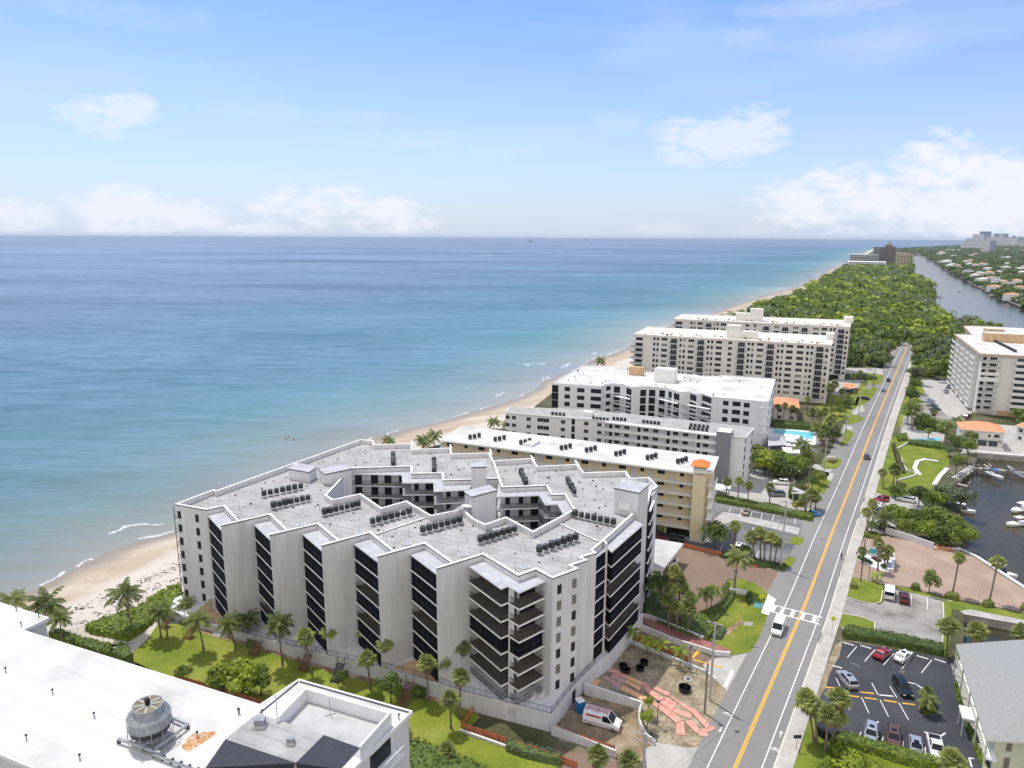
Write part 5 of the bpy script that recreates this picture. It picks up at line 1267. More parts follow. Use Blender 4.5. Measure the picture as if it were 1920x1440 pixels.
# --- houses
def house(label, eaves, z, wall, roofm, ridge=.45, rise=1.8, name='house', wn=3, storeys=2, wins=True, cat='house', over=.5):
    """hipped-roof house from its four eave corners (picture points, near-left first, counter-clockwise)"""
    P = roofpx(eaves, z) if len(eaves[0]) == 2 and isinstance(eaves, list) and not isinstance(eaves[0], Vector) else eaves
    P = ccw([Vector(p) for p in P]); H = thing(name, label, cat, base_of(P)); mb = MB(); I = offset(P, over); loopwall(mb, I, -.2, z, wall); mb.build('wall', H)
    L = [(P[(i+1)%4]-P[i]).length for i in range(4)]
    s_ = 0 if L[0]+L[2] > L[1]+L[3] else 1; a_, b_, c_, d_ = [P[(i+s_)%4] for i in range(4)]
    e0, e1 = (d_+a_)/2, (b_+c_)/2; dd_ = (e1-e0); r0 = e0+dd_*ridge*.5*(1 if True else 0)*.9; r1_ = e1-dd_*ridge*.5*.9
    v = lambda p, zz: Vector((p.x,p.y,zz)); mb = MB()
    mb.poly([v(a_,z),v(b_,z),v(r1_,z+rise),v(r0,z+rise)], roofm); mb.poly([v(b_,z),v(c_,z),v(r1_,z+rise)], roofm); mb.poly([v(c_,z),v(d_,z),v(r0,z+rise),v(r1_,z+rise)], roofm); mb.poly([v(d_,z),v(a_,z),v(r0,z+rise)], roofm)
    flat(mb, [P], z-.002, m_coping, True); O = offset(P, -.02); loopwall(mb, O, z-.25, z+.01, m_coping); ring(mb, O, I, z-.25, m_coping)
    mb.build('roof', H)
    if wins:
        mwp = Parts(H, 'window', 30); me = winmesh(1.5,1.3,2,m_frame)
        for i in range(4):
            w_ = Wall(I[i], I[(i+1)%4]) ; 
            if w_.L < 4: continue
            for f_ in range(storeys):
                for q in range(max(1,int(w_.L/4))): mwp.add(me, w_, w_.L*(q+.5)/max(1,int(w_.L/4)), z-2.2-2.9*f_, .0)
        mwp.done()
    return H, P, I
H9, P9, I9 = house('two storey pale house with a salmon tiled hip roof beside the boat basin', [(1800,804.5),(1886.7,811.5),(1876,797),(1793,790.6)], 6.6, m_cream, m_terra, .8, 2.2, wins=False)
seg9 = Wall(un(1803,805,6.6).xy, un(1885,811.5,6.6).xy); seg9 = Wall(I9[0] if True else 0, I9[1])
cand = [Wall(I9[i], I9[(i+1)%4]) for i in range(4)]; seg9 = max([w for w in cand if w.n.y < 0], key=lambda w: w.L)
hp9 = Parts(H9, 'window')
for u_, z_, w_, h_ in ((.30,4.3,3.4,1.3),(.67,4.3,.9,1.1),(.84,4.3,1.8,1.2)): hp9.add(winmesh(w_,h_,3 if w_ > 3 else 1,m_frame,m_glassb), seg9, seg9.L*u_, z_)
for u_ in (.28,.53,.78): hp9.add(winmesh(2.8,1.9,2,m_frame,m_glassb), seg9, seg9.L*u_, .9)
mb = MB(); seg9.box(mb, .5, seg9.L-.3, 2.9, 3.0, .0, .9, m_trim); seg9.box(mb, 0, seg9.L, -.1, .35, .01, 2.2, m_terr); seg9.box(mb, 0, seg9.L, .36, .9, 2.0, 2.1, m_coping); mb.build('terrace', H9)
house('pale house with terracotta roof cut off by the right edge of the picture', [(1904,797),(1960,815),(1990,800),(1935,785)], 6.4, m_cream, m_terra)
house('small terracotta roofed villa behind the long swimming pool', [(1449,762),(1500,766),(1497,748),(1452,744)], 5.6, m_cream, m_terra, .7, 1.6)
# motel roof at the lower right
ZM = 5.8
m_l = [(1793,1208),(1850,1388),(1990,1396),(1990,1196),(1905,1200)]
PM = roofpx(m_l, ZM); MO = thing('motel_building', 'two storey motel with a pale grey shingle hip roof beside the black parking lot', 'motel', base_of(PM))
mb = MB(); PMc = ccw(PM); IM = offset(PMc, 1.6); loopwall(mb, IM, -.2, ZM, m_pale); mb.build('wall', MO)
mb = MB(); v = lambda p, zz: Vector((p[0],p[1],zz)); apx = un(1832,1302,ZM+.9); apx2 = un(1990,1290,ZM+2.6); a_, b_, c_, e_, f_ = PM
rtop = un(1905,1270,ZM+2.4)
mb.poly([v(a_,ZM),v(b_,ZM),rtop], m_shingg); mb.poly([v(b_,ZM),v(c_,ZM),apx2,rtop], m_shingg); mb.poly([v(f_,ZM),v(a_,ZM),rtop], m_shingg); mb.poly([v(e_,ZM),v(f_,ZM),rtop,apx2], m_shingg)
O = offset(PMc,-.03); loopwall(mb, O, ZM-.25, ZM+.02, m_pale); flat(mb, [O], ZM-.25, m_pale, True)
mb.build('roof', MO)
wM = Wall(PM[0], PM[1]) if Wall(PM[0],PM[1]).n.x < 0 else Wall(PM[1],PM[0]); mb = MB()
wM.box(mb, 0, wM.L, 2.7, 2.9, -1.6, -.2, m_slab); wM.box(mb, 0, wM.L, 2.9, 3.0, -.3, -.2, m_pale)
mb.build('walkway', MO); mb = MB()
for q in range(int(wM.L/.3)): wM.box(mb, q*.3, q*.3+.05, 3.0, 3.9, -.28, -.24, m_pale)
wM.box(mb, 0, wM.L, 3.9, 3.97, -.3, -.22, m_pale); mb.build('walkway_railing', MO); mb = MB()
for q in range(5): u = .3+q*(wM.L-.6)/4; wM.box(mb, u-.12, u+.12, 0, ZM-.26, -.28, -.05, m_pale)
mb.build('post', MO)
mw = Parts(MO, 'window'); mm = winmesh(1.6,1.2,2,m_frame); mdd = winmesh(.9,2.0,1,m_frame,m_blind)
for i in range(len(IM)):
    w_ = Wall(IM[i], IM[(i+1)%len(IM)])
    if w_.L < 6: continue
    for f_ in (0,1):
        for q in range(int(w_.L/4.5)): mw.add(mm if q%2 else mdd, w_, 2+q*4.5, .2+2.9*f_+(.7 if q%2 else -.15))
mw.done()
an = thing('white_awning', 'white flat awning box on the west side of the grey roofed motel', 'awning', un(1815,1337,3)); P_ = un(1815,1337,3.2).xy
mb = MB(); mb.obox(P_, (wM.t.x,wM.t.y), (wM.n.x,wM.n.y), 1.7, 1.0, 2.9, 3.25, m_whiter); mb.build('awning_top', an); mb = MB()
for s_ in (-1.5,1.5): q = P_+wM.t*s_+wM.n*.8; mb.obox(q, (1,0), (0,1), .06, .06, 0, 2.9, m_frame)
mb.build('post', an)

m_memb = mat2('terrace_membrane', [(.36,.36,.355),(.45,.45,.445),(.48,.48,.475)], .3, .9, mixs=.08)
# --- foreground building
ZF = 20.0
F = thing('white_roof_building', 'foreground building with a broad white membrane roof filling the lower left corner', 'apartment building', (-35,55,0))
rF = roofpx([(-60,1104),(0,1129),(92.5,1157.5),(44,1181),(487,1320),(560,1272.5),(773.8,1332.5),(664,1440)], ZF)
tail = [un(664,1440,ZF).xy+Vector((-4,-22)), Vector((-60,10)), un(60,1440,ZF).xy+Vector((-3,-14)), un(60,1440,ZF).xy, un(0,1415,ZF).xy, un(-60,1393,ZF).xy]
PF = ccw([Vector(p) for p in rF+tail]); mb = MB(); I = offset(PF, .35); loopwall(mb, I, -.2, ZF-.5, m_wall); mb.build('wall', F)
mb = MB(); loopwall(mb, PF, ZF-.5, ZF, m_whiter); flat(mb, [PF], ZF-.5, m_slab, True); R2 = offset(PF, .25); ring(mb, PF, R2, ZF, m_coping); loopwall(mb, list(reversed(R2)), ZF-.08, ZF, m_coping); flat(mb, [R2], ZF-.08, m_white); mb.build('roof', F)
g = lambda x, y: (400+x/4, 1080+y/4)
# raised white parapet box round the lower roof terrace
o3 = [un(*g(690,835), ZF+1.6).xy, un(*g(1335,1022), ZF+1.6).xy, un(*g(1100,1285), ZF+1.6).xy, un(*g(470,1060), ZF+1.6).xy]
mb = MB(); O = ccw(o3); I3 = offset(O, .28); 
for i in range(4):
    j = (i+1)%4
    if (O[i]-o3[2]).length+(O[j]-o3[3]).length < .1 or (O[j]-o3[2]).length+(O[i]-o3[3]).length < .1: continue
    mb.prism([O[i].lerp(O[j],.001), O[j], I3[j], I3[i]], ZF-.07, ZF+1.6, m_bluish, m_whiter)
mb.build('parapet_wall', F)
mb = MB(); flat(mb, [offset(O,.29)], ZF-.05, m_memb); mb.build('terrace_membrane', F)
mb = MB(); k = un(*g(640,770), ZF).xy
for a_, b_ in (((640,790),(1480,1027)),((345,1030),(640,790))): A, B = un(*g(*a_),ZF).xy, un(*g(*b_),ZF).xy; mb.wallseg(A.lerp(B,.01), A.lerp(B,.99), .14, ZF+.0, ZF+.06, m_trim)
mb.build('gutter_line', F)
sg = [un(*g(*q), ZF+.9).xy for q in ((330,1030),(830,1190),(618,1400),(90,1222))]
mb = MB(); mb.prism(ccw(sg), ZF-.07, ZF+.9, m_wallg, m_roofg); mb.build('grey_upper_roof', F)
mb = MB(); zz = ZF+.9
A, B, Cq = sg[3], sg[2], sg[1]; E1 = un(*g(-40,1330), ZF-.0); 
dn = Vector((.0,-6.0)); 
q1_ = un(*g(950,1450), ZF+.02); q0_ = un(*g(-60,1440), ZF+.02); q2_ = un(*g(1098,1288), ZF+.03)
def W3_(p, z): return Vector((p[0],p[1],z))
mb.poly([W3_(A,zz-.03), q0_, un(*g(500,1600), ZF+.02), q1_, W3_(B,zz-.03)], m_shing); mb.poly([W3_(B,zz-.03), q1_, q2_, W3_(Cq,zz-.03)], m_shing)
mb.build('shingle_slope', F)
m_seam = mat('roof_seam', (.46,.45,.43), .8, .1)
A_, B_ = un(0,1129,ZF), un(487,1320,ZF); dd_ = (B_-A_).xy.normalized(); n0_ = Vector((dd_.y,-dd_.x))
for q in range(1,9):
    p0 = A_.xy+n0_*q*3.1+dd_*2; mb = MB(); mb.obox(p0+dd_*(22+q), dd_, n0_, 21+q*.5, .035, ZF-.079, ZF-.073, m_seam); mb.build('roof_seam', F)
# white balcony below the east edge
wE_ = Wall(rF[7], rF[6]) if Wall(rF[7], rF[6]).n.x > 0 else Wall(rF[6], rF[7])
mb = MB()
for i in range(6):
    z = ZF-3.2-2.9*i; wE_.box(mb, 2, wE_.L-3.2, z-.18, z, -.35, 1.0, m_slab); wE_.box(mb, 2, wE_.L-3.2, z+1.0, z+1.06, .92, 1.0, m_whiter)
    for q in range(int((wE_.L-5.2)/.28)): wE_.box(mb, 2+q*.28, 2.06+q*.28, z, z+1.0, .94, .98, m_whiter)
    wE_.box(mb, 3, wE_.L-4, z+.02, z+2.2, -.34, -.28, m_glass)
mb.build('balcony', F)
# cooling tower on its steel frame
c0 = un(284,1385,ZF); CT_ = thing('cooling_tower', 'round galvanised cooling tower with open fan on top of the foreground white roof', 'cooling tower', c0)
mb = MB(); R = 2.15; mb.lathe(c0, [(R*.78,1.1),(R*.98,1.35),(R,1.6),(R,2.0)], m_ac, 28); mb.build('louvre_base', CT_)
mb = MB(); mb.lathe(c0, [(R,2.0),(R*1.03,2.05),(R*1.03,3.2),(R*.97,3.35),(R*.74,3.75),(R*.74,4.35)], m_metal, 28); o = mb.build('shell', CT_)
mb = MB()
for z_, r_ in ((2.02,R*1.05),(3.2,R*1.05),(1.15,R*1.1)):
    pts = [(c0.x+r_*math.cos(t*math.pi/14), c0.y+r_*math.sin(t*math.pi/14), ZF+z_) for t in range(29)]; mb.tube(pts, .035, m_steel, 5, False)
for t in range(12):
    a_ = t*math.pi/6; pr = lambda r_, z_: (c0.x+r_*math.cos(a_), c0.y+r_*math.sin(a_), ZF+z_)
    mb.tube([pr(R*1.06,.1), pr(R*1.06,3.2), pr(R*.76,3.95), pr(R*.75,4.4)], .03, m_steel, 5)
mb.build('rib', CT_)
mb = MB(); mb.lathe((c0.x,c0.y,ZF+4.352), [(R*.69,0),(R*.69,.02)], m_mulch if False else mat('rusty_fill', (.20,.17,.11), .9, .4, 2), 24); mb.build('fill', CT_)
mb = MB()
for t in range(4): a_ = t*math.pi/4+.3; mb.beam((c0.x-R*.7*math.cos(a_), c0.y-R*.7*math.sin(a_), ZF+4.40), (c0.x+R*.7*math.cos(a_), c0.y+R*.7*math.sin(a_), ZF+4.40), .2, .03, m_wallg)
mb.lathe((c0.x,c0.y,ZF+4.34), [(.28,0),(.28,.75),(.2,.8)], m_black, 12); mb.build('fan', CT_)
for r_, mm_ in ((R*.735, m_steel),):
    mb = MB(); pts = [(c0.x+r_*math.cos(t*math.pi/14), c0.y+r_*math.sin(t*math.pi/14), ZF+4.4) for t in range(29)]; mb.tube(pts, .05, mm_, 6, False); mb.build('rim', CT_)
FRm = thing('steel_support_frame', 'grey steel beams under the round cooling tower and pipes running to the south', 'steel frame', c0)
A, B = un(222,1385,ZF+.5), un(292,1410,ZF+.5); C_, D_ = un(322,1345,ZF+.5), un(352,1358,ZF+.5)
mb = MB()
for a_, b_ in ((A, un(300,1412,ZF+.5)), (C_, D_), (A+Vector((1,.6,0)), C_+Vector((-1.6,-.2,0))), (un(286,1408,ZF+.5), D_)): mb.beam(a_, b_, .25, .3, m_steel)
for p in (A, B, C_, D_): mb.box(p.x-.15,p.x+.15,p.y-.15,p.y+.15, ZF-.07, ZF+.36, m_trim)
mb.build('beam', FRm)
mb = MB()
for s_ in (0,.35,.7):
    a_, b_ = un(285,1412+s_*6,ZF+.35), un(420,1462+s_*6,ZF+.35); mb.tube([a_, b_], .06, m_metal, 6)
mb.tube([un(262,1404,ZF+.35), un(262,1404,ZF+1.3), un(284,1385,ZF+1.3)], .09, m_metal, 6)
for q in range(9): p = un(290+q*16,1413+q*6,ZF+.2); mb.box(p.x-.12,p.x+.12,p.y-.3,p.y+.3,ZF-.07,ZF+.25,m_black)
mb.build('pipe', FRm)
mb = MB(); L_ = [(345,1392),(352,1382),(366,1373),(385,1371),(402,1370),(404,1374),(392,1384),(380,1392),(365,1402),(352,1409),(344,1405),(340,1398)]
m_rust = mat2('rust_stain', [(.60,.56,.50),(.50,.27,.12),(.42,.19,.07)], 1.6, 6, mixs=.25)
P_ = [un(x,y,ZF).xy for x,y in L_]; flat(mb, [ccw(P_)], ZF-.074, m_rust); o = mb.build('rust_stain', F)
mb = MB(); c_ = un(302,1392,ZF).xy; pts = [(c_.x+2.3*math.cos(t/24*6.283), c_.y+1.9*math.sin(t/24*6.283)) for t in range(24)]; flat(mb, [ccw([Vector(p) for p in pts])], ZF-.076, mat2('wet_stain', [(.36,.36,.35),(.50,.49,.47),(.30,.24,.18)], .9, 5, mixs=.2)); mb.build('wet_stain', F)
for i, (x, y) in enumerate([(11,1260),(99,1301),(177,1345),(50,1387),(150,1424),(31,1145),(73,1157),(40,1174),(449,1339),(370,1381),(748,1348),(447,1337),(448,1380),(492,1340)]):
    p = un(x,y,ZF-.07); o = thing('roof_vent', 'small grey pipe vent on the foreground white roof', 'vent pipe', p, group='pipe vents on the foreground roof'); mb = MB(); mb.tube([(0,0,0),(0,0,.55)], .07, m_metal, 8); mb.build('pipe', o, local=True); mb = MB(); mb.lathe((0,0,.55), [(.14,0),(.14,.12),(.05,.18)], m_ac, 8); mb.build('cap', o, local=True)
for (x, y, s_, lb) in ((488,1362,.75,'boxy grey exhaust hood on the grey upper roof, left one'),(545,1395,.5,'small exhaust hood on the grey upper roof, right one')):
    p = un(x,y,ZF+.9); o = thing('exhaust_hood', lb, 'exhaust hood', p); mb = MB(); mb.box(-s_,s_,-s_*.7,s_*.7,0,.35,m_wallg); mb.build('curb', o, local=True); mb = MB(); mb.box(-s_*.75,s_*.75,-s_*.55,s_*.55,.35,.35+s_*.9,m_metal); mb.build('hood', o, local=True)
for (x, y, lb) in ((520,1348,'tall thin antenna mast by the grey upper roof'),(619,1340,'short antenna mast standing on the walled roof terrace')):
    p = un(x,y,ZF); o = thing('antenna_mast', lb, 'antenna', p); mb = MB(); mb.tube([(0,0,0),(0,0,3.2 if x == 520 else 2.2)], .05, m_steel, 6); mb.build('mast', o, local=True); mb = MB(); mb.beam((-.5,0,1.4),(.5,0,1.4),.03,.03,m_steel); mb.beam((-.6,-.3,0.03),(.6,.3,0.03),.06,.06,m_steel); mb.build('crossbar', o, local=True)

# --- far buildings
def tower_far(label, x0, x1, yb, yt, m, depth=25, name='tower_block', nfl=0, top=None, cat='tower block', group=None, tone=None):
    c = un((x0+x1)/2, yb, 0); A, B = un(x0,yb,0), un(x1,yb,0); w_ = (B-A).length; h = vh(c, yt)
    o = thing(name, label, cat, (c.x,c.y,0), group=group); v = c.xy.normalized(); dx = Vector((v.y,-v.x)); p = c.xy+v*depth/2
    mb = MB(); mb.obox(p-c.xy, dx, v, w_/2, depth/2, -.5, h, m, top or m); mb.build('wall', o, local=True)
    if nfl:
        mb = MB()
        for i in range(nfl):
            z = h*(i+.35)/nfl; mb.obox(p-c.xy, dx, v, w_/2*.94, depth/2+.25, z, z+h/nfl*.5, tone or m_glassb)
        mb.build('window_band', o, local=True)
        mb = MB(); k = max(2, int(w_/7))
        for i in range(k+1): q = dx*(w_/2*.96)*(2*i/k-1); mb.obox(p-c.xy+q, dx, v, .7, depth/2+.5, 0, h-.3, m)
        mb.build('pier', o, local=True)
    return o, c, v, dx, w_, h
m_brown = mat('brown_brick_tower', (.22,.175,.16), .9, .1, .1); m_far = mat('far_white', (.84,.84,.84), .8, .03, .05); m_farb = mat('far_blue_glass', (.26,.36,.52), .4, .1, .05); m_farw = mat('far_window', (.25,.29,.34), .4, 0)
tower_far('stepped white and grey resort blocks on the distant beach point', 1594, 1654, 506, 491, m_far, 60, 'resort_block', 5)
tower_far('grey upper wing behind the stepped white resort blocks', 1595, 1640, 503, 478, m_wallg, 50, 'resort_block', 6)
tower_far('shorter grey-brown tower behind the tall brown one', 1636, 1650, 500, 463, m_wallg, 30, nfl=9)
o, c, v, dx, w_, h = tower_far('tall brown tower with a small turret above the distant woods', 1651, 1674, 501, 463, m_brown, 32, nfl=12, tone=mat('brown_window_band', (.14,.10,.09), .7, 0))
mb = MB(); q = v*16; mb.obox(q, dx, v, 9, 7, h, h+6, m_brown); mb.obox(q, dx, v, 4, 4, h+6, h+12, m_wallg); mb.obox(q, dx, v, 1.2, 1.2, h+12, h+18, m_farb); mb.build('turret', o, local=True)
tower_far('beige rounded tower beside the canal on the distant point', 1681.5, 1702.5, 506, 476, mat('sandy_tower', (.62,.52,.38), .8, .05), 26, nfl=9)
tower_far('low white hotel wing in front of the brown tower', 1655, 1690, 507, 499, m_far, 40, 'resort_block', 3) if False else None
for i, (x0, x1, yb, yt, m, nfl) in enumerate([(1809,1837,466,452,m_far,5),(1826,1838,459,442,m_far,16),(1839,1851,458,437,m_farb,20),(1841,1852,474,451,m_far,18),(1853,1864,472,452,m_farb,18),(1854,1867,461,446,m_far,14),(1868,1882,457,441,m_farb,16),(1866,1890,461,448,m_far,12),(1891,1903,460,447,m_far,12),(1904,1918,460,446,m_farb,12),(1915,1932,463,452,m_cream,8),(1884,1893,457,446,m_farb,10),(1812,1818,461,449,m_farb,8),(1820,1826,462,447,m_far,9),(1857,1862,457,443,m_far,12),(1873,1877,458,439,m_far,12),(1897,1901,458,443,m_farb,12),(1909,1913,458,444,m_far,9)]):
    tower_far('distant hazy high-rise, %s from the left on the skyline' % ORD[i], x0, x1, yb, yt-(3 if i in (1,2,6) else 1), m, 40, 'high_rise', nfl, tone=m_farw, cat='high-rise', group='high-rises on the far skyline')
# villas among the trees
rv = random.Random(21)
def villa(px, py, w_, dp, z, wall, roofm, label, ang=None, group=None, rise=1.6, wins=False):
    c = un(px, py, z).xy; a_ = rt.angle_signed(Vector((1,0))) if ang is None else ang; dx = Vector((math.cos(a_), math.sin(a_))); dy = Vector((-dx.y,dx.x))
    P = [c-dx*w_/2-dy*dp/2, c+dx*w_/2-dy*dp/2, c+dx*w_/2+dy*dp/2, c-dx*w_/2+dy*dp/2]
    H, _, _ = house(label, P, z, wall, roofm, .6, rise, name='villa', wins=wins, cat='villa')
    if group: H['group'] = group
    return H
_h = house
def house_v(*a, **k): return _h(*a, **k)
villa(1553,544,24,12,8,m_far,m_whiter,'white flat villa rising from the wood nearest the beach',1.0,rise=.6)
villa(1591,534,20,16,9,m_cream,m_teal,'villa with a bright teal hipped roof in the wood',1.0,rise=3)
villa(1545,560,8,8,9,m_yellowp,m_creamr,'narrow cream house glimpsed between dark pines',1.0,rise=1)
villa(1600,528,26,12,8,m_cream,m_creamr,'pale tiled villa just behind the teal roofed one',.9)
villa(1637,521,24,12,8,m_far,m_whiter,'white villa deep in the wood towards the brown tower',1.1,rise=.8)
villa(1725,557,20,12,6,m_cream,m_creamr,'thatch coloured dock house at the edge of the wood',.9)
villa(1735,541,9,8,5,m_far,m_teal,'small teal roofed boathouse on the canal bank',.9)
villa(1742,526,12,10,7,m_far,m_whiter,'white canal house just below the beige tower',.9,rise=1)
pts = []
for i in range(46):
    t = rv.random(); x = rv.uniform(1760,1925); lo = 486+(x-1745)*.36; y = rv.uniform(466, min(560, lo))
    lo2 = {True: 0}[True]
    pts.append((x,y))
def bank_y(x):
    B = [(1722,478),(1745,486),(1778,508),(1811,525),(1853,542),(1878,558),(1930,579)]
    for i in range(6):
        if B[i][0] <= x <= B[i+1][0]: return B[i][1]+(B[i+1][1]-B[i][1])*(x-B[i][0])/(B[i+1][0]-B[i][0])
    return 570
pts = sorted(pts, key=lambda p: p[1]); k = 0
for x, y in pts:
    if y > bank_y(x)-3: y = bank_y(x)-rv.uniform(3,8)
    if y < 466: continue
    big_ = 1+ (y < 490)*.4
    villa(x, y, rv.uniform(16,28)*big_, rv.uniform(10,15)*big_, rv.uniform(7,9.5), rv.choice([m_far,m_cream,m_far]), rv.choice([m_whiter,m_creamr,m_creamr,m_shingg,m_terra,m_whiter]), 'villa roof among the trees across the canal', rv.uniform(.5,1.3), 'villas across the canal', rise=rv.uniform(.8,2))
for (x, y, w_, m) in ((1775,512,40,m_whiter),(1835,537,46,m_creamr),(1858,551,40,m_terra),(1890,566,30,m_terra)):
    villa(x+6, y-15, w_*.8, 14, 8, m_far, m, 'waterside villa with docks across the canal, near x', .8, None, 1.5)
    bpy.data.objects[[o.name for o in bpy.data.objects if o.get('label','').endswith('near x')][-1]]['label'] = {1775:'long white waterside villa across the canal below the skyline',1835:'cream roofed waterside villa across the canal by the curved terrace',1858:'terracotta waterside villa across the canal beside the cream one',1890:'terracotta villa at the near end of the far canal bank'}[x]
# ------------------------------------------------------------ vegetation
def mesh_only(mb, name, smooth=False):
    o = mb.build(name, smooth=smooth); me = o.data; bpy.data.objects.remove(o); return me
def leafquad(mb, p, nrm, s, r_, a):
    t = nrm.cross(Vector((r_.uniform(-1,1), r_.uniform(-1,1), r_.uniform(-1,1)))); 
    if t.length < 1e-3: return
    t.normalize(); b = nrm.cross(t); i = len(mb.v); t = t*s; b = b*s*.62
    mb.v += [tuple(p-t), tuple(p-b*.9), tuple(p+t), tuple(p+b*.9)]; mb.f.append((i,i+1,i+2,i+3)); mb.mi.append(a)
def crownmesh(seed, m, n_=1300, leaf=.085, hgt=.72, blobs=16, flatb=.35, br=.38, open_=0.0):
    """leaf clumps over the surface of many small lobes filling an uneven crown of radius 1, base at z=0"""
    r_ = random.Random(seed); mb = MB(); a = mb._m(m); B = []
    for i in range(blobs):
        t = r_.uniform(0,6.283); q = math.sqrt(r_.random())*.72; zz = r_.uniform(.12,1)*(1-q*.55)
        B.append((Vector((q*math.cos(t)*r_.uniform(.85,1.15), q*math.sin(t)*r_.uniform(.85,1.15), zz*hgt*1.15)), br*r_.uniform(.6,1.15)))
    B.append((Vector((0,0,hgt*.6)), .5))
    for c, R in B:
        k = int(n_*R*R/sum(b[1]**2 for b in B))
        for i in range(k):
            d = Vector((r_.gauss(0,1), r_.gauss(0,1), r_.gauss(.25,1))).normalized()
            p = c+Vector((d.x*R, d.y*R, d.z*R*.78))*r_.uniform(.72,1.06)
            if p.z < -.02: continue
            nn_ = (d+Vector((r_.uniform(-.7,.7), r_.uniform(-.7,.7), r_.uniform(-.2,.9)))).normalized()
            leafquad(mb, p, nn_, leaf*r_.uniform(.6,1.35), r_, a)
    return mesh_only(mb, 'crown')
def trunkmesh(m, r0=.17, r1_=.11, bow=.04, seed=0, k=7):
    mb = MB(); pts = []; rad = []
    for i in range(7): t = i/6; pts.append((bow*math.sin(t*math.pi), bow*.5*math.sin(t*math.pi*1.4), t)); rad.append(r0+(r1_-r0)*t+(.10*r0/.17 if i == 0 else 0))
    mb.tube(pts, rad, m, k); return mesh_only(mb, 'trunk', True)
def limbtrunk(seed, m):
    """short trunk splitting into limbs; unit height 1, limbs to radius .6"""
    r_ = random.Random(seed); mb = MB(); mb.tube([(0,0,0),(.02,.01,.25),(.0,.03,.5)], [.055,.045,.038], m, 7)
    for q in range(5):
        t = q*1.256+r_.uniform(-.3,.3); mb.tube([(0,.03,.42+.03*q), (.18*math.cos(t),.18*math.sin(t),.62), (.42*math.cos(t),.42*math.sin(t),.92)], [.03,.022,.01], m, 5)
    return mesh_only(mb, 'trunk', True)
def fronds(seed, m, n_=20, droop=1.0, up=1.15, leafl=.30, dead=0, stations=13, md=None):
    r_ = random.Random(seed); mb = MB(); a = mb._m(m); ad = mb._m(md) if md else a
    for f_ in range(n_):
        az_ = f_*2.39996+r_.uniform(-.2,.2); e = up*(1-f_/n_)**.8*1.0-(.35*f_/n_)+r_.uniform(-.1,.1); ai = ad if (md and f_ >= n_-dead) else a
        p = Vector((0,0,.02)); d = Vector((math.cos(az_)*math.cos(e), math.sin(az_)*math.cos(e), math.sin(e))); st_ = 1.0/stations*r_.uniform(.85,1.1); prev = p; sdv = Vector((-math.sin(az_), math.cos(az_), 0))
        for s_ in range(stations):
            d = (d+Vector((0,0,-.115*droop*(.5+s_/stations)))).normalized(); q = p+d*st_
            w = .012; i = len(mb.v); mb.v += [tuple(p-sdv*w), tuple(p+sdv*w), tuple(q+sdv*w), tuple(q-sdv*w)]; mb.f.append((i,i+1,i+2,i+3)); mb.mi.append(ai)
            if s_ > 1:
                t = s_/stations; ll_ = leafl*math.sin(math.pi*min(1,(.12+t*.88)))**.6*(1-.35*t)
                for sg in (-1,1):
                    tip = q+sdv*sg*ll_*.80+d*ll_*.55+Vector((0,0,-ll_*(.35+.35*droop)*r_.uniform(.5,1.2)))
                    i = len(mb.v); mb.v += [tuple(p), tuple(q), tuple(tip+d*.02), tuple(tip-d*.03)]; mb.f.append((i,i+1,i+2,i+3)); mb.mi.append(ai)
            p = q
    return mesh_only(mb, 'crown')
def fanpalm(seed, m, md, n_=34, dead=8):
    r_ = random.Random(seed); mb = MB(); a = mb._m(m); ad = mb._m(md)
    for f_ in range(n_+dead):
        dd_ = f_ >= n_; az_ = f_*2.39996+r_.uniform(-.3,.3); e = (1.35-1.75*f_/n_) if not dd_ else r_.uniform(-1.25,-.7); ai = ad if dd_ else a
        d = Vector((math.cos(az_)*math.cos(e), math.sin(az_)*math.cos(e), math.sin(e))); L_ = r_.uniform(.38,.55)*(.7 if dd_ else 1); p = d*L_+Vector((0,0,.1))
        sdv = Vector((-math.sin(az_), math.cos(az_), 0)); i = len(mb.v); w = .012; mb.v += [tuple(sdv*-w), tuple(sdv*w), tuple(p+sdv*w), tuple(p-sdv*w)]; mb.f.append((i,i+1,i+2,i+3)); mb.mi.append(ai)
        u_ = sdv.cross(d).normalized()
        for b_ in range(11):
            t = (b_/10-.5)*3.9; l_ = .47*(1-.12*abs(t))*r_.uniform(.85,1.1); v = (d*math.cos(t)+sdv*math.sin(t)+u_*-.18*abs(t)*.5)
            tip = p+v*l_+Vector((0,0,-.16*l_/.47-.08*abs(t)*.5)); md_ = p+v*l_*.5; sv = (sdv*math.cos(t)-d*math.sin(t))*.055
            i = len(mb.v); mb.v += [tuple(p), tuple(md_-sv), tuple(tip), tuple(md_+sv)]; mb.f.append((i,i+1,i+2,i+3)); mb.mi.append(ai)
    return mesh_only(mb, 'crown')
CRP = {'c': [fronds(i, m_frc, 22, 1.0, md=m_frd, dead=2) for i in (1,2,3)], 's': [fanpalm(i, m_frs, m_frd) for i in (4,5,6)], 'y': [fronds(i, m_fry, 11, 1.25, 1.0, .30) for i in (7,8)],
       'd': [fronds(i, m_frc, 42, .75, 1.35, .17, stations=11) for i in (9,10)], 'r': [fronds(i, m_leaf, 13, 1.5, 1.05, .34) for i in (11,12)], 'k': [fronds(i, m_leafd, 18, 1.1, 1.1, .34) for i in (13,14)]}
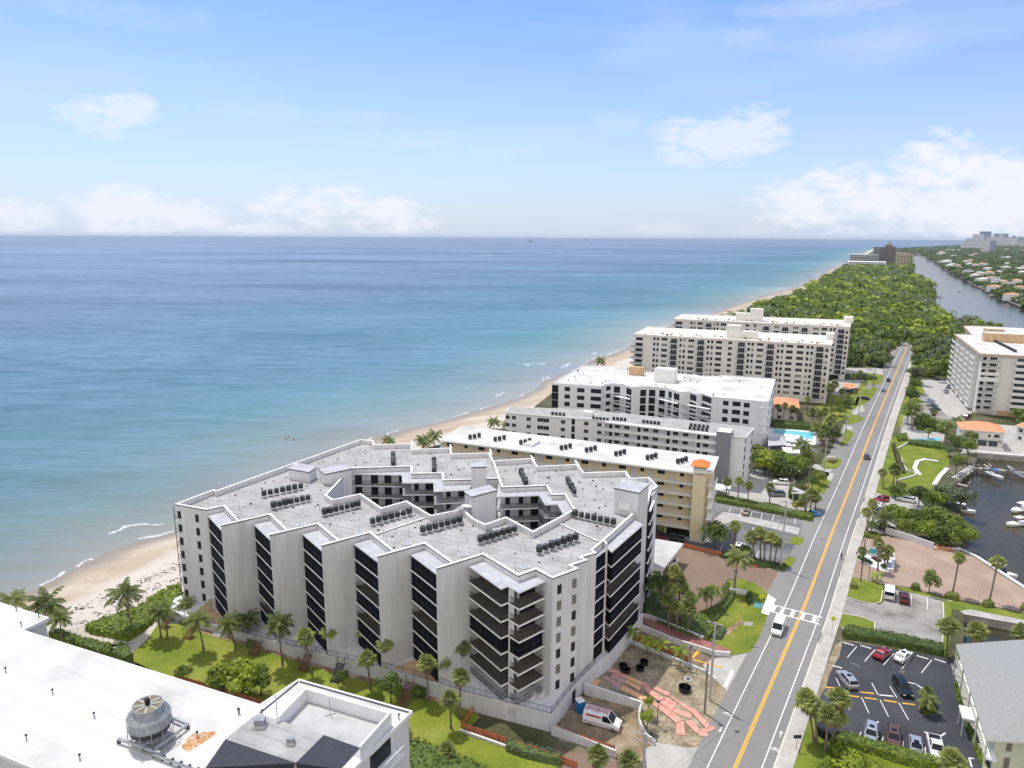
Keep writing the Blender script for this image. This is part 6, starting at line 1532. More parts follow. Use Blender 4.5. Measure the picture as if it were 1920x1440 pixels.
TRP = {'c': [trunkmesh(m_bark,.17,.10,.05), trunkmesh(m_bark,.18,.10,-.06)], 's': [trunkmesh(m_bark,.18,.15,.012)], 'y': [trunkmesh(m_barkd,.07,.05,.03)], 'd': [trunkmesh(m_bark,.28,.25,.01)], 'r': [trunkmesh(m_bark,.10,.07,.04)], 'k': [trunkmesh(m_barkd,.16,.12,.03)]}
KW = {'c':'coconut palm','s':'fan palm','y':'young bright palm','d':'date palm','r':'slim arching palm','k':'dark palm'}
def obj(me, name, parent):
    o = bpy.data.objects.new(name, me); COL.objects.link(o); o.parent = parent; return o
rp = random.Random(99)
def palm(kind, base, h, off, R, label, group=None):
    """base point, crown height, horizontal offset of the crown, crown radius"""
    R *= .82 if kind == 's' else 1; t = thing('palm_tree', label, 'palm tree', base, 0, group)
    v = Vector((off[0], off[1], h)); tr = obj(rp.choice(TRP[kind]), 'trunk', t); q = Vector((0,0,1)).rotation_difference(v.normalized())
    tr.matrix_basis = q.to_matrix().to_4x4() @ Matrix.Diagonal((1,1,v.length,1))
    c = obj(rp.choice(CRP[kind]), 'crown', t); c.matrix_basis = Matrix.Translation(v*.995) @ q.to_matrix().to_4x4() @ Matrix.Rotation(rp.uniform(0,6.28),4,'Z') @ Matrix.Diagonal((R,R,R*rp.uniform(.85,1.1),1))
    return t
def palms(place, L, group=None):
    """(kind, base x, y, crown x, y, crown radius) in the picture, sorted along it for the labels"""
    L = sorted(L, key=lambda q: q[1]); hs = []
    for i, (k, bx, by, cx_, cy, R) in enumerate(L):
        b = ung(bx, by); h = max(1.2, vh(b, cy)); x1_ = proj((b.x,b.y,b.z+h))[0]; sc_ = (Vector(b)-Vector((0,0,HC))).dot(CF)/FPX
        dx = (cx_-x1_)*sc_; hs.append(h)
        tall = 'tall' if h > 9.5 else 'short' if h < 4.5 else 'medium'; lean = ' leaning left' if dx < -.9 else ' leaning right' if dx > .9 else ''
        n_ = len(L); pos = (ORD[i]+' from the left ') if n_ > 1 else ''
        palm(k, b, h, (dx, rp.uniform(-.3,.3)), R, '%s %s%s, %s%s' % (tall, KW[k], lean, pos, place), group or 'palms '+place)
Z1 = lambda x, y: (x/4, 1080+y/4); Z2 = lambda x, y: (400+x/4, 1080+y/4)
palms('at the garden beach end', [('c',251,1187,233,1112,3.9),('c',86,1196,83,1136,4.2),('c',24,1184,22,1128,3.6),('c',118,1215,112,1160,2.6)])
palms('on the garden lawn', [('c',302,1196,294,1146,2.6),('c',314,1198,309,1148,2.8),('c',382,1219,371,1161,2.9),('c',348,1150,347,1133,2.1),('c',442,1220,430,1168,2.8),('c',465,1199,463,1162,2.7),('c',530,1247,522,1170,3.2)])
palms('in the row below the terrace wall', [('s',585,1264,573,1195,2.7),('s',617.5,1240,617,1183,2.4),('s',685,1230,684,1187,2.2),('s',695,1294,689,1235,2.6),('s',724,1272,722,1207,2.3),('s',804,1315,799,1248,2.5),('s',830,1300,829,1239,2.5),('s',866,1290,866,1213,2.5),('s',862,1346,863,1273,2.5),('s',846,1366,844,1312,2.5)])
palms('along the south fence of the garden', [('s',757,1398,757,1374,2.2),('s',838,1428,838,1408,2.2),('s',1121,1452,1121,1422,2.6),('s',1180,1456,1180,1430,2.4)])
palms('in the dirt yard', [('y',1188,1214,1186,1182,2.0),('y',1214,1226,1213,1199,1.8),('y',1238.5,1237,1238,1205,2.0),('y',1275,1247,1275,1217,2.0)])
palms('at the forecourt island', [('r',1326,1145,1323,1107,2.4),('r',1332,1141,1338,1105,2.4),('c',1376,1108,1384,1045,3.6)])
palms('in the clump beside the condominium', [('k',1222,1150,1225,1090,2.6),('k',1238,1150,1240,1086,2.8),('s',1262,1160,1264,1075,2.5),('s',1274,1165,1275,1090,2.5),('s',1258,1172,1260,1108,2.5),('s',1280,1170,1280,1104,2.5),('s',1269,1190,1269,1142,2.6),('s',1290,1188,1290,1143,2.6),('s',1294,1180,1294,1122,2.5),('s',1254,1186,1252,1128,2.4)])
palms('north of the brown forecourt', [('s',1377,1037,1378,988,2.6),('s',1415,1048,1410,1009,2.8),('s',1426,1050,1425,1001,2.7),('s',1433,1050,1434,1008,2.7),('s',1443,1057,1447,1010,2.9),('s',1452,1058,1458,1018,2.6)])
palms('by the hedge of the white lot', [('s',1361,936,1363,904,2.4),('s',1383,941,1386,903,2.4),('s',1401.6,945,1404,911,2.3),('s',1443,944,1444,916,2.4),('c',1372,897,1384,843,2.2)])
palms('on the verge north of the blue car', [('c',1501,883,1503,833,3.8),('s',1522,882,1524,862,2.6),('s',1510,878,1512,848,2.7),('s',1519,957,1522,928,3.1),('s',1529,955,1530,934,2.9),('s',1509,960,1508,938,2.4)])
palms('round the villa behind the long pool', [('s',1457,792,1459,763,2.3),('s',1467,790,1472,761,2.3),('s',1481,789,1485,765,2.3),('s',1514,778,1514,750,2.7),('s',1495,790,1494,770,2.2),('s',1524,795,1524,773,2.6),('s',1536,797,1536,776,2.6),('s',1547,800,1547,772,2.7),('s',1556,798,1560,768,2.8)])
palms('north of the long swimming pool', [('s',1532,830,1532,802,3.0),('s',1545,835,1546,806,3.1),('s',1553,825,1556,790,3.1),('s',1543,845,1541,822,2.8),('s',1560,812,1562,785,3.0),('c',1571,830,1570,800,2.8)])
palms('beside the near cream slab', [('s',1552,762,1557,728,3.8),('s',1560,758,1565,722,3.4),('s',1578,760,1579,735,2.8),('s',1600,728,1600,706,2.6),('s',1615,720,1613,699,2.4),('c',1618.5,690,1619,655,2.4)])
palms('by the hidden east driveway', [('s',1626,994,1625,961,2.4),('s',1637,977,1636,946,2.4),('d',1660,996,1660,974,3.6),('s',1634,1003,1634,985,1.9)])
palms('at the planted entrance sign', [('s',1646,1070,1648,1020,2.2),('s',1658,1062,1660,1040,2.8),('s',1620,1052,1618,1034,2.0),('y',1644,1089,1644,1076,1.9),('s',1664,1056,1667,1032,2.2)])
palms('standing alone on the pink gravel lot', [('s',1786,1114,1797,1046,2.3),('s',1855,1128,1870,1055,2.5)])
palms('beside the park lawn', [('s',1656,913,1654,886,2.2),('s',1675,906,1677,880,3.1),('s',1682,905,1683,884,2.4)])
palms('by the east condominium drive', [('d',1710,804,1711,768,5.0),('c',1775,832,1774,797,4.2),('c',1797,812,1796,788,3.0),('s',1740,822,1741,808,2.0),('s',1722,790,1722,765,2.4),('s',1750,795,1752,775,2.6)])
palms('at the black parking lot corner', [('s',1527,1390,1515,1318,2.9),('s',1532,1394,1529,1330,2.7),('s',1547,1410,1552,1342,2.7),('s',1557,1402,1567,1345,2.8),('s',1560,1396,1573,1312,2.9)])
palms('around the grey roofed motel', [('s',1775,1231,1778,1176,3.2),('s',1832,1216,1832,1186,3.1),('s',1920,1216,1918,1188,3.0),('c',1738,1335,1738,1312,2.0),('s',1740,1318,1739,1300,1.7),('s',1785,1450,1785,1428,3.0)])
palms('on the beach edge', [('c',726,842,728,826,3.2),('c',791,846,795,826,4.2),('c',814,838,815,816,3.6),('c',926,806,926,792,3.6),('c',1126,690,1126,677,4.2),('c',948,810,950,796,2.8)])
# broad-leaved trees
CRB = {'m': [crownmesh(21,m_leaf), crownmesh(22,m_leaf,1300,blobs=20,br=.33)], 'b': [crownmesh(23,m_leafb,1500,.08,.55), crownmesh(24,m_leafb,1500,.08,.6,blobs=20,br=.33)], 'd': [crownmesh(25,m_leafd,1400,.08), crownmesh(26,m_leafd,1400,.08,.8)],
       'g': [crownmesh(27,m_leafg,1300,.08)], 'y': [crownmesh(28,m_leafy,900,.10)], 't': [crownmesh(29,m_leaf,1500,.07,1.25,blobs=18,br=.34)]}
TRB = [limbtrunk(31,m_barkd), limbtrunk(32,m_barkd)]
KB = {'m':'leafy green tree','b':'bright green spreading tree','d':'dark dense tree','g':'greyish green tree','y':'yellow-green bush tree','t':'upright oval tree'}
def tree(kind, base, h, R, label, group=None, ht=None, name='tree'):
    """h: total height, R: crown radius"""
    t = thing(name, label, 'tree', base, rp.uniform(0,6.28), group)
    hh = {'t':1.6}.get(kind, 1.15); ch = min(h*.85, R*hh); z0 = h-ch
    tr = obj(rp.choice(TRB), 'trunk', t); tr.matrix_basis = Matrix.Diagonal((R*1.0, R*1.0, (z0+ch*.35)/.92, 1))
    c = obj(rp.choice(CRB[kind]), 'crown', t); c.matrix_basis = Matrix.Translation((0,0,z0)) @ Matrix.Diagonal((R,R,ch/(1.45 if kind == 't' else 1.08),1))
    return t
def trees(place, L, group=None):
    """(kind, base x, y, top y, half width in px)"""
    L = sorted(L, key=lambda q: q[1])
    for i, (k, bx, by, ty, hw) in enumerate(L):
        b = ung(bx, by); h = vh(b, ty); sc_ = (Vector(b)-Vector((0,0,HC))).dot(CF)/FPX
        pos = (ORD[i]+' from the left ') if len(L) > 1 else ''
        tree(k, b, h, hw*sc_, '%s, %s%s' % (KB[k], pos, place), group or 'trees '+place)
trees('beside the orange fence of the garden lawn', [('b',455,1306,1222,50),('m',415,1302,1245,34),('m',490,1305,1246,32),('m',345,1278,1246,18)])
trees('on the lawn behind the foreground roof', [('d',642,1290,1256,15),('d',733,1318,1262,31),('m',783,1310,1284,13)])
trees('between the parking lots at the lower right', [('b',1592,1440,1398,50),('b',1640,1452,1425,30),('b',1550,1450,1418,26)])
trees('on the gravel lot by the hedge', [('t',1742,1112,1066,20)])
trees('in front of the yellow condominium tower', [('d',1341,1032,974,29),('m',1398,1046,1020,17),('y',1239,1010,982,10)])
trees('in the waterside thicket east of the road', [('m',1680,934,906,20),('d',1722,950,905,24),('m',1748,955,912,26),('g',1775,948,900,30),('g',1800,960,912,26),('b',1672,968,938,24),('b',1690,980,940,27),('m',1715,985,950,26),('m',1752,990,945,32),('m',1790,1000,960,30),('b',1811,1024,985,22),('m',1778,1026,978,30),('b',1740,1010,970,26),('m',1700,1005,970,22),('d',1760,1020,990,22)])
trees('beside the salmon roofed house', [('d',1798,865,815,20),('m',1812,875,820,18),('m',1792,888,850,16),('m',1815,852,806,14),('g',1779,856,832,13),('d',1782,842,810,14)])
trees('behind the white parking lot', [('b',1432,890,832,34),('d',1450,892,842,30),('d',1415,886,842,20),('b',1478,890,842,30),('m',1494,892,850,26),('m',1420,876,828,22),('d',1465,896,854,32),('b',1450,878,836,26),('b',1505,884,846,22)])
trees('on the verge between drive and road', [('m',1535,908,880,16),('d',1522,918,890,15),('y',1495,957,935,13),('y',1505,925,905,12),('y',1486,938,916,10)])
trees('in the gardens round the long pool', [('m',1535,815,790,18),('m',1550,822,796,16),('m',1562,828,804,14),('d',1490,858,836,12),('m',1518,860,842,14),('d',1590,765,745,12),('m',1575,780,757,13)])
trees('by the east pavement south of the date palm', [('m',1700,795,760,16),('d',1728,800,770,18),('m',1742,806,780,16),('d',1706,758,728,14),('m',1715,738,705,14),('g',1718,722,682,17)])
trees('beside the beige condominium drive', [('d',1768,812,792,13),('m',1906,790,762,14),('d',1920,800,775,16)])
trees('at the shrubbery by the beige block', [('d',1172,693,684,7)]) if False else None

# hedges and shrub beds: a leafy mass over an outline
def hedge(name, label, cat, P, h, m, md=None, dens=9, leaf=.24, zf=True, group=None, seed=1, bump=.35, kind=None):
    r_ = random.Random(seed); P = ccw([Vector((p[0],p[1])) for p in P]); z0 = lambda x, y: zl(x,y)
    mb = MB(); I = offset(P, .25); md = md or m_leafd
    k = len(mb.v); n_ = len(I); a = mb._m(md)
    mb.v += [(p.x,p.y,z0(p.x,p.y)-.1) for p in P]+[(p.x,p.y,z0(p.x,p.y)+h*.72) for p in I]
    for i in range(n_): j = (i+1)%n_; mb.f.append((k+i,k+j,k+n_+j,k+n_+i)); mb.mi.append(a)
    for t in tessellate_polygon([[Vector((p.x,p.y,0)) for p in I]]):
        A,B,C = I[t[0]],I[t[1]],I[t[2]]; cr_ = (B-A).x*(C-A).y-(B-A).y*(C-A).x
        t = tuple(t) if cr_ > 0 else (t[0],t[2],t[1]); mb.f.append(tuple(k+n_+q for q in t)); mb.mi.append(a)
    am = mb._m(m); x0,x1 = min(p.x for p in P),max(p.x for p in P); y0,y1 = min(p.y for p in P),max(p.y for p in P)
    A_ = abs(area(P)); cnt = int(min(26000, A_*dens)); i = 0; ph = r_.uniform(0,9)
    while i < cnt:
        p = (r_.uniform(x0,x1), r_.uniform(y0,y1))
        if not inpoly(p, P): i += .2; continue
        i += 1; w = math.sin(p[0]*.9+ph)*math.cos(p[1]*.8+ph)*.5+math.sin(p[0]*2.3+p[1]*1.9)*.3
        zz = z0(*p)+h*(.80+bump*.5*w)+r_.uniform(-.15,.15)*h
        leafquad(mb, Vector((p[0],p[1],zz)), Vector((r_.uniform(-.8,.8), r_.uniform(-.8,.8), 1)).normalized(), leaf*r_.uniform(.6,1.4), r_, am)
    for i in range(n_):
        A, B = P[i], P[(i+1)%n_]; L_ = (B-A).length; d = (B-A)/max(L_,1e-6); nv = Vector((d.y,-d.x))
        for q in range(int(L_*h*dens*1.2)):
            s_ = r_.random(); pp_ = A.lerp(B, s_); zz = r_.random(); p = pp_-nv*(.25*zz)+nv*r_.uniform(-.05,.1)
            leafquad(mb, Vector((p.x,p.y,z0(p.x,p.y)+zz*h*.9)), Vector((nv.x+r_.uniform(-.6,.6), nv.y+r_.uniform(-.6,.6), r_.uniform(0,.8))).normalized(), leaf*r_.uniform(.6,1.3), r_, am)
    o = mb.build(name)
    return tag(o, label, cat, group, kind)
hg = lambda L: [ung(x,y) for x, y in L]
trees('beside the far east pavement', [('m',1709,706,686,11),('d',1713,722,700,12),('b',1706,742,718,12),('m',1712,752,730,12),('d',1707,775,748,13),('b',1716,765,742,11)])
hedge('sea_grape_hedge','broad sea grape hedge running along the sand up to the grey condominium','hedge', hg([(160,1182),(200,1165),(258,1146),(300,1118),(338,1100),(340,1124),(318,1148),(290,1166),(268,1186),(240,1204),(205,1196),(172,1190)]), 1.5, m_leafb, m_leaf, dens=9, leaf=.34, seed=2)
hedge('sea_grape_hedge','smaller sea grape hedge between the white roof and the sand path','hedge', hg([(92,1194),(112,1186),(165,1204),(212,1216),(209,1234),(160,1222),(120,1206)]), 1.3, m_leafb, m_leaf, dens=9, leaf=.32, seed=3)
hedge('round_shrub','dark rounded shrub at the end of the sand path beside the white roof','shrub', hg([(213,1228),(228,1216),(243,1222),(250,1240),(235,1246),(218,1240)]), 1.7, m_leaf, dens=9, leaf=.26, seed=4)
hedge('clipped_hedge','long clipped hedge between concrete lot and black parking lot','hedge', U([(1578,1186),(1590,1180),(1700,1200),(1769,1216),(1768,1232),(1700,1216),(1640,1206),(1582,1198)]), 1.5, m_leafd, dens=14, leaf=.2, seed=5)
hedge('clipped_hedge','thick hedge along the front of the four parked cars','hedge', U([(1558,1390),(1570,1380),(1630,1395),(1762,1432),(1768,1448),(1700,1436),(1625,1412),(1565,1402)]), 1.5, m_leafb, dens=14, leaf=.2, seed=6)
hedge('low_hedge','low narrow hedge south part beside the motel walkway','hedge', U([(1811,1362),(1818,1358),(1846,1432),(1838,1438)]), .9, m_leafb, dens=14, leaf=.2, seed=7)
hedge('low_hedge','low narrow hedge north part beside the motel walkway','hedge', U([(1788,1286),(1795,1284),(1808,1335),(1802,1342)]), .9, m_leafb, dens=14, leaf=.2, seed=8)
for i, (x, y, w_, lab) in enumerate([(1600,1100,8,'round shrub on the grass beside the east pavement'),(1716,1104,10,'first clipped yellow-green bush along the gravel lot'),(1784,1121,15,'second clipped yellow-green bush, widest along the gravel lot'),(1852,1136,13,'third clipped yellow-green bush near the deck'),(1918,1142,6,'fourth yellow-green bush at the right edge')]):
    hedge('clipped_bush', lab, 'bush', U([(x-w_,y),(x-w_*.6,y-5),(x+w_*.5,y-4),(x+w_,y+1),(x+w_*.7,y+5),(x-w_*.5,y+4)]), 1.2, m_leafy, dens=18, leaf=.16, seed=30+i, bump=.1)
hedge('boundary_hedge','dense hedge south of the orange fence at the bottom edge','hedge', U([(735,1400),(790,1410),(870,1440),(940,1470),(800,1480),(720,1440)]), 2.4, m_leafd, dens=8, leaf=.28, seed=9)
hedge('boundary_hedge','grey-green trimmed hedge on top of the ramp wall','hedge', U([(947,1398),(962,1396),(1000,1406),(1055,1424),(1052,1438),(985,1424),(948,1410)]), 1.4, m_leafg, dens=14, leaf=.2, seed=10)
for i, (L, m, h, lab) in enumerate([([(586,1226),(600,1226),(628,1240),(622,1248),(594,1240)],m_leafy,1.0,'yellow-green shrubs left of the dark stairs'),([(655,1242),(672,1246),(722,1264),(720,1276),(690,1268),(656,1254)],m_leafy,1.1,'yellow-green shrubs right of the dark stairs'),
      ([(790,1290),(800,1286),(828,1294),(826,1304),(796,1304)],m_leafy,1.0,'yellow-green shrubs by the right-hand garden steps'),([(778,1296),(790,1290),(800,1300),(796,1312),(780,1308)],m_leafd,1.7,'dark round shrub beside the right-hand garden steps'),
      ([(556,1226),(572,1222),(576,1232),(560,1236)],m_leafd,1.0,'small dark shrub below the terrace railing'),([(466,1196),(488,1196),(478,1218),(462,1214)],m_leaf,1.2,'leafy shrub under the garden palms'),([(330,1158),(352,1158),(362,1172),(340,1172)],m_leafy,.9,'mixed shrubs by the west garden stairs'),
      ([(876,1310),(892,1312),(898,1326),(880,1326)],m_leafd,1.2,'dark shrub at the foot of the orange railing')]):
    hedge('garden_shrubs', lab, 'shrub', hg(L), h, m, dens=16, leaf=.2, seed=40+i)
hedge('planting_bed_shrubs','dark undergrowth below the palm clump by the grey condominium','shrub', U([(1206,1140),(1222,1118),(1250,1120),(1290,1150),(1320,1160),(1340,1190),(1322,1206),(1270,1190),(1212,1160)]), 1.3, m_leafd, dens=6, leaf=.3, seed=50)
hedge('edging_shrubs','bright yellow-green shrubs edging the forecourt island','shrub', U([(1357,1098),(1366,1094),(1372,1106),(1360,1128),(1345,1146),(1330,1156),(1322,1150),(1348,1132),(1356,1116)]), .8, m_leafy, dens=14, leaf=.2, seed=51)
hedge('edging_shrubs','dark green shrub row through the forecourt island','shrub', U([(1372,1108),(1380,1104),(1378,1124),(1356,1152),(1338,1172),(1330,1168),(1352,1144)]), .8, m_leafd, dens=14, leaf=.2, seed=52)
hedge('agave_bed','spiky silver-green plants on the island beside the utility pole','plants', U([(1330,1186),(1345,1178),(1362,1182),(1352,1200),(1336,1200)]), .8, m_leafg, dens=16, leaf=.3, seed=53)
hedge('boundary_hedge','long dark hedge between yellow and white parking lots','hedge', U([(1340,932),(1400,942),(1440,950),(1505,965),(1525,968),(1522,978),(1470,968),(1400,953),(1340,942)]), 1.4, m_leaf, dens=10, leaf=.25, seed=54)
hedge('boundary_hedge','low hedge along the orange fence of the brown forecourt','hedge', U([(1354,1036),(1375,1042),(1440,1056),(1475,1062),(1470,1070),(1420,1062),(1352,1046)]), .9, m_leafd, dens=10, leaf=.25, seed=55)
hedge('boundary_hedge','dense hedge behind the long swimming pool','hedge', U([(1448,796),(1500,798),(1540,802),(1538,810),(1500,806),(1448,803)]), 2.2, m_leafd, dens=7, leaf=.3, seed=56)
hedge('boundary_hedge','dark hedge in front of the fenced east pool','hedge', U([(1703,828),(1760,832),(1776,838),(1775,844),(1740,840),(1703,834)]), 1.4, m_leafd, dens=9, leaf=.25, seed=57)
hedge('red_leaved_shrubs','red leaved shrubs along the white kerb of the park lawn','shrub', U([(1672,836),(1677,832),(1684,850),(1694,872),(1698,888),(1692,888),(1680,866)]), .9, m_leafr, dens=16, leaf=.2, seed=58)
hedge('red_leaved_shrubs','small red flower bed below the roadside sign','flower bed', U([(1551,866),(1560,862),(1570,866),(1562,870)]), .5, m_leafr, dens=22, leaf=.14, seed=59)
hedge('boundary_hedge','low hedge near the entrance of the hidden east driveway','hedge', U([(1620,1000),(1640,1000),(1652,1006),(1640,1012),(1620,1008)]), .9, m_leafy, dens=14, leaf=.2, seed=60)
hedge('boundary_hedge','hedge along the beige condominium drive','hedge', U([(1712,792),(1740,790),(1775,800),(1770,812),(1720,806)]), 1.6, m_leafd, dens=6, leaf=.3, seed=61)
hedge('boundary_hedge','hedge north of the cream slab forecourt','hedge', U([(1582,704),(1640,708),(1645,712),(1582,712)]), 1.2, m_leafd, dens=8, leaf=.3, seed=62)
hedge('boundary_hedge','shrubs by the pool fence beside the park','shrub', U([(1680,818),(1700,816),(1702,826),(1684,828)]), 1.3, m_leaf, dens=12, leaf=.25, seed=63)
hedge('box_topiary','bright yellow-green clipped box bush by the white parking lot','bush', U([(1479,920),(1492,920),(1492,934),(1478,934)]), 3.0, m_leafy, dens=12, leaf=.2, seed=64)

# the wood: nearest crowns one by one, the rest as one mass
def wgrid(polys, excl, sp0, dmin, dmax, seed):
    r_ = random.Random(seed); out = []
    d = dmin
    while d < dmax:
        s_ = sp0*(1+max(0,(d-380))/1500)
        xlo, xhi = -.2*d, 1.2*d; x = xlo
        while x < xhi:
            p = (x+r_.uniform(-.42,.42)*s_, d+r_.uniform(-.42,.42)*s_)
            if any(inpoly(p, P) for P in polys) and not any(inpoly(p, E) for E in excl): out.append((p, s_))
            x += s_
        d += s_*.92
    return out
wood_poly = [un(x,y,9).xy for x, y in [(1262,628),(1366,591),(1418,570),(1463,555),(1502,543),(1532,528),(1562,510),(1592,497),(1615,482),(1640,472),(1700,479),(1701,510),(1737,526),(1744,544),(1752,573),(1784,590),(1840,604),(1890,617)]]+[un(x,y,0).xy for x, y in [(1890,700),(1790,712),(1728,713),(1709,700),(1704,668),(1692,667),(1655,689),(1597,686),(1560,690),(1400,700)]]
roadx = []
for i in range(0, 140): roadx.append(CS[i]-CT[i]*9.5)
for i in range(139, -1, -1): roadx.append(CS[i]+CT[i]*8.5)
roadx = [p.xy for p in roadx]; 
cutL = roadx[:134]+roadx[-134:]
fp = lambda P, m=4: offset(ccw([Vector(p) for p in P]), -m)
res_ = [un(x,y,0).xy for x, y in [(1590,505),(1656,507),(1660,497),(1704,508),(1704,500),(1660,482),(1590,490)]]
excl = [cutL, fp(P7,5), fp(P6,6), fp(P8,5)]+[[un(x-12,y+2,0).xy,un(x+12,y+2,0).xy,un(x+12,y-3,0).xy,un(x-12,y-3,0).xy] for x, y in ((1553,549),(1591,540),(1600,533),(1637,526))]
W_ = wgrid([wood_poly], excl, 8.6, 300, 2700, 5); W_.sort(key=lambda q: q[0][1])
CRF = [crownmesh(41,m_leafb,560,.135,.6,13), crownmesh(42,m_leaf,560,.135,.65,13), crownmesh(43,m_leaf,560,.135,.6,15,br=.33), crownmesh(44,m_leafd,560,.135,.7,13), crownmesh(45,m_leafb,560,.135,.55,13), crownmesh(46,m_leafg,520,.135,.6,13)]
CRF2 = [crownmesh(51,m_leafb,150,.26,.6,9), crownmesh(52,m_leaf,150,.26,.65,9), crownmesh(53,m_leafd,150,.26,.7,9), crownmesh(54,m_leafd,150,.26,.55,9)]
def meshdata(me):
    return [v.co.copy() for v in me.vertices], [tuple(p.vertices) for p in me.polygons], me.materials[0]
CF2 = [meshdata(m) for m in CRF2]*2+[meshdata(crownmesh(56,m_leafg,150,.26,.6,9))]; PK2 = meshdata(fronds(71, m_leafd, 9, 1.2, 1.0, .4, stations=6))
rw = random.Random(8); mass = MB(); nt = 0
for (p, s_) in W_:
    dune_near = min((p[0]-q.x)**2+(p[1]-q.y)**2 for q in DU[::2])**.5 < 26
    if nt < 280:
        nt += 1
        if rw.random() < (.8 if dune_near else .16): palm('k', (p[0],p[1],0), rw.uniform(7,11), (rw.uniform(-.6,.6),0), rw.uniform(2.6,3.4), 'dark palm crown standing in the wood north of the buildings', 'palms in the wood'); continue
        t = thing('tree', 'rounded green tree crown in the wood beyond the cream slabs', 'tree', (p[0],p[1],0), rw.uniform(0,6.28), 'trees of the wood along the road')
        R = s_*rw.choice([.45,.6,.75,.95,1.15])*rw.uniform(.9,1.1); h = rw.uniform(5.5,9)+R*.35; tr = obj(TRB[nt%2], 'trunk', t); tr.scale = (R,R,h*.75)
        c = obj(rw.choice(CRF+CRF[1:4]), 'crown', t); c.location = (0,0,max(.5,h-R*1.15)); c.scale = (R,R,R*rw.uniform(.95,1.2))
    else:
        if rw.random() < (.8 if dune_near else .12): V_, F_, m = PK2; R = rw.uniform(3,4); z0 = rw.uniform(8,12)
        else:
            V_, F_, m = rw.choice(CF2[2:]) if (dune_near or p[1] > 1500) and rw.random() < .7 else rw.choice(CF2); R = s_*rw.choice([.5,.65,.85,1.1]); z0 = rw.uniform(5,10)-R*.5
        a_ = rw.uniform(0,6.28); ca, sa = math.cos(a_)*R, math.sin(a_)*R; k = len(mass.v); mi = mass._m(m)
        mass.v += [(p[0]+v.x*ca-v.y*sa, p[1]+v.x*sa+v.y*ca, z0+v.z*R) for v in V_]; mass.f += [tuple(k+q for q in f_) for f_ in F_]; mass.mi += [mi]*len(F_)
tag(mass.build('woodland'), 'far crowns of the green wood running north between beach and canal', 'woodland', kind='stuff')
# trees of the mainland across the canal and at the horizon
main_poly = [q.xy for q in FAR+MAINR+BANKR]
mass = MB(); cnt = 0; CF3 = [meshdata(crownmesh(61,m_leafd,46,.42,.5,6)), meshdata(crownmesh(62,m_leaf,46,.42,.5,6)), meshdata(crownmesh(63,m_leafd,46,.42,.6,6))]
d = 350.0
while d < 14000:
    s_ = max(11, d*.0085); x = .25*d
    while x < .86*d:
        p = (x+rw.uniform(-.5,.5)*s_, d+rw.uniform(-.5,.5)*s_); x += s_*(1 if d < 1500 else 1.25)
        if not inpoly(p, main_poly) or rw.random() < .42: continue
        V_, F_, m = rw.choice(CF3); R = s_*rw.uniform(.55,.9); hz_ = min(R, 6.5); z0 = rw.uniform(.2,1.2)
        a_ = rw.uniform(0,6.28); ca, sa = math.cos(a_)*R, math.sin(a_)*R; k = len(mass.v); mi = mass._m(m)
        mass.v += [(p[0]+v.x*ca-v.y*sa, p[1]+v.x*sa+v.y*ca, z0+v.z*hz_) for v in V_]; mass.f += [tuple(k+q for q in f_) for f_ in F_]; mass.mi += [mi]*len(F_); cnt += 1
    d += s_*1.25
tag(mass.build('distant_trees'), 'dark distant trees covering the land across the canal', 'trees', kind='stuff')
# seaweed line on the beach
sw_ = MB(); r_ = random.Random(4); m_weed = mat('seaweed', (.05,.035,.02), .9, .2)
for i in range(420):
    t = r_.random(); A, B = un(120,1165), un(345,1065); p = A.lerp(B, t); off = r_.gauss(0,1.3)+(r_.choice([0,0,6])); p = Vector((p.x+off*.8, p.y-off*.7)); s_ = r_.uniform(.08,.38)
    k = len(sw_.v); 
    P = [(p.x+s_*math.cos(q*1.05+i)*r_.uniform(.5,1.6), p.y+s_*.5*math.sin(q*1.05+i)*r_.uniform(.5,1.3)) for q in range(6)]
    # height of the beach there
    sw_.f.append(tuple(range(k,k+6))); sw_.mi.append(sw_._m(m_weed)); sw_.v += [(x,y,None) for x,y in P]
from mathutils.bvhtree import BVHTree
bt = BVHTree.FromPolygons([v.co for v in beach.data.vertices], [tuple(p.vertices) for p in beach.data.polygons])
bt2 = BVHTree.FromPolygons([v.co for v in bpy.data.objects['beach_fringe'].data.vertices], [tuple(p.vertices) for p in bpy.data.objects['beach_fringe'].data.polygons])
def bz(x, y):
    z = -5
    for b_ in (bt, bt2):
        h = b_.ray_cast(Vector((x,y,50)), Vector((0,0,-1)))
        if h[0]: z = max(z, h[0].z)
    return z
sw_.v = [(x,y,max(0,bz(x,y))+.04 if bz(x,y) > -1.9 else bz(x,y)+.04) for x,y,_ in sw_.v]
tag(sw_.build('seaweed'), 'dark scattered seaweed along the high water line of the sand', 'seaweed', kind='stuff')
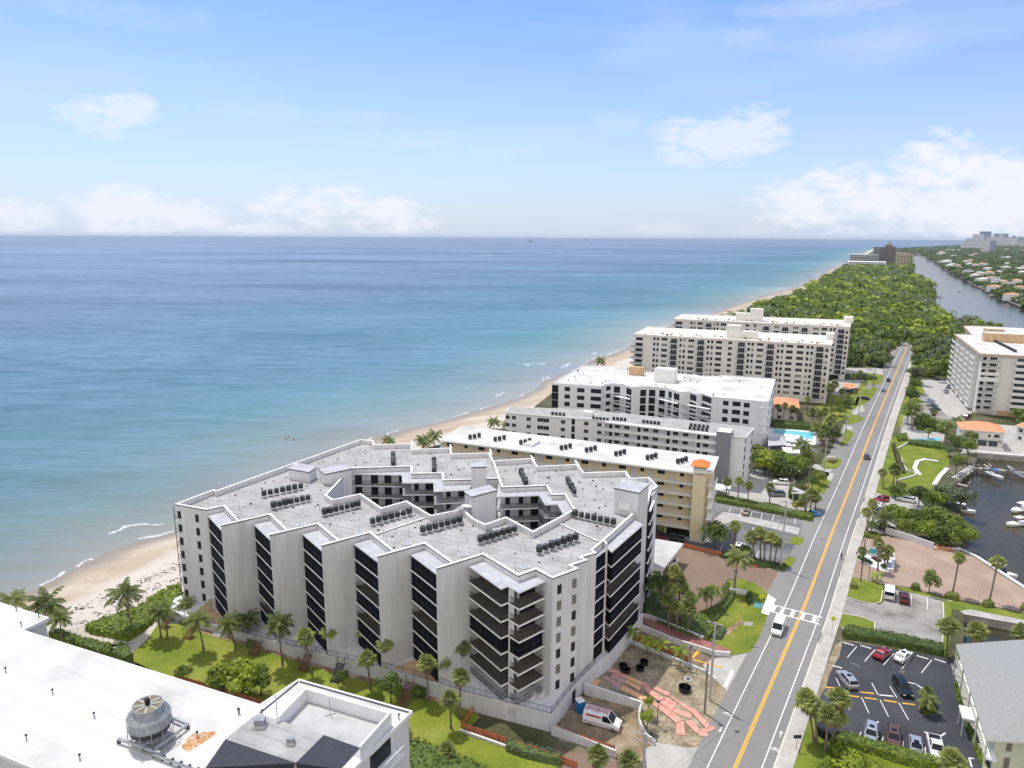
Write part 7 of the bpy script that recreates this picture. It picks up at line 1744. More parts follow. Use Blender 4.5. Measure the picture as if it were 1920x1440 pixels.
# ------------------------------------------------------------ vehicles
def paint(name, c, metal=.2): 
    m = mat('paint_'+name, c, .28, 0, spec=.5, metal=metal, coat=.6); return m
PT = {'white': paint('white',(.80,.80,.80),0), 'silver': paint('silver',(.48,.50,.53),.5), 'black': paint('black',(.012,.013,.016)), 'red': paint('red',(.30,.008,.012)), 'maroon': paint('maroon',(.14,.01,.015)), 'blue': paint('blue',(.02,.10,.28)), 'navy': paint('navy',(.015,.025,.06)), 'grey': paint('grey',(.16,.17,.19),.4), 'brown': paint('brown',(.17,.085,.06),.4), 'beige': paint('beige',(.42,.38,.28),.3), 'brightblue': paint('bright_blue',(.02,.22,.50)), 'pale': paint('pale_blue',(.40,.47,.55),.3)}
m_tyre = mat('tyre', (.015,.015,.015), .8, 0); m_rim = mat('wheel_rim', (.45,.45,.46), .3, 0, metal=.7); m_head = mat('headlamp', (.75,.77,.8), .1, 0, spec=.8); m_tail = mat('tail_lamp', (.35,.01,.01), .2, 0)
def loft(mb, secs, m, closed=True):
    """secs: rings of equal length"""
    a = mb._m(m); I = []
    for s_ in secs: I.append(len(mb.v)); mb.v += [tuple(p) for p in s_]
    k = len(secs[0])
    for i in range(len(secs)-1):
        for q in range(k if closed else k-1): r = (q+1)%k; mb.f.append((I[i]+q, I[i+1]+q, I[i+1]+r, I[i]+r)); mb.mi.append(a)
    mb.f.append(tuple(I[0]+q for q in range(k))); mb.mi.append(a); mb.f.append(tuple(I[-1]+q for q in range(k-1,-1,-1))); mb.mi.append(a)
def sec(x, w, zb, zt, r=.12): return [(x,-w*.93,zb),(x,-w,zb+r),(x,-w,zt-r*1.2),(x,-w*.90,zt),(x,w*.90,zt),(x,w,zt-r*1.2),(x,w,zb+r),(x,w*.93,zb)]
PROF = {  # half length, half width, height, body stations (x, width factor, top), greenhouse (x0 base, x0 roof, x1 roof, x1 base), belt
 'sedan': (2.35,.91,1.45,[(-2.35,.86,.72),(-2.15,.96,.98),(-1.3,1,1.02),(.9,1,.96),(1.9,.97,.82),(2.25,.90,.70),(2.35,.82,.55)],(-1.75,-.95,.25,1.05),.94),
 'coupe': (2.25,.90,1.32,[(-2.25,.86,.72),(-2.1,.95,.93),(-1.2,1,.97),(.7,1,.90),(1.8,.97,.78),(2.15,.90,.66),(2.25,.82,.5)],(-1.7,-.7,.05,.95),.88),
 'suv': (2.4,.96,1.74,[(-2.4,.90,.98),(-2.3,.98,1.10),(-1.3,1,1.12),(.9,1,1.10),(1.9,.98,1.02),(2.3,.93,.90),(2.4,.86,.62)],(-2.28,-1.95,.35,1.15),1.05),
 'van': (2.75,1.0,2.15,[(-2.75,.95,1.2),(-2.7,1,1.25),(-1.3,1,1.25),(1.5,1,1.22),(2.3,.97,1.08),(2.65,.92,.92),(2.75,.86,.6)],(-2.7,-2.62,1.0,1.85),1.2),
 'pickup': (2.85,1.0,1.85,[(-2.85,.95,1.08),(-2.8,1,1.12),(-.9,1,1.12),(1.0,1,1.12),(2.3,.98,1.06),(2.75,.94,.92),(2.85,.86,.62)],(-.85,-.6,.55,1.2),1.08)}
_cm = {}
def cargeo(kind, col):
    key = (kind, col)
    if key in _cm: return _cm[key]
    hl, hw, H, st_, gh, belt = PROF[kind]; P = PT[col]; out = {}
    mb = MB(); loft(mb, [sec(x, hw*w, .24, zt) for x, w, zt in st_], P)
    if kind == 'pickup': mb.box(-2.7,-.95,-.80,.80,1.075,1.13,m_black)
    out['body'] = mesh_only(mb, 'body', False)
    x0, r0, r1_, x1 = gh; wb, wr_ = hw*.90, hw*.74; mb = MB(); z0 = belt-.03; z1 = H-.05
    if kind == 'van': wb, wr_ = hw*.97, hw*.90
    mb.hexa([(x0,-wb,z0),(x1,-wb,z0),(x1,wb,z0),(x0,wb,z0)], [(r0,-wr_,z1),(r1_,-wr_,z1),(r1_,wr_,z1),(r0,wr_,z1)], m_glass); out['windows'] = mesh_only(mb, 'windows')
    mb = MB(); mb.hexa([(r0-.06,-wr_-.02,z1-.02),(r1_+.05,-wr_-.02,z1-.02),(r1_+.05,wr_+.02,z1-.02),(r0-.06,wr_+.02,z1-.02)], [(r0+.08,-wr_+.1,H),(r1_-.1,-wr_+.1,H),(r1_-.1,wr_-.1,H),(r0+.08,wr_-.1,H)], P)
    for sg in (-1,1):
        mb.beam((x0,sg*wb,z0),(r0,sg*wr_,z1),.10,.10,P); mb.beam((x1,sg*wb,z0),(r1_,sg*wr_,z1),.09,.09,P)
        xm = (r0+r1_)/2-.1; mb.beam((xm,sg*wb*1.0,z0),(xm,sg*wr_*1.01,z1),.09,.05,P)
        if kind in ('suv',): xq = r0+.35; mb.beam((xq,sg*wb,z0),(xq,sg*wr_*1.01,z1),.09,.05,P)
        if kind == 'van': mb.hexa([(x0+.02,sg*wb-.01,z0),(.2,sg*wb-.01,z0),(.2,sg*wb+.015,z0),(x0+.02,sg*wb+.015,z0)],[(r0,sg*wr_-.01,z1),(.2,sg*wr_-.01,z1),(.2,sg*wr_+.02,z1),(r0,sg*wr_+.02,z1)],P)
        mb.box(x1-.35,x1-.15,sg*(hw+.02) if sg < 0 else hw-.06, (sg*(hw+.02)+.14) if sg < 0 else hw+.12, belt-.02, belt+.14, P)
    out['roof'] = mesh_only(mb, 'roof')
    mb = MB(); r = .34
    mb.tube([(0,-.11,0),(0,.11,0)], r, m_tyre, 14); out['tyre'] = mesh_only(mb, 'tyre'); mb = MB(); mb.tube([(0,-.12,0),(0,.12,0)], r*.62, m_rim, 10); out['rim'] = mesh_only(mb, 'rim')
    mb = MB(); mb.box(-.05,.05,-.17,.17,-.07,.07,m_head); out['headlight'] = mesh_only(mb, 'headlight'); mb = MB(); mb.box(-.04,.05,-.12,.12,-.10,.10,m_tail); out['tail_light'] = mesh_only(mb, 'tail_light')
    mb = MB(); mb.box(hl-.08,hl+.03,-hw*.75,hw*.75,.3,.48,m_black); mb.box(-hl-.03,-hl+.06,-hw*.8,hw*.8,.3,.5,m_black); out['bumper'] = mesh_only(mb, 'bumper')
    if kind in ('suv','sedan'): mb = MB(); mb.box((r0+r1_)/2+.0,(r0+r1_)/2+.75,-.36,.36,H-.01,H+.012,m_glass); out['sunroof'] = mesh_only(mb, 'sunroof')
    _cm[key] = out; return out
def car(kind, col, f, b, label, simple=False, group=None, sc_=1.0, z=.0, z0=.03):
    A, B = un(*f, .3+z), un(*b, .3+z); c = (A+B)/2; h = math.atan2(A.y-B.y, A.x-B.x); g_ = cargeo(kind, col); hl, hw = PROF[kind][:2]; z = z+z0
    t = thing('parked_'+kind if 'park' in label or 'lot' in label else kind, label, {'suv':'car','sedan':'car','coupe':'car'}.get(kind, kind), (c.x,c.y,z), h, group); t.scale = (sc_,)*3
    for k in ('body','windows','roof','bumper')+(('sunroof',) if 'sunroof' in g_ else ()): obj(g_[k], k, t)
    for sx in (-1,1):
        for sy in (-1,1):
            w = obj(g_['tyre'], 'wheel', t); w.location = (sx*hl*.62, sy*(hw-.12), .34); q = obj(g_['rim'], 'rim', w)
        o = obj(g_['headlight'], 'headlight', t); o.location = (hl-.02, sx*hw*.66, .72 if kind != 'van' else .85); o = obj(g_['tail_light'], 'tail_light', t); o.location = (-hl+.02, sx*hw*.76, .85)
    return t
R5 = lambda x, y: (1440+x/4, 1080+y/4); R6 = lambda x, y: (1440+x/4, 800+y/4); R7 = lambda x, y: (1440+x/4, 560+y/4); R8 = lambda x, y: (1300+x/4.235, 760+y/4.235); G3 = lambda x, y: (1140+x/5.333, 900+y/5.333)
car('coupe','red',R5(890,560),R5(815,622),'dark red coupe parked against the clipped hedge in the black lot')
car('sedan','white',R5(1062,570),R5(960,655),'white sedan parked beside the red coupe in the black lot')
car('suv','silver',R5(548,735),R5(640,845),'silver wagon parked alone near the pavement in the black lot')
car('suv','black',R5(1052,915),R5(965,785),'black suv with roof glass standing in the middle of the black lot')
car('suv','silver',R5(765,1262),R5(778,1140),'silver white suv parked nose to the hedge, leftmost of the bottom row')
car('suv','brown',R5(940,1300),R5(938,1160),'brown suv parked nose to the hedge in the bottom row')
car('sedan','silver',R5(1115,1360),R5(1100,1225),'pale silver sedan parked between the brown suv and the pickup')
car('pickup','white',R5(1280,1395),R5(1240,1225),'white pickup with open black bed parked at the right of the bottom row')
wv = car('van','white',R5(55,455),R5(98,345),'white van driving towards the viewer just past the crosswalk')
car('van','white',R5(912,85),R5(905,195),'white high cargo van parked on the stained concrete lot', sc_=1.02)
car('suv','maroon',R5(1018,140),R5(1020,205),'maroon suv parked beside the white cargo van')
car('suv','grey',R6(745,212),R6(738,250),'grey suv driving away alone on the open road')
car('suv','pale',R7(868,680),R7(862,702),'pale grey car coming down the road below the blue one'); car('suv','navy',R7(905,602),R7(900,628),'dark blue car coming down the road near the wood')
car('suv','white',R8(640,615),R8(750,622),'white suv in the white parking lot, between two dark ones'); car('suv','black',R8(650,590),R8(765,592),'black suv in the shade, farthest in the white lot'); car('suv','grey',R8(600,712),R8(722,712),'dark grey suv nearest in the white parking lot')
car('sedan','white',R8(165,712),R8(262,722),'white sedan under the palms beside the yellow stair tower'); car('sedan','beige',R8(420,828),R8(412,872),'beige sedan parked in the old asphalt lot'); car('suv','white',R8(385,1110),R8(340,1160),'white car under the leafy tree beside the sabal palms')
car('pickup','black',G3(735,605),G3(580,575),'black pickup parked behind the orange fence'); car('suv','white',G3(668,815),G3(600,862),'white suv half hidden below the entrance canopy'); car('sedan','maroon',G3(560,590),G3(480,570),'dark red car beside the black pickup')
car('sedan','black',G3(770,470),G3(790,440),'black car in the shaded garage of the yellow building, right bay'); car('sedan','navy',G3(620,440),G3(650,420),'dark car in the shaded garage of the yellow building, left bay')
car('suv','red',R6(815,560),R6(885,548),'bright red car at the hidden east driveway'); car('sedan','white',R6(812,610),R6(850,590),'white car partly under the trees by the east driveway'); car('suv','black',R6(812,665),R6(835,640),'black suv by the palms at the east driveway'); car('suv','black',R6(930,775),R6(820,750),'black car under the bright tree above the white wall'); car('suv','white',R6(1000,545),R6(1070,560),'white suv below the park lawn trees')
car('sedan','brightblue',R8(912,868),R8(970,868),'bright blue car parked under the shaggy palm by the road', sc_=.95)
car('suv','white',R7(1290,628),R7(1345,632),'white suv parked by the beige condominium ramp'); car('sedan','pale',R7(1170,770),R7(1250,772),'pale car, first of three in line on the condominium drive'); car('sedan','grey',R7(1195,802),R7(1268,806),'grey car, middle of three in line on the condominium drive'); car('sedan','navy',R7(1215,832),R7(1285,834),'dark blue car, last of three in line on the condominium drive'); car('suv','white',R7(1150,950),R7(1240,972),'white suv parked by the east pool')
car('suv','grey',R7(1340,680),R7(1365,655),'grey suv in the shade of the beige balconies'); car('suv','pale',R7(1320,690),R7(1345,712),'light blue car beside the beige condominium balconies'); car('suv','maroon',R7(1465,895),R7(1510,885),'dark red car at the corner of the beige condominium')
car('sedan','navy',R7(695,745),R7(752,758),'navy blue car on the verge by the near cream slab'); car('sedan','blue',R7(572,692),R7(620,700),'blue car parked under the red roof by the cream slab'); car('sedan','blue',R7(625,690),R7(665,682),'second blue car next to the cream slab entrance')
# utility van with ladders and red lettering stripes
uv = car('van','white',(1161,1364),(1098,1347),'white utility van with red stripes and a ladder rack in the muddy yard', sc_=1.08)
mb = MB()
for y in (-.35,.0,.35): mb.beam((-2.4,y,2.36),(1.2,y,2.36),.05,.05,m_tail)
for q in range(8): mb.box(-2.35+q*.45,-2.3+q*.45,-.36,-.02,2.33,2.37,m_tail)
for x in (-2.2,-.6,.9): mb.beam((x,-.85,2.22),(x,.85,2.22),.05,.05,m_steel)
mb.build('ladder_rack', uv, local=True)
def text(s_, size, m, parent, loc, rot, name='lettering', ext=.004):
    cu = bpy.data.curves.new(name, 'FONT'); cu.body = s_; cu.size = size; cu.extrude = ext; cu.align_x = 'CENTER'; cu.align_y = 'CENTER'; cu.materials.append(m)
    o = bpy.data.objects.new(name, cu); COL.objects.link(o); o.parent = parent; o.location = loc; o.rotation_euler = rot; return o
mb = MB()
mb.hexa([(-2.5,-1.02,.62),(1.6,-1.02,.50),(1.6,-1.004,.50),(-2.5,-1.004,.62)],[(-2.5,-1.02,.72),(1.6,-1.02,.56),(1.6,-1.004,.56),(-2.5,-1.004,.72)],m_tail)
mb.hexa([(-2.2,-.99,1.62),(0,-.99,1.62),(0,-.95,1.62),(-2.2,-.95,1.62)],[(-2.2,-.975,1.86),(0,-.975,1.86),(0,-.93,1.86),(-2.2,-.93,1.86)],m_tail)
mb.build('red_stripe', uv, local=True)
# ------------------------------------------------------------ boats
m_hull = mat('gelcoat_white', (.80,.80,.78), .25, .02, spec=.5)
def boat(label, px, py, L, ang, z=-1.9, top=None, cover=None, kind='boat', eng=2, group=None):
    c = un(px,py,z+.5); t = thing('motor_boat' if L > 3.5 else 'dinghy', label, 'boat', (c.x,c.y,z), ang, group); W_2 = L*.15
    S_ = []
    for x, w, zb, zt in ((-.5,.92,.0,.75),(-.25,1,-.05,.78),(.1,.98,-.05,.84),(.32,.72,.02,.95),(.45,.35,.2,1.05),(.5,.04,.45,1.1)): S_.append([(x*L,-w*W_2*.55,zb),(x*L,-w*W_2,zt*.75),(x*L,-w*W_2,zt),(x*L,w*W_2,zt),(x*L,w*W_2,zt*.75),(x*L,w*W_2*.55,zb)])
    mb = MB(); loft(mb, S_, m_hull); mb.build('hull', t, local=True)
    mb = MB(); mb.box(-L*.45,-L*.02,-W_2*.75,W_2*.75,.79,.83,m_frame); mb.build('cockpit', t, local=True)
    mb = MB(); mb.hexa([(-L*.02,-W_2*.6,.8),(L*.2,-W_2*.5,.9),(L*.2,W_2*.5,.9),(-L*.02,W_2*.6,.8)],[(0,-W_2*.5,1.45),(L*.1,-W_2*.4,1.45),(L*.1,W_2*.4,1.45),(0,W_2*.5,1.45)],m_hull if L > 7 else m_glass); mb.build('console', t, local=True)
    mb = MB(); mb.box(L*.10,L*.13,-W_2*.42,W_2*.42,1.2,1.7,m_glass); mb.build('windscreen', t, local=True)
    if L > 5:
        mb = MB(); mb.box(-L*.2,L*.12,-W_2*.7,W_2*.7,2.4,2.47,cover or m_hull); mb.build('hardtop', t, local=True); mb = MB()
        for x in (-L*.17,L*.09):
            for y in (-W_2*.6,W_2*.6): mb.beam((x,y,.8),(x,y,2.4),.06,.06,m_metal)
        mb.build('hardtop_frame', t, local=True)
    mb = MB()
    for q in range(eng): y = (q-(eng-1)/2)*.6; mb.box(-L*.5-.55,-L*.5-.02,y-.18,y+.18,.3,1.2,m_black)
    mb.build('outboard_motor', t, local=True); return t
X4 = lambda x, y: (1720+x/9.6, 840+y/9.6)
boat('white boat with bright blue canvas cover hanging on its lift in the basin', *X4(1390,490), 7.5, -1.5, -.9, cover=mat('blue_canvas', (.02,.14,.45), .7, .1))
boat('white motor boat with cabin moored at the right edge of the basin', 1914, 955, 9, -2.7, eng=2); boat('white open boat moored below the cabin boat', 1908, 982, 8, -2.9)
boat('white boat half hidden behind the waterside trees', 1803, 956, 7, -.6); boat('low white skiff with two rod outriggers beside the pink gravel lot', 1875, 1073, 7, -.85, eng=1)
boat('white speedboat running up the canal', 1799, 545, 12, .9); boat('small boat in mid canal near the bend', 1775, 523, 10, 1.0); boat('white yacht moored at the far villa dock', 1862, 553, 20, .9); boat('white yacht moored beside the thatched dock house', 1751, 546, 16, 1.1)
for i in range(9):
    t = i/8; x, y = 1768+t*48, 501+t*23; boat('white boat in the row moored along the far canal bank', x-2, y+1.5, 13, 1.0+i*.07, group='boats along the far canal bank')
boat('small white motor boat trailing a wake far out at sea', 882, 480, 16, 0)
def ship(label, px, py, L, H): 
    c = un(px,py,-2); t = thing('cargo_ship', label, 'ship', c, 0); mb = MB(); loft(mb, [[(x*L,-w,0),(x*L,-w,H*.5),(x*L,w,H*.5),(x*L,w,0)] for x,w in ((-.5,6),(-.3,9),(.3,9),(.5,1))], m_navy_); mb.build('hull', t, local=True)
    mb = MB(); mb.box(-L*.45,-L*.25,-7,7,H*.5+.01,H*1.2,m_far); mb.box(-.2*L,.35*L,-6,6,H*.5+.01,H*.8,m_navy_); mb.build('superstructure', t, local=True)
m_navy_ = mat('ship_paint', (.03,.06,.10), .6, 0)
ship('small dark freighter on the horizon, nearer one', 994, 453.5, 70, 16); ship('tiny dark freighter on the horizon further right', 1100, 450.5, 80, 18)
wk = MB(); 
for a_, b_, w_ in ((un(884,480.3,-1.96), un(925,479.2,-1.96), 5),): d = (b_-a_).normalized(); q = Vector((-d.y,d.x,0))*w_; wk.poly([a_-q*.3, b_-q*2, b_+q*2, a_+q*.3], m_lineW)
o = wk.build('boat_wake'); o['kind'] = 'structure'
wk = MB(); a_ = un(1797,546,-1.86)
for b_ in (un(1740,540,-1.86),): d = (b_-a_).normalized(); q = Vector((-d.y,d.x,0))*2; wk.poly([a_-q*.5, b_-q, b_+q*1, a_+q*.5], mat('wake_water', (.30,.33,.36), .5, .1))
o = wk.build('canal_wake'); o['kind'] = 'structure'
# ------------------------------------------------------------ people
def person(label, p, head, pose='stand', shirt=m_cloth, legs=m_cloth):
    """one skinned figure grown from a stick skeleton; faces along its local +Y"""
    t = thing('person', label, 'person', p, head)
    J = {'pel':(0,0,.92),'che':(0,.02,1.28),'nec':(0,.03,1.48),'hea':(0,.05,1.66),'lk':(-.10,.03,.50),'lf':(-.11,-.02,.06),'lt':(-.12,.14,.03),'rk':(.10,.05,.50),'rf':(.11,.02,.06),'rt':(.12,.18,.03),'ls':(-.19,.02,1.42),'le':(-.25,.0,1.14),'lh':(-.25,.1,.88),'rs':(.19,.02,1.42),'re':(.25,.0,1.14),'rh':(.25,.1,.88),'lfi':(-.25,.16,.80),'rfi':(.25,.16,.80)}
    if pose == 'ride': J.update({'pel':(0,-.2,.95),'che':(0,.02,1.22),'nec':(0,.14,1.38),'hea':(0,.22,1.55),'lk':(-.11,.15,.72),'lf':(-.11,.02,.32),'lt':(-.11,.16,.28),'rk':(.11,.2,.6),'rf':(.11,.1,.16),'rt':(.11,.25,.14),'ls':(-.19,.1,1.33),'le':(-.24,.3,1.15),'lh':(-.22,.5,1.04),'rs':(.19,.1,1.33),'re':(.24,.3,1.15),'rh':(.22,.5,1.04),'lfi':(-.2,.58,1.02),'rfi':(.2,.58,1.02)})
    Rr = {'pel':.15,'che':.16,'nec':.06,'hea':.11,'lk':.065,'rk':.065,'lf':.045,'rf':.045,'lt':.04,'rt':.04,'ls':.065,'rs':.065,'le':.045,'re':.045,'lh':.032,'rh':.032,'lfi':.035,'rfi':.035}
    names = list(J); E_ = [('pel','che'),('che','nec'),('nec','hea'),('pel','lk'),('lk','lf'),('lf','lt'),('pel','rk'),('rk','rf'),('rf','rt'),('che','ls'),('ls','le'),('le','lh'),('lh','lfi'),('che','rs'),('rs','re'),('re','rh'),('rh','rfi')]
    me = bpy.data.meshes.new('body'); me.from_pydata([J[k] for k in names], [(names.index(a), names.index(b)) for a, b in E_], []); me.materials.append(m_skin)
    o = bpy.data.objects.new('body', me); COL.objects.link(o); o.parent = t; md = o.modifiers.new('skin', 'SKIN')
    for i, k in enumerate(names): me.skin_vertices[0].data[i].radius = (Rr[k],)*2
    me.skin_vertices[0].data[0].use_root = True; o.modifiers.new('sub', 'SUBSURF').render_levels = 1
    mb = MB(); c, pl, nk = Vector(J['che']), Vector(J['pel']), Vector(J['nec']); mb.tube([pl+Vector((0,0,.02)), pl.lerp(c,.5), c, nk-Vector((0,0,.02))], [.19,.18,.21,.09], shirt, 10); mb.tube([J['ls'], J['le']], [.08,.065], shirt, 8); mb.tube([J['rs'], J['re']], [.08,.065], shirt, 8); mb.build('shirt', t, local=True)
    mb = MB(); mb.tube([pl+Vector((0,0,.05)), Vector(J['lk'])], [.14,.09], legs, 8); mb.tube([pl+Vector((0,0,.05)), Vector(J['rk'])], [.14,.09], legs, 8); mb.build('trousers', t, local=True)
    mb = MB(); h_ = Vector(J['hea']); mb.lathe((h_.x,h_.y-.02,h_.z), [(.09,.0),(.125,.04),(.11,.1),(.05,.14)], m_black, 10); mb.build('hair', t, local=True)
    return t
cy = un(1577,1048); hd = math.atan2(-rt.x, rt.y)
person('cyclist in dark purple shirt riding in the east cycle lane', (cy.x,cy.y,.035), hd, 'ride', mat('purple_cloth', (.06,.04,.10), .8, 0))
bk_ = thing('bicycle', 'dark bicycle under the cyclist in the east cycle lane', 'bicycle', (cy.x,cy.y,.035), hd)
for y in (-.5,.52):
    mb = MB(); pts = [(0, y+.33*math.cos(t*math.pi/9), .34+.33*math.sin(t*math.pi/9)) for t in range(19)]; mb.tube(pts, .02, m_black, 5, False)
    for t in range(6): mb.beam((0,y,.34),(0,y+.32*math.cos(t*1.047),.34+.32*math.sin(t*1.047)),.008,.008,m_metal)
    mb.build('wheel', bk_, local=True)
mb = MB()
for a_, b_ in (((0,-.5,.34),(0,-.05,.30)),((0,-.05,.30),(0,-.2,.88)),((0,-.5,.34),(0,-.17,.78)),((0,-.17,.78),(0,.38,.82)),((0,-.05,.30),(0,.40,.72)),((0,.52,.34),(0,.38,.98))): mb.tube([a_,b_], .02, PT['navy'], 6)
mb.build('frame', bk_, local=True); mb = MB(); mb.tube([(-.25,.48,1.0),(0,.38,.99),(.25,.48,1.0)], .015, m_black, 6); mb.build('handlebar', bk_, local=True); mb = MB(); mb.box(-.07,.07,-.32,-.1,.87,.92,m_black); mb.build('saddle', bk_, local=True)
for (x, y, lb) in ((536,824,'swimmer standing in the shallow sea, left of three'),(541,820.5,'swimmer standing in the shallow sea, farthest of three'),(552,825.5,'swimmer standing in the shallow sea, right of three')):
    p = un(x,y,-2); person(lb, (p.x,p.y,-2.9), .4, 'stand', m_skin, m_black)
# ------------------------------------------------------------ smaller things of the street and the yards
def pole(label, b, ty, m=m_pole, arm=None, arms=(.6,), aw=2.4, r=.21, extra=None, name='utility_pole'):
    P = un(*b); h = vh(P, ty); t = thing(name, label, 'utility pole' if name == 'utility_pole' else 'lamp post', (P.x,P.y,0), math.atan2(rn.y, rn.x))
    mb = MB(); mb.tube([(0,0,0),(0,0,h*.5),(0,0,h)], [r,r*.88,r*.72], m, 10); mb.build('shaft', t, local=True); ends = []
    for z in arms:
        mb = MB(); mb.beam((-aw/2,.0,h-z),(aw/2,.0,h-z),.12,.14,m_cpole if m != m_pole else m_pole); mb.build('crossarm', t, local=True)
        for x in (-aw/2+.1, -aw*.18, aw/2-.1): mb = MB(); mb.lathe((x,0,h-z+.07), [(.06,0),(.07,.12),(.03,.24)], m_wallg, 8); mb.build('insulator', t, local=True); q = P.xy+rn*x; ends.append(Vector((q.x,q.y,h-z+.3)))
    if extra == 'can': mb = MB(); mb.lathe((0,-.38,h-1.9), [(.22,0),(.24,.05),(.24,.95),(.16,1.05)], m_metal, 12); mb.build('transformer', t, local=True)
    return t, ends
T = {}
T['B'] = pole('pale utility pole with double crossarms at the bottom edge beside the driveway', (1206,1462), 1376, m_cpole, arms=(.3,1.3), aw=3.0)
T['A'] = pole('tall pale utility pole standing behind the weathered one by the dirt yard', (1331,1313), 1166, m_cpole, arms=(.3,), aw=2.8)
T['A2'] = pole('weathered brown pole with a transformer at the edge of the dirt yard', (1321,1337.5), 1243, m_pole, arms=(), extra='can', r=.2)
T['C'] = pole('pale utility pole beside the old asphalt parking lot', (1463.5,1064), 938, m_cpole, arms=(.5,2.3))
T['D'] = pole('weathered utility pole among palms north of the blue car', (1510.5,965), 871, m_pole, arms=(.8,))
T['E'] = pole('pale utility pole on the grass verge north of the white lot', (1543,902), 821, m_cpole, arms=(.4,))
T['F'] = pole('pale utility pole beside the long swimming pool gardens', (1584.5,824), 780, m_cpole, arms=(.4,))
T['G'] = pole('pale utility pole on the verge by the villa', (1609,786), 720, m_cpole, arms=(.4,))
T['I'] = pole('weathered utility pole near the cream slab forecourt', (1637,728), 682, m_pole, arms=(.4,))
T['H'] = pole('weathered utility pole at the edge of the wood', (1656.5,698), 662, m_pole, arms=(.4,))
seq = ['B','A','C','E','F','G','I','H']
for i in range(len(seq)-1):
    a_, b_ = T[seq[i]][1], T[seq[i+1]][1]; w_ = thing('power_line', 'thin power wires sagging over the verge, %s span from the bottom of the picture' % ORD[i], 'power line', a_[0])
    for q in range(3):
        A, B = a_[q], b_[q]; pts = [A.lerp(B, s_/10)-Vector((0,0,4*(1.1 if (B-A).length > 60 else .6)*(s_/10)*(1-s_/10))) for s_ in range(11)]; mb = MB(); mb.tube(pts, .022, m_wire, 4, False); mb.build('wire', w_)
A0 = Vector(T['A2'][0].location)+Vector((0,0,10.5)); B0_ = T['A'][1][1]
w_ = thing('service_wire', 'wire from the transformer pole down to the bottom pole', 'power line', A0); mb = MB(); mb.tube([A0, A0.lerp(T['B'][1][1],.5)-Vector((0,0,.8)), T['B'][1][1]], .022, m_wire, 4, False); mb.build('wire', w_)
def lamp(label, b, ty):
    P = un(*b); h = vh(P, ty); t = thing('lamp_post', label, 'lamp post', (P.x,P.y,0)); mb = MB(); mb.tube([(0,0,0),(0,0,h)], [.07,.05], m_rail, 8); mb.build('shaft', t, local=True); mb = MB(); mb.box(-.25,.25,-.25,.25,h,h+.1,m_rail); mb.lathe((0,0,h-.25), [(.1,0),(.2,.24)], m_frame, 10); mb.build('lamp_head', t, local=True)
lamp('black lamp post beside the small tree in the dirt yard', (1232,1360), 1316); lamp('black lamp post against the low white wall of the dirt yard', (1293,1254.5), 1214); lamp('dark lamp post at the forecourt island', (1376,1101), 1070)
pole('dark bare post beside the sign planting on the gravel lot', (1613.5,1091), 1010, m_rail, arms=(), r=.12, name='lamp_post'); pole('shorter dark post beside the sign planting on the gravel lot', (1628.5,1086), 1058, m_rail, arms=(), r=.09, name='lamp_post')
# fences of orange mesh
def fence(label, L, m=m_net, h=1.15, step=2.2, zf=False, posts=m_rail, name='barrier_fence', z=0, seed=0):
    P = [ung(*q) if zf else un(*q, z) for q in L]; t = thing(name, label, 'fence', P[0]); mb = MB(); r_ = random.Random(seed)
    pts = []
    for i in range(len(P)-1):
        k = max(1, round((P[i+1]-P[i]).length/step)); pts += [P[i].lerp(P[i+1], q/k) for q in range(k)]
    pts.append(P[-1])
    for i in range(len(pts)-1):
        a, b = pts[i], pts[i+1]; s0, s1 = r_.uniform(-.12,.05), r_.uniform(-.12,.05); u = Vector((0,0,1)); nv = (b-a).cross(u).normalized()*.015
        mb.hexa([a+nv+u*.02, b+nv+u*.02, b-nv+u*.02, a-nv+u*.02], [a+nv+u*(h+s0), b+nv+u*(h+s1), b-nv+u*(h+s1), a-nv+u*(h+s0)], m)
    mb.build('mesh_panel', t); 
    for p in pts: mb = MB(); mb.beam(p, p+Vector((0,0,h+.15)), .07, .07, posts); mb.build('post', t)
fence('orange barrier mesh fence round the service ramp and lawn corner', [(899,1318),(865.5,1366),(960,1398),(1082,1441)])
fence('orange barrier mesh fence on the ramp wall below the utility van', [(1036,1372),(1152,1410)], z=.6)
fence('orange barrier fence between lawn and hedge at the bottom', [(757,1396),(800,1409),(890,1443)]); fence('orange barrier fence glimpsed behind the big lawn tree', [(330,1276),(420,1300),(505,1328)], zf=True)
fence('orange barrier fence between brown forecourt and parking lot', [(1281,1026),(1355,1043)]); fence('orange barrier rail at the north edge of the forecourt', [(1397,1058),(1423,1065)], h=.5)
fence('orange mesh fence along the garage ramp behind the young palms', [(1182,1196),(1216,1210),(1290,1241)]); fence('orange mesh beside the garden steps of the tiled patio', [(404,1170),(450,1182)], z=D0-.1) if False else None
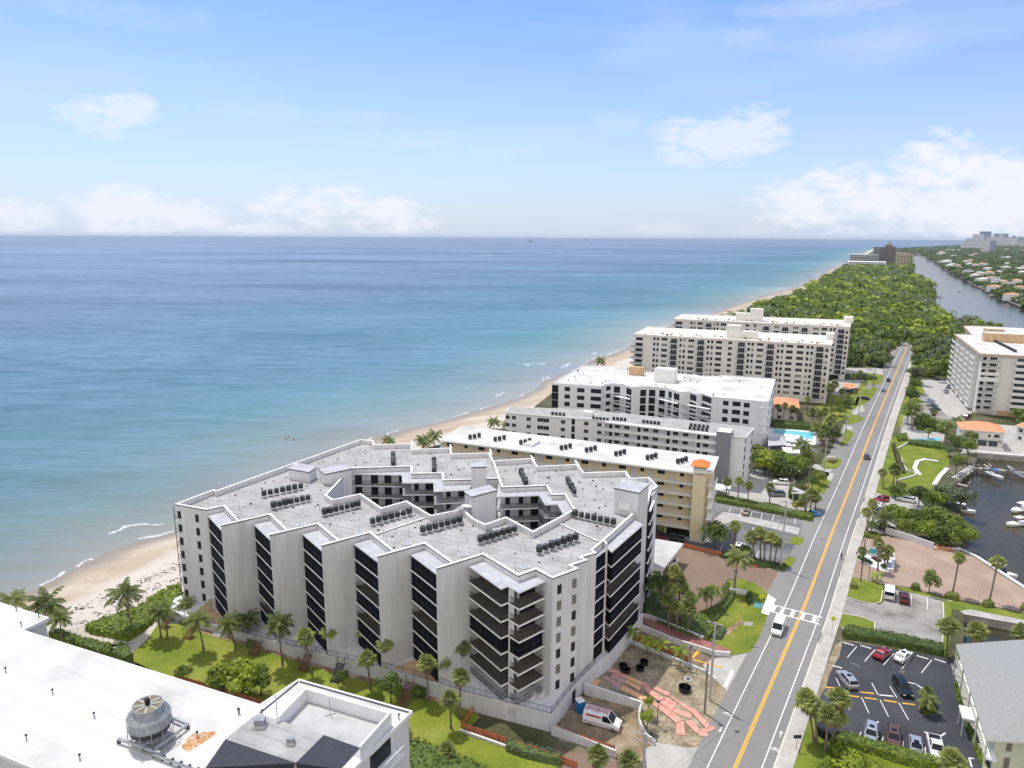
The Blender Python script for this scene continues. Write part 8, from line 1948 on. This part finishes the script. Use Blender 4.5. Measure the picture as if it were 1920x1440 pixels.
def lowwall(label, L, h, th=.3, m=m_wall, z=0, h2=None, name='garden_wall', cat='wall', top=m_coping):
    P = [un(*q, z) for q in L]; t = thing(name, label, cat, P[0]); mb = MB(); n_ = len(P); cum = [0]
    for i in range(n_-1): cum.append(cum[-1]+(P[i+1]-P[i]).length)
    Lp, Rp = [], []
    for i in range(n_):
        d = (P[min(i+1,n_-1)]-P[max(i-1,0)]).normalized(); nv = Vector((-d.y,d.x,0))*th/2; Lp.append(P[i]+nv); Rp.append(P[i]-nv)
    hh = [h+((h2 if h2 is not None else h)-h)*c/cum[-1] for c in cum]; up = lambda p, q: Vector((p.x,p.y,z+q))
    for i in range(n_-1):
        mb.poly([up(Rp[i],-.1), up(Rp[i+1],-.1), up(Rp[i+1],hh[i+1]), up(Rp[i],hh[i])], m); mb.poly([up(Lp[i+1],-.1), up(Lp[i],-.1), up(Lp[i],hh[i]), up(Lp[i+1],hh[i+1])], m); mb.poly([up(Rp[i],hh[i]), up(Rp[i+1],hh[i+1]), up(Lp[i+1],hh[i+1]), up(Lp[i],hh[i])], top)
    mb.poly([up(Lp[0],-.1), up(Rp[0],-.1), up(Rp[0],hh[0]), up(Lp[0],hh[0])], m); mb.poly([up(Rp[-1],-.1), up(Lp[-1],-.1), up(Lp[-1],hh[-1]), up(Rp[-1],hh[-1])], m)
    mb.build('wall_body', t)
lowwall('white wall curving from the grey condominium round the utility van yard', [(1096,1302),(1150,1316),(1203,1330),(1199,1340),(1197.5,1353),(1202,1369),(1212,1384),(1228,1396)], 2.2, h2=.7)
lowwall('white ramp wall below the utility van', [(1034,1377),(1090,1396),(1154,1420)], 1.7, h2=1.2); lowwall('low white kerb wall below the orange fence by the lawn', [(863,1372),(905,1387),(950,1403),(1010,1425)], .5)
lowwall('low white wall between dirt yard and garage ramp', [(1168,1200),(1240,1229),(1322,1263),(1343,1279)], .7); lowwall('white wall on the near side of the red access ramp', [(1196,1180),(1260,1206),(1340,1229),(1369,1231)], 1.4, h2=.9); lowwall('white wall between red access ramp and palm bed', [(1200,1160),(1216,1162),(1270,1184),(1318,1204)], 1.2)
m_redp = mat2('red_ramp', [(.22,.09,.08),(.30,.13,.11),(.34,.17,.14)], .3, 4, mixs=.15)
sheet('access_ramp', U([(1196,1168),(1203,1162),(1260,1182),(1318,1204),(1370,1224),(1368,1229),(1340,1226),(1260,1202)]), .6, m_redp)
lowwall('white boundary wall along the north side of the pink gravel lot', [(1660,1000),(1705,1014),(1750,1030)], 1.7)
lowwall('white zigzag kerb wall enclosing the park lawn', [R7(1050,1085),R7(960,1135),R7(962,1178),R7(1000,1205),R7(1012,1250),R7(1040,1295),R7(1105,1310),R7(1105,1330),R7(960,1372),R7(950,1405)], .55)
lowwall('pale curved path wall winding through the park lawn', [R7(1138,1325),R7(1098,1275),R7(1120,1222),R7(1175,1207),R7(1275,1222)], .3, th=1.3); lowwall('pale path wall on the water side of the park lawn', [R7(1345,1275),R7(1290,1330),R7(1245,1400)], .3, th=1.3)
lowwall('thin kerb round the stained concrete lot', [R5(960,125),R5(1080,140),R5(1250,165),R5(1382,192)], .15, th=.2, m=m_kerb, top=m_kerb); lowwall('thin kerb along the strip beside the inlet', [R5(1312,200),R5(1318,300),R5(1305,550)], .15, th=.2, m=m_kerb, top=m_kerb)
lowwall('curved kerb of the grass corner beside the white cargo van', [R5(590,160),R5(690,192),R5(800,212),R5(845,195),R5(862,110)], .15, th=.2, m=m_kerb, top=m_kerb); lowwall('curved kerb of the grass corner at the concrete lot entrance', [R5(560,285),R5(720,312),R5(800,350),R5(800,445)], .15, th=.2, m=m_kerb, top=m_kerb)
lowwall('white cap of the seawall beside the pink gravel lot', [(1752,1028),(1800,1030),(1832,1045),(1872,1071),(1926,1106)], .3, th=.8); lowwall('pale rail wall above the north side of the basin', [(1832,849),(1880,853),(1930,857)], .5, th=1.2)
# things in the yards
b = un(1087,1335); t = thing('portable_toilet', 'blue portable toilet with a green side against the podium wall', 'portable toilet', (b.x,b.y,0), .45)
mb = MB(); mb.box(-.6,.6,-.6,.6,.1,2.2,mat('blue_plastic', (.02,.16,.42), .5, .05)); mb.build('cabin', t, local=True); mb = MB(); mb.box(.6,.63,-.55,.55,.15,2.1,mat('green_plastic', (.35,.55,.08), .5, 0)); mb.build('side_panel', t, local=True); mb = MB(); mb.hexa([(-.65,-.65,2.2),(.65,-.65,2.2),(.65,.65,2.2),(-.65,.65,2.2)],[(-.5,-.5,2.4),(.5,-.5,2.4),(.5,.5,2.4),(-.5,.5,2.4)],m_whiter); mb.build('roof', t, local=True); mb = MB(); mb.box(-.4,.4,-.63,-.6,.2,2.0,PT['brightblue']); mb.build('door', t, local=True)
for (x, y, lb) in ((1000,1312,'white sun lounger on the corner terrace, left one'),(1018,1306,'white sun lounger on the corner terrace, right one')):
    p = un(x,y,D0-.1); t = thing('sun_lounger', lb, 'sun lounger', p, 1.15); mb = MB()
    for q in range(9): mb.box(-.95+q*.14,-.85+q*.14,-.32,.32,.36,.40,m_whiter)
    mb.build('seat', t, local=True); mb = MB()
    for q in range(5): mb.beam((.36+q*.12,-.32,.42+q*.10),(.36+q*.12,.32,.42+q*.10),.09,.03,m_whiter)
    mb.build('backrest', t, local=True)
    for sx in (-.8,.3):
        for sy in (-.3,.3): mb = MB(); mb.box(sx-.03,sx+.03,sy-.03,sy+.03,0,.36,m_whiter); mb.build('leg', t, local=True)
q8 = lambda x, y: (1100+x/8, 1200+y/8)
BD = [('p',[(240,385),(440,460),(420,500),(215,425)]),('p',[(450,460),(640,560),(620,600),(430,500)]),('o',[(45,640),(110,580),(200,620),(130,700)]),('m',[(230,575),(270,550),(350,590),(300,620)]),('m',[(370,560),(430,510),(590,600),(550,650)]),('m',[(320,620),(370,590),(520,670),(460,720)]),
  ('o',[(620,600),(650,560),(830,640),(800,680)]),('o',[(585,655),(620,620),(810,720),(770,760)]),('o',[(530,750),(560,700),(880,850),(850,905)]),('p',[(815,660),(880,640),(990,770),(920,800)]),('p',[(1010,740),(1060,725),(1240,800),(1205,845)]),('p',[(930,810),(985,780),(1150,880),(1080,920)]),
  ('p',[(1110,940),(1190,865),(1345,965),(1290,1070)]),('p',[(1235,835),(1275,850),(1575,1040),(1545,1080)]),('p',[(965,960),(1025,930),(1240,1070),(1175,1110)]),('p',[(1175,1115),(1250,1075),(1420,1210),(1335,1250)]),('p',[(1315,1085),(1365,1040),(1560,1110),(1540,1170)]),('p',[(1350,1245),(1450,1240),(1470,1420),(1350,1410)]),
  ('p',[(1485,1240),(1570,1220),(1680,1340),(1640,1400)]),('p',[(1575,1095),(1625,1060),(1830,1280),(1785,1330)]),('p',[(1645,1360),(1780,1335),(1810,1440),(1700,1430)]),('p',[(1785,1325),(1900,1300),(1910,1345),(1800,1385)])]
for i, (c, L) in enumerate(BD):
    P_ = [un(*q8(*q)).xy for q in L]; cc = sum(P_, Vector((0,0)))/4; P_ = [cc+(p-cc)*1.16 for p in P_]; z = .022+.05*(i%4); mb = MB(); mb.prism(ccw([p-cc for p in P_]), 0, .045, {'p':m_pink,'o':m_peach,'m':m_mauve}[c])
    o = mb.build('plywood_board'); o.location = (cc.x,cc.y,z); tag(o, {'p':'pink painted board lying flat on the dirt yard path','o':'peach orange board lying flat near the podium end of the dirt yard path','m':'mauve board lying in the shade on the dirt yard path'}[c], 'board', 'boards laid over the dirt yard')
for (x, y, R, lb) in ((545,425,.75,'large black rubber planter in the shade, left pair back one'),(585,485,.8,'large black rubber planter in the shade, left pair front one'),(860,365,.75,'black rubber planter in the shade, right pair back one'),(800,455,.75,'black rubber planter in the shade, right pair front one'),(1470,760,1.05,'big shiny black tub with water in the sunny dirt yard')):
    p = un(*q8(x,y)); t = thing('rubber_tub', lb, 'tub', (p.x,p.y,0)); mb = MB(); mb.lathe((0,0,0), [(R*.9,0),(R,.75),(R*1.05,.78),(R*.95,.78),(R*.9,.6)], m_black, 20); mb.build('tub_wall', t, local=True); mb = MB(); mb.lathe((0,0,.58), [(R*.89,0),(R*.89,.02)], m_metal if R > 1 else m_cloth, 20); mb.build('contents', t, local=True)
p = un(1290,1274); t = thing('manhole_ring', 'pale manhole ring lying beside the shiny black tub', 'manhole', (p.x,p.y,.02)); mb = MB(); mb.lathe((0,0,0), [(.75,0),(.75,.12),(.4,.14)], m_conc, 18); mb.build('ring', t, local=True); mb = MB(); mb.lathe((0,0,.14), [(.38,0),(.38,.02)], m_trim, 16); mb.build('lid', t, local=True)
for (x, y, lb) in ((1382,1372,'round iron manhole cover in the near lane'),(1502,1010,'round iron manhole cover in the northbound lane'),(1541,1012,'small iron cover in the middle of the road')):
    p = un(x,y); mb = MB(); mb.lathe((0,0,0), [(.36,0),(.36,.008)], m_trim, 18); o = mb.build('manhole_cover'); o.location = (p.x,p.y,.031); tag(o, lb, 'manhole cover')
for k, (x, y, ty, R) in enumerate([(1216,1345,1303,1.1),(1213,1372,1328,1.5)]): b_ = un(x,y); tree('b', b_, vh(b_,ty), R, 'small bright bushy tree beside the curving white wall, '+('upper one' if k == 0 else 'lower one'))
def sign(label, b, ty, w, h, m, name='road_sign', cat='sign', txt=None, dia=False, ang=0, tc=m_black, zz=0):
    P = un(*b, zz); H = vh(P, ty); t = thing(name, label, cat, (P.x,P.y,zz), ang); mb = MB(); mb.tube([(0,.04,0),(0,.04,H)], .04, m_metal, 6); mb.build('post', t, local=True); mb = MB()
    if dia: mb.hexa([(0,-.02,H-h),(w/2,-.02,H-h/2),(0,-.02,H),(-w/2,-.02,H-h/2)], [(0,0,H-h),(w/2,0,H-h/2),(0,0,H),(-w/2,0,H-h/2)], m)
    else: mb.box(-w/2,w/2,-.02,0,H-h,H,m)
    mb.build('board', t, local=True)
    if dia: mb = MB(); mb.tube([(0,-.03,H-h*.28),(0,-.03,H-h*.5)],.06,m_black,6); mb.tube([(0,-.03,H-h*.5),(.12,-.03,H-h*.74)],.035,m_black,5); mb.tube([(0,-.03,H-h*.5),(-.12,-.03,H-h*.74)],.035,m_black,5); mb.build('walker_symbol', t, local=True)
    return t
m_ysign = mat('yellow_sign', (.80,.78,.02), .5, 0)
sign('yellow diamond pedestrian sign at the crosswalk on the grass island', (1425.5,1143), 1114, 1.15, 1.15, m_ysign, dia=True); sign('yellow diamond pedestrian sign at the east end of the crosswalk', (1559,1194), 1155, 1.15, 1.15, m_ysign, dia=True)
sign('white notice board on two posts on the grass island', (1400,1206), 1166, 1.7, .8, m_whiter); sign('small white estate sign at the entrance of the concrete lot', (1579,1190), 1174, .5, .6, m_whiter); sign('dark mailbox board on a post at the lower pavement edge', (1493,1407), 1378, 1.2, .6, m_rail, name='mailbox', cat='mailbox')
t = thing('monument_sign', 'low white monument sign on the forecourt island', 'sign', un(1384,1113)); P_ = un(1384,1113); mb = MB(); mb.obox(P_.xy, (.93,-.37), (.37,.93), 1.8, .25, 0, 1.0, m_whiter); mb.build('panel', t); mb = MB(); mb.obox(P_.xy, (.93,-.37), (.37,.93), 2.0, .35, 0, .15, m_conc); mb.build('base', t)
t = thing('monument_sign', 'small pale sign block on the verge with red flowers', 'sign', un(1557,861)); P_ = un(1557,861); mb = MB(); mb.obox(P_.xy, (1,0), (0,1), 1.6, .3, 0, 1.1, m_cream); mb.build('panel', t)
sheet('teal_mat', U([(1414,1128),(1434,1132),(1431,1142),(1412,1139)]), .06, mat('dull_teal', (.10,.26,.24), .9, .1))
hedge('dark_shrub', 'dark shrub beside the yellow crosswalk sign on the island', 'shrub', U([(1398,1120),(1408,1116),(1412,1130),(1402,1136)]), 1.2, m_leafd, dens=20, leaf=.18, seed=71)
# planted sign bed on the gravel lot
Z5_ = lambda x, y: (1560+x/9.6, 980+y/9.6)
sheet('white_gravel_bed', U([Z5_(435,640),Z5_(520,455),Z5_(800,480),Z5_(1060,520),Z5_(1110,640),Z5_(1105,860),Z5_(1050,900),Z5_(850,850),Z5_(600,745)]), .04, m_whiter)
t = thing('entrance_sign', 'teal panel sign standing in the white gravel bed', 'sign', un(*Z5_(755,590))); P_ = un(*Z5_(755,590)); mb = MB(); mb.obox(P_.xy, (.97,-.22), (.22,.97), 1.3, .12, .5, 1.7, m_teal); mb.build('panel', t); mb = MB(); mb.obox(P_.xy, (.97,-.22), (.22,.97), 1.45, .2, 0, .5, m_whiter); mb.build('base', t)
hedge('bed_plants','dark green plants on the west of the white gravel bed','plants', U([Z5_(440,640),Z5_(480,600),Z5_(580,640),Z5_(740,730),Z5_(700,750),Z5_(560,700)]), .6, m_leafd, dens=24, leaf=.16, seed=72); hedge('bed_plants','dark green plants beside the stone edge of the white gravel bed','plants', U([Z5_(870,770),Z5_(950,750),Z5_(990,800),Z5_(940,830)]), .6, m_leafd, dens=24, leaf=.16, seed=73); hedge('bed_plants','red green plants in the centre of the white gravel bed','plants', U([Z5_(700,640),Z5_(820,640),Z5_(900,700),Z5_(820,720)]), .6, m_leafr, dens=24, leaf=.16, seed=74)
lowwall('white rock edge on the east of the gravel bed', [Z5_(1075,560),Z5_(1105,700),Z5_(1080,880),Z5_(1000,880)], .8, th=.7, name='rock_edge')
# parking lines
def ppaint(name, segs_, m, w=.12, z=.033):
    mb = MB()
    for a, b in segs_:
        A, B = un(*a), un(*b); d = (B-A).normalized(); q = Vector((-d.y,d.x,0))*w/2; mb.poly([Vector((p.x,p.y,z)) for p in (A-q,B-q,B+q,A+q)], m)
    o = mb.build(name); o['kind'] = 'structure'
LN = [((595,612),(665,530)),((725,640),(802,552)),((865,668),(942,582)),((1003,697),(1083,607)),((1150,728),(1228,630)),((510,765),(550,850)),((668,835),(690,875)),((778,803),(826,893)),((912,825),(967,913)),((700,908),(757,1030)),((840,928),(904,1055)),((980,950),(1054,1080)),((600,980),(612,1006)),((697,1170),(677,1235)),((865,1207),(842,1285)),((1012,1240),(1010,1325)),((1180,1283),(1180,1375)),((1342,1322),(1352,1362))]
ppaint('parking_line', [(R5(*a), R5(*b)) for a, b in LN], m_lineW, .13)
ppaint('wheel_stop_white', [(R5(*a), R5(*b)) for a, b in [((565,500),(645,522)),((692,520),(773,545)),((1115,597),(1202,624)),((1247,622),(1334,650)),((485,672),(555,692)),((835,893),(940,903)),((450,865),(545,868))]], m_lineW, .28, .037)
ppaint('wheel_stop_yellow', [(R5(*a), R5(*b)) for a, b in [((590,897),(683,908)),((723,913),(818,926)),((868,933),(965,948)),((1007,955),(1102,966)),((432,835),(515,843)),((690,872),(795,882))]], m_lineY, .32, .041)
ppaint('lot_arrow', [(R5(*a), R5(*b)) for a, b in [((1050,798),(1120,815)),((1110,812),(1165,850)),((1170,1172),(1300,1200)),((1300,1200),(1330,1178)),((1508,1365),(1545,1372)),((1508,1365),(1528,1435))]], m_lineW, .24, .045)
ppaint('parking_line', [(R5(*a), R5(*b)) for a, b in [((1075,145),(1072,230)),((1195,165),(1195,252)),((1060,430),(1055,500)),((1182,470),(1178,530)),((925,440),(922,465)),((965,125),(962,215)),((1110,150),(1190,170)),((1220,178),(1300,190))]], m_lineW, .12, .034)
ppaint('parking_line', [(R8(*a), R8(*b)) for a, b in [((282,850),(300,812)),((365,878),(385,825)),((448,890),(466,848)),((535,905),(550,855)),((625,918),(640,868)),((805,945),(812,900)),((462,1020),(474,968)),((290,950),(298,930)),((215,1150),(232,1105)),((500,1215),(520,1155)),((470,845),(540,855)),((560,860),(630,870)),((645,873),(710,880)),((820,890),(890,905)),((385,1010),(445,1020)),((700,1080),(790,1092))]], m_lineW, .14, .024)
isl2 = U([R5(1135,950),R5(1200,935),R5(1260,1000),R5(1245,1040),R5(1170,1045),R5(1135,1000)]); sheet('palm_island', isl2, .06, m_mulch)
hedge('island_plants', 'low leafy plants on the kerbed island of the black parking lot', 'plants', isl2, .7, m_leaf, dens=12, leaf=.22, seed=75)
# dumpsters
for k, (x, y, lb) in enumerate([(1543,1378,'black dumpster behind the palm trunks, left one'),(1556,1384,'black dumpster behind the palm trunks, right one')]):
    p = un(x,y); t = thing('dumpster', lb, 'dumpster', (p.x,p.y,.03), .5); mb = MB(); mb.hexa([(-.9,-.7,.15),(.9,-.7,.15),(.9,.7,.15),(-.9,.7,.15)],[(-1,-.85,1.5),(1,-.85,1.5),(1,.8,1.7),(-1,.8,1.7)],m_black); mb.build('container', t, local=True); mb = MB(); mb.hexa([(-1.02,-.88,1.52),(1.02,-.88,1.52),(1.02,.82,1.72),(-1.02,.82,1.72)],[(-1.02,-.88,1.58),(1.02,-.88,1.58),(1.02,.82,1.78),(-1.02,.82,1.78)],m_rail); mb.build('lid', t, local=True)
# pools
sheet('swimming_pool', U([(1452,805),(1526,811.5),(1524,823.5),(1498,820.5),(1450,812)]), .05, m_pool); sheet('swimming_pool', U([(1712,823),(1762,821),(1761,834),(1738,832),(1718,829)]), .06, m_pool)
t = thing('pool_fence', 'white posts and pales of the fence in front of the east pool', 'fence', un(1705,826)); A, B = un(1705,826), un(1766,833); mb = MB(); mb.beam(A+Vector((0,0,1.2)), B+Vector((0,0,1.2)), .06, .06, m_whiter); mb.build('rail', t)
for q in range(9): p = A.lerp(B, q/8); mb = MB(); mb.beam(p, p+Vector((0,0,1.3)), .1, .1, m_whiter); mb.build('post', t)
def canopy(label, L, z, m, name='carport', th=.15):
    P_ = roofpx(L, z); t = thing(name, label, 'canopy', (*P_[0],0)); mb = MB(); mb.prism(ccw(P_), z-th, z, m); mb.build('roof', t)
    for p in offset(ccw(P_), .4): mb = MB(); mb.obox(p, (1,0), (0,1), .09, .09, 0, z-th, m_frame); mb.build('post', t)
canopy('white flat carport roof between the yellow and grey condominiums', [(1337,905),(1340,918),(1369,920),(1371,911)], 3, m_whiter)
canopy('grey shade canopy beside the clipped yellow bush', [(1487,912),(1510,922),(1505,926),(1484,925)], 2.8, m_canopy, 'shade_canopy'); canopy('pale blue awning beside the long pool', [(1440,820),(1468,818),(1472,834),(1440,836)], 3, m_canopy, 'pool_awning'); canopy('white awning strip in front of the long pool', [(1470,813),(1500,817),(1499,821),(1470,817)], 2.6, m_whiter, 'pool_awning')
canopy('cream flat roof of the pool house south of the long pool', [(1466,838),(1500,840),(1500,850),(1468,848)], 3.2, m_creamr, 'pool_house'); canopy('small terracotta awning over the cars by the cream slab', [(1582,718),(1606,719),(1604,728),(1580,728)], 3, m_terra, 'entrance_awning')
# garden steps down from the terrace
for i, (x, y, lb) in enumerate([(316,1158,'brown timber steps at the beach end of the terrace'),(361,1176,'brown timber steps below the tiled patio'),(486,1200,'small brown steps, between the second and third blank walls'),(579,1224,'small dark steps below the middle of the terrace'),(640,1241,'black metal steps below the shaded patio'),(769,1276,'brown steps below the right-hand tiled patio')]):
    a_ = un(x,y,D0-.1); t = thing('garden_steps', lb, 'steps', a_); d = Vector((-.25,-.97)); s_ = Vector((.97,-.25)); g_ = zl(a_.x,a_.y); dz = D0-.1-g_
    nst = max(3, int(dz/.22)); mb = MB(); mt = m_rail if i == 4 else m_wood
    for q in range(nst): c = a_.xy+d*(.3+q*.26); z = D0-.1-dz*(q+1)/nst; mb.obox(c, s_, d, .62, .15, z, z+.07, mt)
    mb.build('tread', t); mb = MB()
    for k in (-.66,.66): A = Vector((*(a_.xy+s_*k),D0-.2)); B = Vector((*(a_.xy+s_*k+d*(.3+nst*.26)),g_+.05)); mb.beam(A, B, .08, .25, mt); mb.beam(A+Vector((0,0,1)), B+Vector((0,0,1)), .05, .05, mt); mb.beam(A, A+Vector((0,0,1.05)), .07,.07,mt); mb.beam(B, B+Vector((0,0,1.05)), .07,.07,mt)
    mb.build('stringer', t)
p = un(413,1189,1.5); t = thing('cellar_hatch', 'white framed hatch pit at the foot of the terrace wall', 'hatch', p); mb = MB(); P_ = [un(*q,1.75).xy for q in ((399,1188),(405,1181),(427,1189),(420,1195))]; mb.prism(ccw(P_), 1.2, 1.8, m_whiter, m_canopy); mb.build('frame', t)
# docks
def dock(label, L, w_, z=-.6, piles=True, m=m_conc, items=0):
    P = [un(*q, z) for q in L]; t = thing('dock', label, 'dock', P[0]); mb = MB()
    for i in range(len(P)-1): mb.wallseg(P[i].xy, P[i+1].xy, w_, z-.2, z, m)
    mb.build('deck', t); r_ = random.Random(len(label))
    for i in range(len(P)-1):
        k = max(1, int((P[i+1]-P[i]).length/4)); d = (P[i+1]-P[i]).xy.normalized(); nv = Vector((-d.y,d.x))
        for q in range(k+1):
            for sg in (-1,1):
                c = P[i].xy.lerp(P[i+1].xy, q/k)+nv*sg*(w_/2+.2); mb = MB(); mb.tube([(c.x,c.y,-4),(c.x,c.y,z+1.3)], .18, m_pole, 8); mb.lathe((c.x,c.y,z+1.3), [(.2,0),(.02,.2)], m_whiter, 8); mb.build('pile', t)
X4 = lambda x, y: (1720+x/9.6, 840+y/9.6)
dock('dock with pale locker boxes along the west side of the basin', [X4(640,600),X4(1000,350)], 2.4); dock('narrow dock across the north end of the basin', [X4(1000,355),X4(1300,370),X4(1960,445)], 1.4)
for q in range(9):
    p = un(*X4(660+q*38,560-q*25),-.58); t = thing('dock_box', 'white locker box on the west dock of the basin', 'dock box', p, -.5, 'locker boxes on the west dock'); mb = MB(); mb.box(-.7,.7,-.4,.4,0,.6,m_hull); mb.build('box', t, local=True); mb = MB(); mb.box(-.73,.73,-.43,.43,.6,.68,m_whiter); mb.build('lid', t, local=True)
t = thing('gangway', 'ribbed aluminium gangway leading off the north dock', 'gangway', un(*X4(1640,380),-.6)); a_, b_ = un(*X4(1640,380),-.3), un(*X4(1960,540),-1.0); mb = MB(); mb.beam(a_,b_,1.4,.12,m_metal); mb.build('deck', t); mb = MB()
for q in range(14):
    p = a_.lerp(b_, q/13); d = (b_-a_).normalized(); nv = Vector((-d.y,d.x,0))*.7
    for s_ in (-1,1): mb.beam(p+nv*s_, p+nv*s_+Vector((0,0,1)), .05,.05,m_metal)
for s_ in (-1,1): mb.beam(a_+nv*s_+Vector((0,0,1)), b_+nv*s_+Vector((0,0,1)), .05,.05,m_metal)
mb.build('railing', t)
for (x, y, lb) in ((1230,500,'boat lift post pair west of the blue covered boat'),(1650,520,'boat lift post pair east of the blue covered boat')):
    p = un(*X4(x,y),-1.9); t = thing('boat_lift', lb, 'boat lift', p); mb = MB()
    for s_ in (-1.2,1.2): mb.tube([(p.x+s_*.2,p.y+s_*1.6,-4),(p.x+s_*.2,p.y+s_*1.6,1.4)], .18, m_pole, 8)
    mb.beam((p.x-.24,p.y-1.92,1.4),(p.x+.24,p.y+1.92,1.4),.25,.3,m_frame); mb.build('frame', t)
dock('finger pier beside the waterside thicket', [X4(720,640),X4(930,690)], 1.2); dock('pier in front of the thatched dock house on the far canal', [(1746,552),(1766,556)], 3, -.6)
for i, (x0, y0, x1, y1) in enumerate([(1765,500,1785,512),(1790,514,1815,527),(1822,532,1850,544),(1858,548,1885,560),(1890,564,1930,580)]): dock('dock edge below the villas across the canal, %s from the far end' % ORD[i], [(x0,y0),(x1,y1)], 4)
t = thing('fishing_pier', 'long thin dark pier reaching into the sea far away', 'pier', un(1781,459,0)); a_, b_ = un(1780,459.3,0), un(1812,459.8,0); mb = MB(); mb.beam(Vector((a_.x,a_.y,6)), Vector((b_.x,b_.y,6)), 12, 4, m_steel); mb.build('deck', t)
# debris and lockers
for k, (x, y, w_) in enumerate([(1757,1026,1.4),(1766,1029,1.8),(1773,1032,1.2)]):
    p = un(x,y); t = thing('debris_pile', 'rust coloured debris heap behind the white wall by the water, %s from the left' % ORD[k], 'debris', (p.x,p.y,0)); mb = MB(); r_ = random.Random(k)
    for q in range(14): c = Vector((r_.gauss(0,w_*.5), r_.gauss(0,w_*.4), r_.uniform(0,.5))); mb.beam(c, c+Vector((r_.uniform(-1,1),r_.uniform(-1,1),r_.uniform(0,.4))), .1,.2, r_.choice([m_wood,m_tanw,m_orange]))
    mb.build('heap', t, local=True)
# roadside guard bars on the pavement edge
for k, (a_, b_) in enumerate([((1586,1040),(1574,1080)),((1534,1205),(1540,1192)),((1621,935),(1619,942)),((1612,962),(1609,972))]):
    A, B = un(*a_,.13), un(*b_,.13); t = thing('kerb_rail', 'low dark rail at the pavement edge, %s from the wood' % ORD[3-k], 'rail', A); mb = MB(); mb.beam(A+Vector((0,0,.75)), B+Vector((0,0,.75)), .08,.08,m_pole)
    mb.build('bar', t); mb = MB()
    for q in range(4): p = A.lerp(B, q/3); mb.beam(p, p+Vector((0,0,.75)), .1,.1,m_pole)
    mb.build('post', t)
p = un(1606,1040,.0); t = thing('fire_hydrant', 'small dark red hydrant beside the east pavement', 'fire hydrant', (p.x,p.y,.02)); mb = MB(); mb.lathe((0,0,0), [(.16,0),(.13,.1),(.13,.6),(.15,.62),(.05,.8)], PT['maroon'], 10); mb.build('barrel', t, local=True); mb = MB(); mb.tube([(-.22,0,.45),(.22,0,.45)], .07, PT['maroon'], 8); mb.build('outlet', t, local=True)
# ------------------------------------------------------------ air
HAZE = 0.00003
hb = MB(); hb.hexa([(-36500,-36500,-6),(36500,-36500,-6),(36500,36500,-6),(-36500,36500,-6)], [(-36500,-36500,130),(36500,-36500,130),(36500,36500,130),(-36500,36500,130)], None) if False else None
mh = bpy.data.materials.new('haze_air'); mh.use_nodes = True; nn, ll = NT(mh); nn.clear(); o_ = nn.new('ShaderNodeOutputMaterial'); pv = nn.new('ShaderNodeVolumePrincipled'); ll.new(pv.outputs[0], o_.inputs['Volume'])
pv.inputs['Color'].default_value = (.80,.88,1,1); pv.inputs['Density'].default_value = HAZE; pv.inputs['Anisotropy'].default_value = .2
mb = MB(); mb.box(-36500,36500,-36500,36500,-7,100,mh); hz_ = mb.build('haze'); hz_['kind'] = 'stuff'
hz_['label'] = 'thin pale air haze over sea and land'
for _o in list(bpy.data.objects):
    if '_loc' in _o: del _o['_loc']
for _o in list(bpy.data.objects):
    if _o.get('kind') is None and _o.parent and _o.get('label') is None and 'label' in _o: del _o['label']
